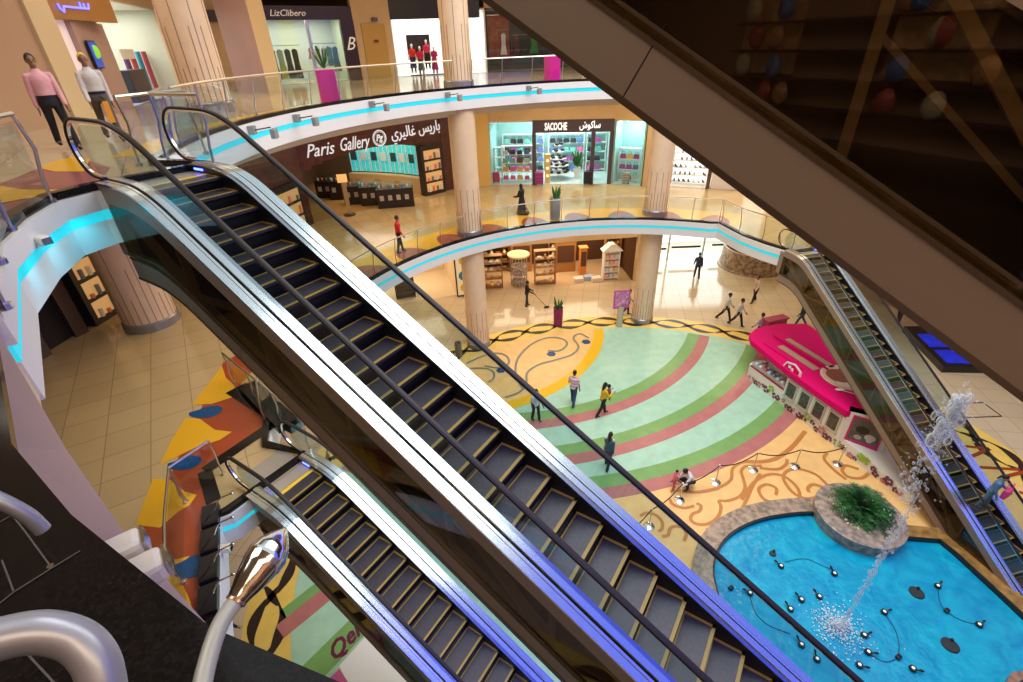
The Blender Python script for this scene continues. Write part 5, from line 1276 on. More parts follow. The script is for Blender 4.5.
# ================================================================== shops
shopn = [0]
def shopbox(lab, p0, p1, depth, z, h, wm, fm, power, col, glassed=True, lampy=0.45, side=1):
    """room behind the line p0->p1 (viewer side to the right of p0->p1 reversed); opens toward the well"""
    shopn[0] += 1
    p0 = Vector(p0); p1 = Vector(p1); d = (p1-p0).normalized(); n = Vector((-d.y, d.x))*side; L = (p1-p0).length
    e = empty('wall_shop_%d' % shopn[0], ((p0.x+p1.x)/2, (p0.y+p1.y)/2, z), lab, 'shop', kind='structure')
    q0, q1 = p0+n*depth, p1+n*depth
    b = MB(); b.wallseg(q0, q1, z, z+h, .1); b.wallseg(p0, q0, z, z+h, .1); b.wallseg(p1, q1, z, z+h, .1); b.build('shop_walls', wm, e)
    b = MB(); b.prism([tuple(p) for p in ((p0, p1, q1, q0) if side > 0 else (p1, p0, q0, q1))], z+h, z+h+.1); b.build('shop_ceiling', whitep, e)
    b = MB(); b.sheet([tuple(p) for p in ((p0, p1, q1, q0) if side > 0 else (p1, p0, q0, q1))], z+.012); b.build('shop_floor', fm, e)
    if glassed:
        b = MB()
        a_, c_ = glassed if isinstance(glassed, tuple) else (0, 1)
        for (s, t) in ((glassed) if isinstance(glassed, list) else [(a_, c_)]): b.wallseg(p0.lerp(p1, s), p0.lerp(p1, t), z+.05, z+h-.05, .02)
        b.build('shop_glass', glass, e)
    c = (p0+p1)/2+n*depth*lampy
    lamp('shop_light', (c.x, c.y, z+h-.08), power, col, (L*.8, depth*.6), (0, 0, math.atan2(d.y, d.x)))
    class S: pass
    s = S(); s.e = e; s.p0 = p0; s.p1 = p1; s.d = d; s.n = n; s.z = z; s.h = h; s.L = L
    s.at = lambda u, o, zz=0.0: Vector((p0.x+d.x*u+n.x*o, p0.y+d.y*u+n.y*o, z+zz))
    s.rot = math.atan2(d.y, d.x)
    return s
def upper_wall(nm, a, c, z0, z1, m, lab, t=.12):
    b = MB(); b.wallseg(a, c, z0, z1, t); return struct(b.build(nm, m), lab, 'wall')
COLS = [(.75, .05, .15), (.02, .02, .03), (.55, .50, .45), (.80, .10, .35), (.10, .15, .40), (.85, .40, .10), (.65, .62, .58), (.15, .45, .40), (.40, .05, .30), (.85, .75, .20)]
rs = random.Random(21)
def make_bag():
    e = empty('handbag', (0, 0, 0), '', 'handbag', 'handbags on the bag shop shelves')
    b = MB(); b.hexa([(-.19, -.08, 0), (.19, -.08, 0), (.19, .08, 0), (-.19, .08, 0)], [(-.15, -.04, .26), (.15, -.04, .26), (.15, .04, .26), (-.15, .04, .26)]); o = b.build('bag_body', mat('goods_0', COLS[0], .4), e, local=True, bevel=.02)
    b = MB(); b.tube([(-.09, 0, .25), (-.07, 0, .38), (.07, 0, .38), (.09, 0, .25)], .012, 6); b.build('bag_handle', black, e, local=True)
    return e
def recolor(o, i):
    m = mat('goods_%d' % i, COLS[i], .4)
    for ch in o.children:
        if ch.name.startswith(('bag_body', 'shoe_upper', 'case_shell')):
            ch.data = ch.data.copy(); ch.data.materials[0] = m
def shelf_unit(s, u, o, w, h, n, m, lab, depth=.4, z0=.15, grp=None, back=None):
    e = empty('shelf_unit', s.at(u, o), lab, 'shelf', grp)
    for q in (-w/2, w/2): b = MB(); b.box(s.at(u+q, o, h/2), (.05, depth, h), s.rot); b.build('side_panel', m, e)
    for i in range(n):
        b = MB(); b.box(s.at(u, o, z0+(h-z0)*i/(n-1) if n > 1 else z0), (w, depth, .04), s.rot); b.build('shelf', m, e)
    if back: b = MB(); b.box(s.at(u, o+depth/2, h/2), (w, .03, h), s.rot); b.build('back_panel', back, e)
    return [z0+(h-z0)*i/(n-1)+.02 for i in range(n)]
cn = {}
CW_ = {0: 'red', 1: 'black', 2: 'grey', 3: 'pink', 4: 'navy', 5: 'orange', 6: 'pale grey', 7: 'teal', 8: 'plum', 9: 'yellow'}
ORD = ['lowest', 'second', 'third', 'fourth', 'fifth', 'sixth', 'seventh']

# ---- first floor: bag shop
tealw = mat('shop_teal', (.42, .68, .66), .5); tealf = mat('shop_pale_floor', (.62, .74, .72), .12)
S1 = shopbox('bag shop interior in pale teal', (-1.0, 34.95), (7.2, 34.1), 4.5, F1, 4.0, tealw, tealf, 420, (.85, 1.0, 1.0), [(0.0, .36), (.74, 1.0)])
S1c = shopbox('right side window of the bag shop', (7.25, 34.08), (9.0, 33.2), 2.0, F1, 4.0, tealw, tealf, 90, (.85, 1.0, 1.0), True)
upper_wall('wall_bag_shop_header', (-1.0, 34.9), (7.2, 34.05), F1+4.1, F2-.7, beige, 'beige wall above the bag shop sign')
upper_wall('wall_bag_shop_header', (7.2, 34.05), (9.1, 33.1), F1+4.0, F2-.7, beige, 'beige wall above the bag shop, right return')
sg = empty('shop_sign', S1.at(5.0, -.1, 3.7), 'grey bag shop sign with white latin and arabic lettering', 'sign')
sgm = mat('sign_grey', (.085, .065, .085), .4); b = MB(); b.hexa([S1.at(2.9, -.15, 3.35), S1.at(8.2, -.15, 3.35), S1.at(8.2, .05, 3.35), S1.at(2.9, .05, 3.35)], [S1.at(2.9, -.15, 4.12), S1.at(8.2, -.15, 4.12), S1.at(8.2, .05, 4.12), S1.at(2.9, .05, 4.12)]); b.build('board', sgm, sg)
lit = mat('letters_white', (.9, .9, .9), .4, emit=(1, 1, 1), es=.9)
text_mesh('lettering', 'SACOCHE', .62, lit, sg, S1.at(3.7, -.19, 3.52), S1.d.to_3d(), depth=.04, bold=.015, width=1.45)
text_mesh('lettering', '\uFEB5\uFEEE\uFEDB\uFE8E\uFEB3', .58, lit, sg, S1.at(5.95, -.19, 3.60), S1.d.to_3d(), depth=.04, bold=.01, width=1.35)
b = MB()
for u in (3.0, 6.9, 8.1): b.hexa([S1.at(u-.13, -.12, 0), S1.at(u+.13, -.12, 0), S1.at(u+.13, .1, 0), S1.at(u-.13, .1, 0)], [S1.at(u-.13, -.12, 3.4), S1.at(u+.13, -.12, 3.4), S1.at(u+.13, .1, 3.4), S1.at(u-.13, .1, 3.4)])
struct(b.build('door_2', sgm), 'grey posts of the bag shop entrance', 'door frame')
bag = make_bag(); first = [True]
def put_bag(s, u, o, z, i, rot, label, sc=1.0, grp=None):
    x = bag if first[0] else copy_tree(bag); first[0] = False
    x.location = s.at(u, o, z); x.rotation_euler.z = s.rot+rot; x.scale = (sc, sc, sc); recolor(x, i); x['label'] = label
    if grp: x['group'] = grp
zs = shelf_unit(S1, 1.75, .9, 2.1, 2.4, 5, whitep, 'white shelf of bags in the left window of the bag shop', grp=None)
for r, z in enumerate(zs[:4]):
    for k in range(4):
        i = rs.choice([0, 3, 3, 5] if r < 2 else [1, 2, 7, 6, 4]); put_bag(S1, .95+k*.5, .85, z, i, rs.uniform(-.3, .3), '%s handbag, number %s along the %s shelf, bag shop left window' % (CW_[i], ['one', 'two', 'three', 'four'][k], ORD[r]), rs.uniform(.95, 1.25))
zs = shelf_unit(S1c, .9, .9, 1.4, 2.2, 4, whitep, 'white shelf of bags in the right window of the bag shop')
for r, z in enumerate(zs[:3]):
    for k in range(3):
        i = rs.choice([5, 6, 4, 8, 2]); put_bag(S1c, .45+k*.45, .85, z, i, rs.uniform(-.3, .3), '%s handbag, number %s along the %s shelf, bag shop right window' % (CW_[i], ['one', 'two', 'three'][k], ORD[r]), 1.15)
for (u, w, nm) in ((2.0, 3.0, 'left'), (5.2, 2.6, 'middle'), (7.4, 1.4, 'right')):
    zs = shelf_unit(S1, u, 3.9, w, 2.7, 5, whitep, 'white back wall shelf, %s part of the bag shop' % nm, depth=.4)
    for r, z in enumerate(zs[:4]):
        for k in range(int(w/.5)):
            i = rs.choice([1, 1, 4, 7, 3, 8]); put_bag(S1, u-w/2+.3+k*.5, 3.75, z, i, rs.uniform(-.3, .3), '%s handbag, number %s along the %s shelf, %s back wall' % (CW_[i], ['one', 'two', 'three', 'four', 'five', 'six'][k], ORD[r], nm), 1.2)
zs = shelf_unit(S1, .45, 1.6, .7, 2.2, 4, whitep, 'narrow shelf at the left end of the bag shop window')
# tiered display
e = empty('display_tower', S1.at(4.6, 1.6), 'tiered round display tower in the bag shop doorway', 'display')
b = MB(); b.lathe(S1.at(4.6, 1.6), [(.05, 0), (.05, 2.6)], 10); b.build('pole', chrome, e)
for i, (r, z) in enumerate(((.95, .45), (.78, .95), (.60, 1.4), (.42, 1.85), (.26, 2.25))):
    b = MB(); b.lathe(S1.at(4.6, 1.6, z), [(r, 0), (r, .04)], 20); b.build('tier', whitep, e)
    for k in range(max(3, int(r*9))):
        a = 2*PI*k/max(3, int(r*9)); b = MB(); c = S1.at(4.6, 1.6, z+.04)+Vector((r*.75*math.cos(a), r*.75*math.sin(a), 0)); b.ell(c+Vector((0, 0, .08)), (.16, .09, .10), 8, 6)
        tag(b.build('purse', black, smooth=True), 'dark purse on the %s tier of the display tower' % ORD[i], 'purse', 'dark purses on the %s tier of the display tower' % ORD[i])
def suitcase(s, u, o, i, lab, sc=1.0):
    e = empty('suitcase', s.at(u, o), lab, 'suitcase'); b = MB(); b.box(s.at(u, o, .42*sc), (.48*sc, .28*sc, .68*sc), s.rot); b.build('case_shell', mat('goods_%d' % i, COLS[i], .4), e, bevel=.05)
    b = MB(); b.tube([s.at(u-.1, o+.05, .76*sc), s.at(u-.1, o+.05, 1.0*sc), s.at(u+.1, o+.05, 1.0*sc), s.at(u+.1, o+.05, .76*sc)], .012, 6); b.build('handle', black, e)
    for q in (-.18, .18): b = MB(); b.ell(s.at(u+q*sc, o, .05), (.04, .04, .05), 8, 6); b.build('wheel', black, e)
    b = MB()
    for zz in (.25, .42, .6): b.box(s.at(u, o-.145*sc, zz*sc), (.40*sc, .01, .03), s.rot)
    b.build('rib', black, e)
suitcase(S1, 3.35, -.25, 8, 'plum suitcase left of the bag shop entrance', 1.2); suitcase(S1, 6.65, -.25, 1, 'black suitcase right of the bag shop entrance', 1.2)
suitcase(S1, .3, .5, 0, 'red suitcase in the left window of the bag shop'); suitcase(S1c, .9, .3, 2, 'dark grey suitcase in the right side window', 1.0)
e = empty('gold_display', S1.at(3.9, .5), 'narrow gold lit display column in the bag shop', 'display'); b = MB(); b.box(S1.at(3.9, .5, .95), (.38, .3, 1.9), S1.rot); b.build('case', mat('gold_case', (.75, .52, .18), .35), e)
for z in (.5, 1.0, 1.5): b = MB(); b.ell(S1.at(3.9, .32, z), (.10, .05, .10), 10, 8); b.build('lit_niche', mat('niche_glow', (1, .85, .5), .4, emit=(1, .8, .4), es=1.0), e)
e = empty('plant_stand', S1.at(6.0, 1.6), 'green plant on a white stand inside the bag shop', 'plant'); b = MB(); b.cyl(S1.at(6.0, 1.6), .25, .8, 16); b.build('stand', whitep, e); b = MB(); 
for i in range(40):
    a = rs.uniform(0, 6.28); b.bar(S1.at(6.0, 1.6, .8), S1.at(6.0, 1.6, .8)+Vector((.45*math.cos(a), .45*math.sin(a), rs.uniform(.2, 1.1))), .10, .01)
b.build('leaves', leaf, e)

# ---- first floor: perfume shop
wood = mat('wood_brown', (.085, .022, .012), .35, noise=.3, nscale=3); darkc = mat('dark_cabinet', (.022, .014, .014), .3)
ofl = mat('amber_floor', (.48, .27, .10), .12)
PG0, PG1 = Vector((-11.2, 27.6)), Vector((-4.1, 34.0))
b = MB(); b.sheet([(-11.2, 27.6), (-4.1, 34.0), (-4.2, 37.5), (-14.5, 38.5), (-15.5, 28.0)], F1+.01); b.build('amber_shop_floor', ofl, fl1)
e = empty('wall_perfume', (-9, 31, F1), 'dark brown perfume shop front with script lettering', 'shop', kind='structure')
b = MB(); n = 14
for i in range(n):
    t0, t1 = i/n, (i+1)/n; zz = F1+2.72+.75*math.sin(PI*min(1, max(0, (t0+t1)/2*1.02)))**.7
    b.wallseg(PG0.lerp(PG1, t0), PG0.lerp(PG1, t1), zz, F2-.76, .25)
b.build('header', wood, e)
b = MB(); b.wallseg((-12.6, 21.5), (-11.2, 27.6), F1, F2-.76, .3); b.build('side_wall', wood, e)
b = MB(); b.wallseg((-4.2, 33.9), (-3.55, 34.5), F1, F2-.76, .35); b.build('end_pier', wood, e)
b = MB(); b.wallseg((-15.6, 27.6), (-14.4, 38.6), F1, F2-.76, .2); b.wallseg((-14.4, 38.6), (-4.0, 37.6), F1, F2-.76, .2); b.build('back_wall', mat('perfume_back', (.20, .12, .06), .5), e)
pd = (PG1-PG0).normalized(); pn_ = Vector((pd.y, -pd.x)); LL = (PG1-PG0).length
PT = lambda u, o, z: Vector((PG0.x+pd.x*u+pn_.x*o, PG0.y+pd.y*u+pn_.y*o, F1+z))
sg = empty('shop_sign', PT(5, .2, 4), 'silver script perfume shop sign on the brown front', 'sign'); sil = mat('letters_silver', (.75, .78, .80), .3, emit=(.8, .9, 1), es=.45)
text_mesh('lettering', 'Paris', .95, sil, sg, PT(.5, .17, 3.50), pd.to_3d(), depth=.05, shear=.4, bold=.0, width=1.65)
text_mesh('lettering', 'Gallery', .98, sil, sg, PT(2.45, .17, 3.55), pd.to_3d(), depth=.05, shear=.4, bold=.0, width=1.85)
b = MB(); c = PT(5.05, .18, 3.92); X = pd.to_3d(); ringp = [c+X*.42*math.cos(a)+Vector((0, 0, .42*math.sin(a))) for a in [i*PI/12 for i in range(24)]]; b.tube(ringp, .035, 6, closed=True)
ringp = [c+X*.34*math.cos(a)+Vector((0, 0, .34*math.sin(a))) for a in [i*PI/12 for i in range(24)]]; b.tube(ringp, .015, 6, closed=True); b.build('round_emblem', sil, sg, smooth=True)
text_mesh('monogram', 'Pg', .5, sil, sg, c-X*.24-Vector((0, 0, .14)), X, depth=.05, shear=.3, bold=.012, width=.46)
text_mesh('lettering', '\uFEF1\uFEAE\uFEF4\uFEDF\uFE8E\uFECF', .85, sil, sg, PT(5.85, .17, 3.78), pd.to_3d(), depth=.06, bold=.004, width=1.7)
text_mesh('lettering', '\uFEB2\uFEF3\uFEAD\uFE8E\uFE91', .85, sil, sg, PT(7.8, .17, 3.85), pd.to_3d(), depth=.06, bold=.004, width=1.6)
# teal panels along the curved back counter
tw = [(-5.15, 33.25), (-7.1, 34.5), (-9.3, 35.4), (-10.8, 35.8)]
e = empty('lit_back_counter', (-8, 35, F1), 'curved beige back counter with seven glowing teal panels', 'counter')
b = MB()
for a, c in zip(tw, tw[1:]): b.wallseg(a, c, F1, F1+1.05, .5, 1)
b.build('counter_base', mat('counter_tan', (.52, .36, .17), .4), e)
tp = smoothline([Vector(p) for p in tw], 10)
L = [0]
for a, c in zip(tp, tp[1:]): L.append(L[-1]+(c-a).length)
def tpa(s):
    for i in range(len(tp)-1):
        if s <= L[i+1]+1e-6: return tp[i].lerp(tp[i+1], (s-L[i])/(L[i+1]-L[i]))
    return tp[-1]
tg = mat('teal_glow', (.05, .40, .42), .4, emit=(.03, .55, .58), es=.55, noise=.2, nscale=4)
for i in range(8):
    a, c = tpa(L[-1]*(i+.04)/8), tpa(L[-1]*(i+.96)/8); b = MB(); b.wallseg(a, c, F1+1.12, F1+2.95, .08); o = b.build('teal_panel', tg, e)
    m_ = a.lerp(c, .5); dd = (c-a).normalized(); nn = Vector((dd.y, -dd.x)); nn = nn if nn.y < 0 else -nn
    b = MB(); k = m_+nn*.10; b.box((k.x, k.y, F1+2.15), (.42, .05, .55), math.atan2(dd.y, dd.x)); b.build('picture', mat('panel_picture', (.03, .06, .08), .3) if i % 2 else mat('panel_picture_pale', (.55, .70, .72), .3), o)
    b = MB()
    for q in (.04, .5, .96): k = a.lerp(c, q)+nn*.05; b.box((k.x, k.y, F1+2.03), (.03, .05, 1.8), 0)
    b.build('panel_mullion', whitep, o)
def dcase(pt, w, d, h, rz, lab):
    e = empty('display_case', pt, lab, 'display case', 'dark display cases of the perfume shop'); b = MB(); b.box(pt+Vector((0, 0, h/2)), (w, d, h), rz); b.build('base', darkc, e, bevel=.02)
    b = MB(); b.box(pt+Vector((0, 0, h+.14)), (w*.98, d*.98, .28), rz); b.build('glass_top', glass, e)
    R_ = Matrix.Rotation(rz, 3, 'Z')
    for q in range(max(1, int(w/.5))):
        c = pt+R_ @ Vector((-w/2+.3+q*.5, -d/2-.01, h*.55)); b = MB(); b.box(c, (.24, .02, .30), rz); b.build('square_emblem', mat('emblem_pale', (.5, .45, .4), .4), e)
    for q in range(int(w/.28)):
        c = pt+R_ @ Vector((-w/2+.2+q*.28, 0, h+.08)); b = MB(); b.box(c, (.10, .10, .15), rz+.3); b.build('perfume_box', mat('perf_%d' % (q % 3), [(.8, .8, .8), (.85, .25, .15), (.2, .2, .25)][q % 3], .3), e)
def gx(x, y): p = G(x, y, F1); return Vector((p.x, p.y, F1))
dcase(gx(397, 206), 2.2, .8, 1.15, .15, 'wide dark display case with three square emblems'); dcase(gx(373, 204), 1.3, .8, 1.15, .1, 'dark display case in the middle of the perfume shop'); dcase(gx(356, 203), 1.2, .8, 1.15, .1, 'dark display case with one emblem behind the pole sign')
dcase(gx(339, 199), .8, .6, 1.2, 0, 'narrow dark display case left of the pole sign'); dcase(gx(328, 197), 1.2, .6, 1.1, 0, 'dark display case farthest left in the perfume shop')
glow = mat('shelf_glow', (.5, .3, .12), .4, emit=(1, .55, .20), es=.38)
def litcase(a, c, z0, h, n, lab, t=.5):
    a = Vector(a); c = Vector(c); d = (c-a).normalized(); nn = Vector((d.y, -d.x)); w = (c-a).length; m_ = (a+c)/2; rz = math.atan2(d.y, d.x)
    e = empty('lit_display_cabinet', (m_.x, m_.y, z0), lab, 'cabinet'); b = MB(); b.box((m_.x, m_.y, z0+h/2), (w+.3, t, h), rz); b.build('frame', darkc, e)
    for i in range(n):
        z = z0+.25+(h-.4)*i/n; hh = (h-.4)/n*.78; k = m_+nn*(t/2+.01)
        b = MB(); b.box((k.x, k.y, z+hh/2), (w-.1, .03, hh), rz); o = b.build('niche', glow, e)
        for q in range(4):
            kk = m_+nn*(t/2+.08)+d*(-w/2+.2+q*(w-.3)/3.3); b = MB(); hq = rs.uniform(.15, hh*.75); b.box((kk.x, kk.y, z+hq/2), (.12, .09, hq), rz); b.build('box', mat('perf_%d' % ((q+i) % 3), [(.8, .8, .8), (.85, .25, .15), (.2, .2, .25)][(q+i) % 3], .3), o)
    return e
litcase((-5.35, 32.75), (-4.35, 33.65), F1, 3.1, 4, 'tall dark cabinet with four lit niches at the column end of the perfume shop')
litcase((-11.9, 24.2), (-11.3, 26.6), F1, 2.6, 3, 'dark cabinet with three lit niches near the white escalator edge')
for (x, y, h_, i) in ((349, 190, .0, 0),):
    pass
upper_wall('wall_side_yellow', (-3.6, 34.3), (-1.05, 34.95), F1, F2-.7, mat('yellow_wall', (.75, .50, .15), .5), 'yellow wall beside the bag shop', .2)
lamp('shop_light', (-8.6, 32.6, F1+3.6), 150, WARM, (5, 3), (0, 0, .7)); lamp('shop_light', (-9.5, 35.0, F1+3.6), 60, NEUT, (5, 1.5), (0, 0, -.2))
# ---- first floor: shoe shop
S3 = shopbox('white shoe shop interior', (10.6, 33.0), (16.5, 30.6), 3.0, F1, 4.0, whitep, whitep, 300, (1, 1, .97), False)
upper_wall('wall_shoe_header', (9.1, 33.1), (10.6, 32.9), F1, F2-.7, beige, 'beige wall between the bag shop and the shoe shop', .3)
upper_wall('wall_shoe_header', (10.6, 32.9), (16.5, 30.5), F1+4.0, F2-.7, beige, 'beige wall above the shoe shop', .3)
upper_wall('wall_right', (16.5, 30.6), (24, 24), F1, F2-.7, beige, 'beige first floor wall at the right', .3)
b = MB(); b.hexa([S3.at(2.55, -.1), S3.at(2.8, -.1), S3.at(2.8, .1), S3.at(2.55, .1)], [S3.at(2.55, -.1, 4), S3.at(2.8, -.1, 4), S3.at(2.8, .1, 4), S3.at(2.55, .1, 4)]); struct(b.build('door_3', bronzed), 'bronze post of the shoe shop front', 'door frame')
b = MB(); b.hexa([S3.at(.05, -.15), S3.at(.2, -.15), S3.at(.2, .1), S3.at(.05, .1)], [S3.at(.05, -.15, 4), S3.at(.2, -.15, 4), S3.at(.2, .1, 4), S3.at(.05, .1, 4)]); struct(b.build('door_4', black), 'black post of the shoe shop front', 'door frame')
e = empty('low_counter', S3.at(3.9, .2), 'white low counter wall of the shoe shop', 'counter'); b = MB(); b.box(S3.at(3.9, .2, .5), (2.1, .5, 1.0), S3.rot); b.build('body', whitep, e, bevel=.02); b = MB(); b.box(S3.at(3.9, .2, 1.02), (2.2, .6, .05), S3.rot); b.build('top', whitep, e)
def make_shoe():
    e = empty('shoe', (0, 0, 0), '', 'shoe', '')
    b = MB(); b.cap((-.08, 0, .05), .045, (.10, 0, .035), .035, 10); b.ell((-.08, 0, .09), (.05, .035, .04)); b.build('shoe_upper', mat('goods_1', COLS[1], .4), e, smooth=True, local=True)
    b = MB(); b.box((0, 0, .008), (.30, .09, .016)); b.build('sole', whitep, e, local=True); return e
shoe = make_shoe(); fs = [True]
for un, (u, wid, lab) in enumerate(((1.4, 2.2, 'left'), (3.9, 2.1, 'right'))):
    zs = shelf_unit(S3, u, .9, wid, 2.9, 7, whitep, 'white stepped shelf of shoes, %s part of the shoe shop' % lab)
    for r, z in enumerate(zs[:6] if un == 0 else zs[2:6]):
        for k in range(7):
            if rs.random() < .12: continue
            i = rs.choice([1, 1, 1, 2, 4] if r < 4 - 2*un else [0, 3, 9, 1, 7, 4]); x = shoe if fs[0] else copy_tree(shoe); fs[0] = False
            x.location = S3.at(u-wid/2+.2+k*(wid-.35)/6, .8, z); x.rotation_euler.z = S3.rot-1.3+rs.uniform(-.3, .3); x.scale = (1.35,)*3; recolor(x, i)
            x['label'] = '%s shoe, number %s along the %s shelf of the %s shoe rack' % (CW_[i], ['one', 'two', 'three', 'four', 'five', 'six', 'seven'][k], ORD[r if un == 0 else r+2], lab); x['group'] = 'shoes on the %s rack of the shoe shop' % lab

# ---- ground floor: gift shop
gw = mat('gift_wall', (.10, .04, .018), .5); gf = mat('gift_floor', (.60, .42, .25), .15)
S4 = shopbox('warm lit gift shop interior', (-2.3, 31.9), (9.1, 33.0), 4.5, F0, 3.4, gw, gf, 330, (1, .78, .5), False)
upper_wall('wall_gift_header', (-2.3, 31.8), (9.1, 32.9), F0+3.4, F1-.7, beige, 'beige wall above the gift shop', .3)
upper_wall('wall_gift_pier', (9.1, 33.0), (9.8, 33.2), F0, F1-.7, beige, 'beige pier right of the gift shop', .4)
upper_wall('wall_gift_pier', (-3.6, 31.6), (-2.3, 31.9), F0, F1-.7, beige, 'beige pier left of the gift shop', .4)
sw = mat('shelf_wood', (.42, .20, .06), .4)
def goods(s, u0, u1, o, z, n, lab, k0=0):
    for k in range(n):
        u = u0+(u1-u0)*(k+.5)/n; i = rs.choice([9, 2, 6, 5]); b = MB(); t = rs.random(); r = (u1-u0)/n*.36
        if t < .5: b.lathe(s.at(u, o, z), [(r*.5, 0), (r, r*.8), (r*.4, r*1.7), (r*.6, r*2)], 12)
        else: b.lathe(s.at(u, o, z), [(r*.3, 0), (r*.3, r*.4), (r*1.1, r*.9), (r*1.15, r)], 12)
        tag(b.build('vase' if t < .5 else 'bowl', mat('ware_%d' % i, [(.8, .6, .25), (.55, .5, .45), (.8, .78, .7), (.6, .25, .08)][[9, 2, 6, 5].index(i)], .25, .3 if i == 9 else 0), smooth=True), '%s %s, %s from the left, %s' % ({9: 'golden', 2: 'grey', 6: 'cream', 5: 'copper'}[i], 'vase' if t < .5 else 'bowl', ['one', 'two', 'three', 'four'][k], lab), 'vase' if t < .5 else 'bowl', 'ornaments in the gift shop')
for (u, w, h, lab) in ((1.1, 1.5, 2.5, 'wooden rack left in the gift shop'), (5.0, 1.5, 2.6, 'wooden rack in the middle of the gift shop')):
    zs = shelf_unit(S4, u, .6, w, h, 5, sw, lab+' front', depth=.5)
    for r, z in enumerate(zs[:4]): goods(S4, u-w/2+.1, u+w/2-.1, .5, z, 3, '%s shelf, %s' % (ORD[r], lab.replace(' of the gift shop', '').replace(' in the gift shop', '').replace(' gift shop', '')))
for (u, o, w, lab) in ((6.9, 4.0, 2.0, 'back right rack'), (1.6, 3.6, 2.2, 'back left rack'), (10.6, 2.6, 1.2, 'far right rack')):
    zs = shelf_unit(S4, u, o, w, 2.6, 5, sw, 'wooden gift rack, '+lab, depth=.5)
    for r, z in enumerate(zs[:4]): goods(S4, u-w/2+.1, u+w/2-.1, o-.05, z, 4, '%s shelf, %s' % (ORD[r], lab))
# round cage display
e = empty('round_display', S4.at(3.1, .7), 'round metal cage display with a cream disc top in the gift shop', 'display'); c = S4.at(3.1, .7)
b = MB()
for k in range(16): a = 2*PI*k/16; b.tube([c+Vector((.6*math.cos(a), .6*math.sin(a), 0)), c+Vector((.6*math.cos(a), .6*math.sin(a), 2.3))], .02, 5)
for z in (.3, .9, 1.5): b.lathe(c+Vector((0, 0, z)), [(.6, 0), (.6, .03)], 20)
b.build('cage', steel, e); b = MB(); b.lathe(c+Vector((0, 0, 2.3)), [(.8, 0), (.8, .12), (.1, .16)], 24); b.build('disc_top', mat('cream_disc', (.80, .60, .32), .4), e)
b = MB()
for k in range(60): a = rs.uniform(0, 6.28); r = rs.uniform(.1, .5); b.ell(c+Vector((r*math.cos(a), r*math.sin(a), rs.choice([.38, .98, 1.58]))), rs.uniform(.06, .11), 8, 6)
tr = b.build('trinkets', mat('ware_2', (.55, .5, .45), .3), e); tr['kind'] = 'stuff'
# white house-shaped rack
e = empty('house_rack', S4.at(9.9, .6), 'white gable-topped rack of folded goods at the right of the gift shop', 'rack')
for q in (-.55, .55): b = MB(); b.box(S4.at(9.9+q, .6, 1.1), (.07, .6, 2.2), S4.rot); b.build('side_panel', whitep, e)
for i in range(5):
    b = MB(); b.box(S4.at(9.9, .6, .15+i*.5), (1.1, .6, .05), S4.rot); b.build('shelf', whitep, e)
    if i < 4:
        for q in range(3):
            b = MB(); b.box(S4.at(9.55+q*.35, .55, .32+i*.5), (.28, .4, .26), S4.rot); b.build('folded_goods', mat('folded_%d' % ((i+q) % 4), [(.80, .50, .50), (.55, .65, .75), (.78, .72, .6), (.75, .45, .3)][(i+q) % 4], .6), e)
b = MB(); b.hexa([S4.at(9.15, .2, 2.25), S4.at(10.65, .2, 2.25), S4.at(10.65, 1.0, 2.25), S4.at(9.15, 1.0, 2.25)], [S4.at(9.75, .3, 2.75), S4.at(10.05, .3, 2.75), S4.at(10.05, .9, 2.75), S4.at(9.75, .9, 2.75)]); b.build('gable', whitep, e)
for (u, o, w, h, m, lab) in ((6.9, 2.6, 1.6, 2.4, sw, 'carved wooden cabinet deep in the gift shop'), (3.6, 3.2, 1.6, 2.4, sw, 'wooden cabinet at the back of the gift shop'), (8.1, 1.8, .5, 2.1, mat('orange_drape', (.75, .28, .05), .6), 'orange draped figure stand in the gift shop')):
    e = empty('cabinet', S4.at(u, o), lab, 'cabinet'); b = MB(); b.box(S4.at(u, o, h/2), (w, .5, h), S4.rot); b.build('body', m, e, bevel=.02)
    b = MB(); b.box(S4.at(u, o-.27, h*.62), (w*.8, .03, h*.55), S4.rot); b.build('door', mat('door_dark', (.10, .04, .02), .3), e); b = MB(); b.box(S4.at(u, o, h+.05), (w+.15, .6, .08), S4.rot); b.build('cornice', m, e)
for k, (u, o, cidx) in enumerate(((7.5, .5, 6), (8.3, .7, 4), (8.8, .35, 6))):
    b = MB(); b.box(S4.at(u, o, .16), (.7, .5, .32), S4.rot+.1); tag(b.build('low_box', mat('low_box_%d' % cidx, [(.8, .7, .65), (.35, .5, .7)][cidx == 4], .5), bevel=.02), ['pale low box at the gift shop entrance', 'blue low box before the gable rack', 'pale low box touching the gable rack'][k], 'box')
# advert panel
e = empty('advert_panel', (-3.2, 31.45, 0), 'tall lit advert panel with a blue and yellow picture left of the gift shop', 'advert'); b = MB(); b.box((-3.15, 31.35, 1.7), (1.2, .1, 3.3), .22); b.build('frame', black, e)
b = MB(); b.box((-3.14, 31.28, 1.7), (1.0, .02, 3.1), .22); b.build('poster', mat('advert_cream', (.80, .72, .50), .4, emit=(.8, .7, .45), es=.25), e)
for (z, r, c_) in ((1.6, .36, (.02, .25, .45)), (2.7, .28, (.75, .50, .08)), (.7, .32, (.85, .60, .05))):
    b = MB(); b.T = Matrix.Translation((-3.14, 31.265, z)) @ Matrix.Rotation(.22, 4, 'Z') @ Matrix.Rotation(PI/2, 4, 'X'); b.lathe((0, 0, 0), [(r, -.003), (r*.9, .004)], 16); b.T = None; b.build('printed_shape', mat('adv_%.2f' % c_[0], c_, .4), e)
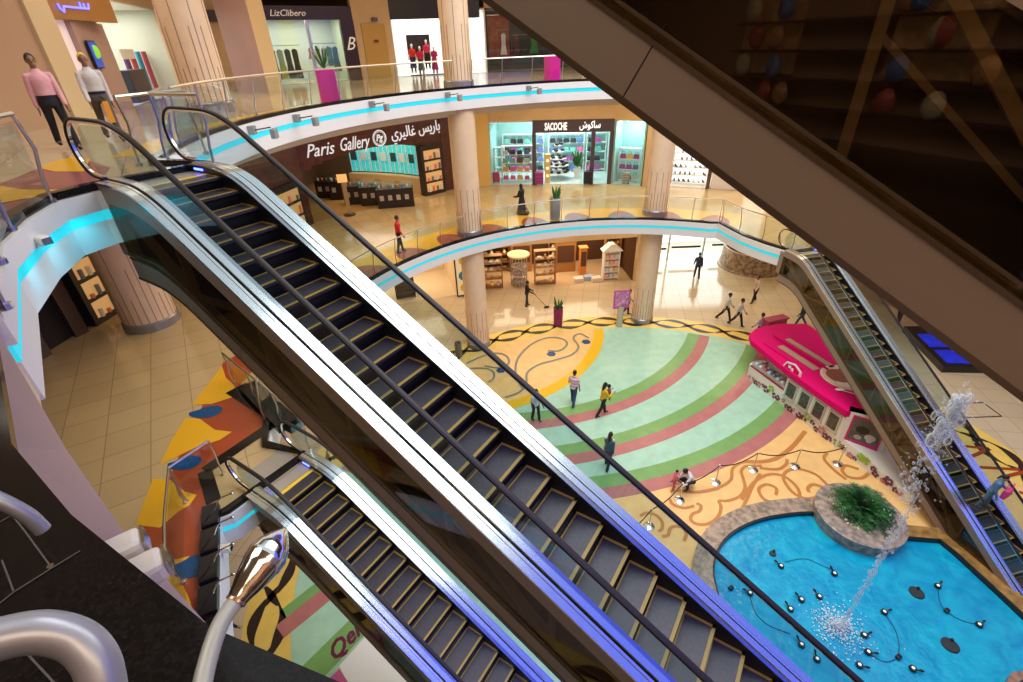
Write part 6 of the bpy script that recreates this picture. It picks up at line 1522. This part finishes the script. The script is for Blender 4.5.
# left white shop on ground floor
S5 = shopbox('bright ground floor shop with slatted racks, left', (-12.5, 29.0), (-3.7, 31.6), 5.0, F0, 3.6, mat('cream_wall', (.80, .62, .40), .5), mat('cream_floor', (.78, .62, .42), .15), 230, (1, .85, .62), False)
upper_wall('wall_left_shop_header', (-12.5, 28.9), (-3.7, 31.5), F0+3.6, F1-.7, beige, 'beige wall above the left ground floor shop', .3)
upper_wall('wall_left_ground', (-16, 12), (-12.5, 29.0), F0, F1-.7, beige, 'beige ground floor wall, left', .3)
zs = shelf_unit(S5, 5.6, 1.2, 1.3, 1.6, 5, mat('rack_dark', (.10, .07, .05), .4), 'dark slatted goods rack in the left ground floor shop', depth=.9)
for k in range(4):
    b = MB()
    for r in range(4): b.box(S5.at(5.15+k*.32, 1.0, zs[r]+.12), (.22, .4, .2), S5.rot)
# ---- glass doors with daylight
b = MB()
dp = [(9.9, 36.4), (12.7, 36.6), (15.6, 36.9), (19.3, 37.0)]
e = empty('door_1', (14, 36.8, 0), 'tall glass entrance doors with dark push bars and daylight outside', 'door', kind='structure')
for i, (x, y) in enumerate(dp): b = MB(); b.box((x, y, 2.7), (.12, .12, 5.4)); b.build('mullion', mat('mullion_grey', (.55, .6, .65), .4), e)
for (x, y) in ((11.3, 36.5), (14.1, 36.75), (17.4, 36.95)):
    b = MB(); b.box((x, y-.12, 1.05), (2.3, .10, .16)); b.build('push_bar', black, e)
b = MB(); b.wallseg(dp[0], dp[-1], 0.02, 5.4, .03); b.build('pane', glass, e)
sky = mat('daylight', (.9, .95, 1), .9, emit=(.88, .94, 1.0), es=1.5)
lamp('daylight', (14.5, 39.5, 3.2), 650, (.86, .93, 1), (9, 5), (math.radians(-75), 0, 0))
b = MB(); b.box((14.5, 40.5, 3.0), (13, .1, 6.5)); struct(b.build('window_1', sky), 'bright daylight seen through the entrance doors', 'window')
upper_wall('wall_door_side', (9.8, 33.2), (9.8, 40.4), F0, F1-.7, beige, 'beige wall left of the entrance doors', .2)
upper_wall('wall_door_side', (22, 31), (20.8, 40.4), F0, F1-.7, beige, 'beige wall right of the entrance doors', .2)
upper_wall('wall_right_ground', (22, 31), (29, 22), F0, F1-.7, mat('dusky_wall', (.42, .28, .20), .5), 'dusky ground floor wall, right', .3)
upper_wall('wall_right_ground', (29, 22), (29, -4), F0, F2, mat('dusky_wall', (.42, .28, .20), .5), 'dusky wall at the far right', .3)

# ---- left side of the first floor (dim)
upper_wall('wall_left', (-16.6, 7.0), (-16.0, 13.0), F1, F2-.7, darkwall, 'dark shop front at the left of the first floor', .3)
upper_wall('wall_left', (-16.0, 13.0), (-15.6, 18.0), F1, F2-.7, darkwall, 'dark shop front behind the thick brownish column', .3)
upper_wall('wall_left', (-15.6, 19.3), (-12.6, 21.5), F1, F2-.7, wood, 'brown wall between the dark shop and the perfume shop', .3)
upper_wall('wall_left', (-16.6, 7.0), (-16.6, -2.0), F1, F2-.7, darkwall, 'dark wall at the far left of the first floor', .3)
for k, (a, c) in enumerate((((-15.7, 13.7), (-15.55, 14.1)), ((-15.55, 15.2), (-15.4, 15.6)))):
    b = MB(); b.wallseg(a, c, F1, F2-.7, .25); struct(b.build('trim_%d' % (6+k), bronzed), ['bronze shopfront mullion, left', 'bronze shopfront mullion, right'][k], 'trim')
litcase((-15.5, 16.1), (-15.4, 17.5), F1, 4.2, 5, 'tall cabinet with orange lit niches beside the thick column')
upper_wall('wall_left', (-15.95, 12.95), (-15.85, 13.6), F1+.3, F2-.8, mat('grey_panel', (.22, .18, .15), .5), 'grey panel in the dark shop front', .35)
# ---- second floor
upper_wall('wall_left_upper', (-12.6, 4), (-13.15, 16.3), F2, F2+5.2, mat('tan_dark', (.42, .26, .15), .5), 'brown upper wall at the far left', .3)
upper_wall('wall_left_upper', (-13.1, 16.3), (-13.2, 17.3), F2, F2+5.2, mat('pier_beige', (.60, .46, .26), .5), 'broad beige upper pier behind the man in pink', .4)
wh = mat('bright_panel', (.85, .74, .74), .5, emit=(1, .8, .85), es=.2)
upper_wall('wall_left_upper', (-13.35, 17.3), (-13.4, 18.1), F2, F2+2.7, wh, 'pale lit shop doorway under the blue neon sign', .1)
e = empty('neon_sign', (-13.2, 18.0, F2+3.1), 'brown sign board with blue neon arabic letters', 'sign'); b = MB(); b.wallseg((-13.15, 17.3), (-13.45, 20.6), F2+2.68, F2+3.95, .2); b.build('board', mat('sign_brown', (.33, .15, .03), .4), e)
neon = mat('neon_blue', (.1, .1, 1), .4, emit=(.12, .12, 1.0), es=3.0); b = MB(); nx = -12.98
nx = -13.05
NP = lambda u, v: (nx-.1*u*1.2, 17.75+u*1.25, F2+2.95+v)
b.tube([NP(0, .12), NP(.02, .0), NP(.12, -.08), NP(.18, .06), NP(1.15, .06), NP(1.2, .2)], .03, 6); b.tube([NP(.85, .06), NP(.85, .22)], .03, 6); b.tube([NP(1.0, .06), NP(1.0, .2)], .03, 6)
for (u, v) in ((.80, .5), (.9, .40), (.75, .36)): b.ell(NP(u, v), .055, 8, 6)
b.build('neon_letters', neon, e, smooth=True)
upper_wall('wall_left_upper', (-13.35, 18.1), (-14.3, 20.9), F2, F2+2.68, mat('mauve_wall', (.40, .27, .24), .5), 'mauve wall with a green screen beside the phone shop', .3)
e = empty('wall_screen', (-13.3, 18.9, F2+1.6), 'small blue and green screen on the mauve wall', 'screen'); b = MB(); b.box((-13.38, 18.9, F2+1.75), (.06, .72, .8), .32); b.build('frame', black, e); b = MB(); b.box((-13.34, 18.9, F2+1.75), (.02, .64, .72), .32); b.build('display', mat('screen_blue', (.02, .05, .35), .3, emit=(.02, .08, .5), es=.6), e); b = MB(); b.ell((-13.32, 18.9, F2+1.83), (.04, .2, .2), 12, 8); b.build('green_leaf', mat('screen_green', (.2, .6, .05), .3, emit=(.2, .6, .05), es=.5), e)
S6 = shopbox('bright phone shop interior, white and lime', (-14.3, 20.9), (-16.3, 28.0), 4.5, F2, 3.5, mat('lime_wall', (.56, .60, .46), .5), whitep, 260, (1, .97, 1), False, side=1)
upper_wall('wall_left_upper', (-14.2, 20.9), (-16.3, 28.0), F2+3.5, F2+5.2, mat('pier_beige', (.66, .52, .30), .5), 'beige band above the phone shop', .2)
for k, c_ in enumerate(((.12, .03, .22), (.45, .04, .04), (.02, .30, .50), (.40, .03, .06))):
    p = S6.at(4.4+k*.85, .9); b = MB(); b.box(p+Vector((0, 0, 1.0)), (.5, .08, 1.7), S6.rot); e = b.build('banner_stand', mat('banner_%d' % k, c_, .5)); tag(e, ['purple', 'red', 'blue', 'dark red'][k]+' upright banner in the phone shop', 'banner')
b = MB(); b.box(S6.at(2.9, .5, .6), (2.0, .6, 1.2), S6.rot); tag(b.build('phone_counter', mat('dark_counter', (.03, .03, .05), .3), bevel=.03), 'dark counter at the phone shop entrance', 'counter')
b = MB(); b.box(S6.at(2.8, .3, 1.75), (1.5, .08, .35), S6.rot); o = b.build('counter_sign', whitep); tag(o, 'white sign over the dark phone shop counter', 'sign'); 
b = MB(); b.box(S6.at(5.2, 1.8, 2.3), (.6, .06, .9), S6.rot); tag(b.build('hanging_poster', mat('poster_yellow', (.9, .75, .02), .5)), 'yellow hanging poster in the phone shop', 'poster')
for k, (u, z, c_) in enumerate(((1.2, 2.45, (.05, .3, .28)), (2.4, 2.5, (.3, .1, .25)), (3.0, 2.35, (.85, .45, .05)), (4.2, 2.5, (.9, .35, .03)))):
    b = MB(); b.ell(S6.at(u+2.6, 3.9, z+.3), (.3, .3, .22), 10, 8); tag(b.build('wall_logo', mat('logo_%d' % k, c_, .5), smooth=True), ['teal', 'purple', 'amber', 'orange'][k]+' round decoration on the lime wall of the phone shop', 'decoration')
# dark framed window and mauve pier
pm = mat('mauve_pier', (.45, .28, .26), .5, noise=.04, nscale=1)
b = MB(); b.prism([(-12.7, 26.5), (-10.95, 25.8), (-10.55, 26.5), (-12.3, 27.2)], F2, F2+5.2); o = b.build('column', [pm]); struct(o, 'square mauve and beige pier on the second floor', 'column')
b = MB(); b.wallseg((-10.93, 25.78), (-10.53, 26.48), F2, F2+5.2, .02); o2 = b.build('beige_face', mat('pier_beige', (.66, .52, .30), .5), o)
upper_wall('wall_back_upper', (-16.3, 28.0), (-14.9, 28.5), F2, F2+5.2, beige, 'beige wall behind the square pier', .3)
b = MB(); b.wallseg((-14.9, 28.4), (-13.0, 30.6), F2+3.0, F2+3.5, .2); b.wallseg((-14.9, 28.4), (-14.6, 28.75), F2, F2+3.0, .2); struct(b.build('window_2', mat('dark_frame', (.035, .016, .014), .3)), 'dark framed shop window left of the square pier', 'window')
upper_wall('wall_back_upper', (-15.2, 28.6), (-13.0, 31.2), F2, F2+5.2, beige, 'beige wall behind the dark frame', .2)
# lingerie shop
S7 = shopbox('lingerie shop interior with racks', (-13.0, 31.2), (-8.7, 34.4), 3.5, F2, 3.3, mat('green_grey', (.48, .55, .45), .5), mat('oak_floor', (.5, .4, .28), .2), 200, (1, .92, .8), True)
dfm = mat('dark_frame', (.035, .016, .014), .3)
sg = empty('shop_sign', S7.at(3, -.2, 3.5), 'dark shop sign with thin cream lettering over the lingerie window', 'sign'); b = MB(); b.hexa([S7.at(0, -.2, 3.1), S7.at(5.35, -.2, 3.1), S7.at(5.35, 0, 3.1), S7.at(0, 0, 3.1)], [S7.at(0, -.2, 3.75), S7.at(5.35, -.2, 3.75), S7.at(5.35, 0, 3.75), S7.at(0, 0, 3.75)]); b.build('board', dfm, sg)
crm = mat('cream_letters', (.75, .68, .60), .4, emit=(.8, .75, .65), es=.3)
text_mesh('lettering', 'LizClibero', .42, crm, sg, S7.at(.75, -.23, 3.28), S7.d.to_3d(), depth=.03, shear=.3, width=1.9)
b = MB(); b.hexa([S7.at(4.55, -.25, 0), S7.at(5.35, -.25, 0), S7.at(5.35, 0, 0), S7.at(4.55, 0, 0)], [S7.at(4.55, -.25, 3.1), S7.at(5.35, -.25, 3.1), S7.at(5.35, 0, 3.1), S7.at(4.55, 0, 3.1)]); b.build('side_board', dfm, sg)
text_mesh('monogram', 'B', .95, crm, sg, S7.at(4.62, -.28, 1.6), S7.d.to_3d(), depth=.03, shear=.4)
b = MB(); b.hexa([S7.at(2.6, -.1, 0), S7.at(2.75, -.1, 0), S7.at(2.75, .05, 0), S7.at(2.6, .05, 0)], [S7.at(2.6, -.1, 3.1), S7.at(2.75, -.1, 3.1), S7.at(2.75, .05, 3.1), S7.at(2.6, .05, 3.1)]); struct(b.build('door_5', steel), 'steel window post of the lingerie shop', 'door frame')
dn = 0
def garment(p, rz, c_, lab, h=.95, grp='garments on rails of the second floor shops', w=.36):
    global dn; dn += 1
    R_ = Matrix.Rotation(rz, 3, 'Z'); V = lambda x, y, z: p+R_ @ Vector((x, y, z))
    b = MB(); pr = [(-w*.62, -h), (w*.62, -h), (w*.35, -h*.5), (w*.42, -.08), (w*.15, 0), (-w*.15, 0), (-w*.42, -.08), (-w*.35, -h*.5)]
    f_ = [V(x, -.06*(1+.5*(z < -.3)), z) for x, z in pr]; k_ = [V(x, .06*(1+.5*(z < -.3)), z) for x, z in pr]; n = 8
    b.add(f_+k_, [tuple(range(n)), tuple(range(2*n-1, n-1, -1))]+[(i, i+n, (i+1) % n+n, (i+1) % n) for i in range(n)])
    o = b.build('garment', mat('garment_%.2f_%.2f' % (c_[0], c_[1]), c_, .7)); tag(o, lab, 'garment', grp)
    b = MB(); b.tube([V(-w*.3, 0, -.02), V(0, 0, .09), V(w*.3, 0, -.02)], .008, 5); b.tube([V(0, 0, .09), V(0, 0, .18)], .006, 5); b.build('hanger', steel, o)
for k in range(4):
    garment(S7.at(.7+k*.42, .9, 1.75), S7.rot, [(.03, .03, .04), (.45, .50, .05), (.02, .05, .06), (.015, .015, .03)][k], ['black garment nearest the square pier', 'olive yellow garment in the lingerie window', 'dark teal garment in the lingerie window', 'long navy garment in the lingerie window'][k], 1.5)
for k in range(5):
    garment(S7.at(2.95+k*.36, 1.0, 1.8), S7.rot, [(.55, .2, .12), (.75, .55, .35), (.7, .66, .55), (.15, .30, .22), (.12, .25, .20)][k], ['rust top', 'sand top', 'cream top', 'green dress', 'dark green dress'][k]+' in the lit right half of the lingerie window', [.6, .6, .6, 1.0, 1.3][k])
b = MB(); b.tube([S7.at(.4, .9, 1.93), S7.at(2.3, .9, 1.93)], .02, 6); b.tube([S7.at(2.95, 1.0, 1.98), S7.at(4.6, 1.0, 1.98)], .02, 6); tag(b.build('clothes_rail', chrome), 'chrome clothes rail in the lingerie shop', 'rail')
# brown lift lobby
b = MB(); b.wallseg((-8.7, 34.4), (-6.8, 35.9), F2, F2+5.2, .3); struct(b.build('wall_back_upper', beige), 'beige wall left of the dress shop', 'wall')
amb = mat('amber_recess', (.55, .34, .08), .4)
b = MB(); b.wallseg((-8.25, 34.55), (-7.05, 35.5), F2, F2+2.9, .1); e = b.build('door_6', amb); struct(e, 'amber recess of the second floor lobby with a small exit plate', 'door'); b = MB(); b.box((-7.55, 34.98, F2+2.0), (.28, .05, .14), .66); b.build('red_plate', mat('red_plate', (.25, .02, .01), .4), e)
b = MB(); b.box((-7.5, 35.02, F2+3.1), (.3, .3, .2), .66); b.build('grey_plate', mat('grey_plate', (.1, .1, .12), .4), e)
# dress shop (white)
S8 = shopbox('white dress shop window with mannequins', (-6.75, 36.0), (-1.0, 37.5), 2.6, F2, 3.5, whitep, whitep, 260, (1, 1, 1), False)
b = MB(); b.hexa([S8.at(-.3, -.2, 3.1), S8.at(5.6, -.2, 3.1), S8.at(5.6, .1, 3.1), S8.at(-.3, .1, 3.1)], [S8.at(-.3, -.2, 4.6), S8.at(5.6, -.2, 4.6), S8.at(5.6, .1, 4.6), S8.at(-.3, .1, 4.6)]); struct(b.build('trim_8', black), 'black header of the white dress shop', 'trim')
b = MB()
for (a, c) in ((.9, 2.4), (3.3, 4.9)): b.hexa([S8.at(a, .7, .9), S8.at(c, .7, .9), S8.at(c, .75, .9), S8.at(a, .75, .9)], [S8.at(a, .7, 2.3), S8.at(c, .7, 2.3), S8.at(c, .75, 2.3), S8.at(a, .75, 2.3)])
struct(b.build('trim_9', darkwall), 'dark picture boards behind the mannequins', 'trim')
def mannequin(p, head, top, bot, lab, sc=1.0):
    person(lab, p, head, 1.75*sc, top, bot, skin=mat('mannequin_white', (.8, .78, .75), .4), female=True, hair='none', sleeve=0, stride=(.1, -.1), bend=(0, .1), arms=((.15, .2, .3), (-.1, .25, .5)), name='mannequin', cat='mannequin', vox=.018, dress=1, group='mannequins in the white dress shop')
hd = math.degrees(S8.rot)-90
for (u, z, t_, bo, lab) in ((1.15, .15, (.75, .03, .02), (.02, .03, .10), 'mannequin in a red dress, leftmost in the dress shop'), (1.65, .0, (.70, .02, .08), (.05, .08, .10), 'seated height mannequin in a crimson top'), (2.1, .35, (.75, .04, .15), (.02, .02, .02), 'tall mannequin in a pink top and black skirt'), (2.55, .0, (.45, .02, .15), (.40, .02, .14), 'mannequin in a wine red dress by the round column'),
                        (3.75, .05, (.75, .04, .03), (.35, .03, .05), 'mannequin in a red dress just right of the round column'), (4.45, .2, (.80, .03, .02), (.5, .02, .02), 'mannequin in a bright red gown at the white pier')):
    mannequin(S8.at(u, .45, z), hd, t_, bo, lab, .95)
b = MB(); b.hexa([S8.at(.9, .2, 0), S8.at(4.9, .2, 0), S8.at(4.9, .68, 0), S8.at(.9, .68, 0)], [S8.at(.9, .2, .06), S8.at(4.9, .2, .06), S8.at(4.9, .68, .06), S8.at(.9, .68, .06)]); tag(b.build('window_plinth', darkc), 'dark plinth under the dress shop mannequins', 'plinth')
# dark fashion shop beyond
S9 = shopbox('dark fashion shop with a red mural', (-.9, 37.6), (5.5, 38.2), 3.0, F2, 3.6, mat('dark_shop', (.03, .028, .026), .5), mat('oak_floor', (.5, .4, .28), .2), 40, (1, .9, .8), True)
upper_wall('wall_back_upper', (-1.0, 37.5), (9, 38.4), F2+3.6, F2+5.2, mat('tan_upper', (.50, .33, .18), .5), 'tan band above the dark fashion shop', .2)
upper_wall('wall_back_upper', (5.5, 38.2), (12, 38.0), F2, F2+5.2, beige, 'beige upper wall at the right', .3)
upper_wall('wall_back_upper', (12, 38), (24, 24), F2, F2+5.2, beige, 'beige upper wall farther right', .3)
b = MB(); b.hexa([S9.at(.1, .3, .8), S9.at(1.5, .3, .8), S9.at(1.5, .36, .8), S9.at(.1, .36, .8)], [S9.at(.1, .3, 3.3), S9.at(1.5, .3, 3.3), S9.at(1.5, .36, 3.3), S9.at(.1, .36, 3.3)]); tag(b.build('mural', mat('mural_red', (.28, .02, .03), .5, col2=(.30, .12, .05), nscale=2)), 'red and brown abstract mural in the dark shop window', 'mural')
garment(S9.at(1.1, .15, 2.2), S9.rot, (.75, .72, .78), 'white dress hanging before the red mural', 1.2); garment(S9.at(3.2, .5, 1.9), S9.rot, (.03, .25, .06), 'green top in the dark shop window', .9, w=.5)
garment(S9.at(2.0, .5, 1.9), S9.rot, (.12, .03, .03), 'dark red coat in the dark shop window', 1.2)
b = MB(); b.tube([S9.at(.7, .15, 2.4), S9.at(1.5, .15, 2.4)], .015, 6); b.tube([S9.at(1.7, .5, 2.1), S9.at(3.7, .5, 2.1)], .015, 6); tag(b.build('clothes_rail', chrome), 'thin rail in the dark fashion shop', 'rail')
# viewer side of the second floor, mirrored by the dark glass
upper_wall('wall_near', (-9, -4.5), (14, -4.5), F2, F2+5.2, mat('warm_back', (.40, .20, .10), .5), 'warm brown shop wall behind the viewer', .3)
near_ = empty('ornament_shelf', (4, -4.2, F2), 'long shelf wall with coloured ornaments facing the well behind the viewer', 'shelf')
b = MB()
for q in range(4): b.box((4, -4.1, F2+.48+.45*q), (19, .4, .04))
b.build('shelf', wood, near_)
for k in range(7):
    for q in range(8):
        c_ = [(.6, .25, .08), (.5, .08, .05), (.7, .5, .25), (.15, .2, .35)][(q+k) % 4]; b = MB(); b.ell((-5.6+3*k+rs.uniform(0, 1.6), -3.9, F2+.5+.45*(q//2)+.2), (.16, .12, .2), 8, 6); b.build('ornament', mat('near_ware_%.2f' % c_[0], c_, .4), near_, smooth=True)
    b = MB(); b.box((-5+3*k, -4.3, F2+2.0), (1.3, .06, 2.0)); o = b.build('lit_shop_window', mat('amber_lit', (.5, .25, .1), .5, emit=(1, .45, .15), es=.12, noise=.5, nscale=6)); tag(o, 'amber lit shop window behind the viewer, number %s' % ['one', 'two', 'three', 'four', 'five', 'six', 'seven'][k], 'window', 'lit shop windows behind the viewer')

# added unseen blue screen at the far right (mirrored by the polished escalator edges)
e = empty('light_screen', (25.7, 2.5, 7.5), 'huge blue light screen hanging at the right side of the well', 'screen')
scm = mat('screen_blue_light', (.02, .03, .3), .4, emit=(.10, .14, 1.0), es=1.15)
for k in range(4):
    b = MB(); b.box((25.7, -3.6+4.2*k, 15.8), (.12, 4.1, 17.5)); b.build('light_panel', scm, e)
b = MB()
for k in range(5): b.box((25.85, -5.7+4.2*k, 15.8), (.2, .1, 17.7))
b.build('frame', black, e)
e = empty('ceiling_lamp', (14.5, 3, 18.7), 'row of blue light slats hanging under the roof on the right', 'ceiling light')  # slats added out of view so the polished decks mirror blue
for k in range(9):
    b = MB(); b.box((9.6+1.25*k, 3.0, 18.7), (1.05, 9.0, .1)); b.build('light_panel', scm, e)

text_mesh('lettering', 'ely', .8, sil, sg, (-12.15, 23.2, F1+3.0), (.2237, .9746, 0), depth=.05, shear=.3)
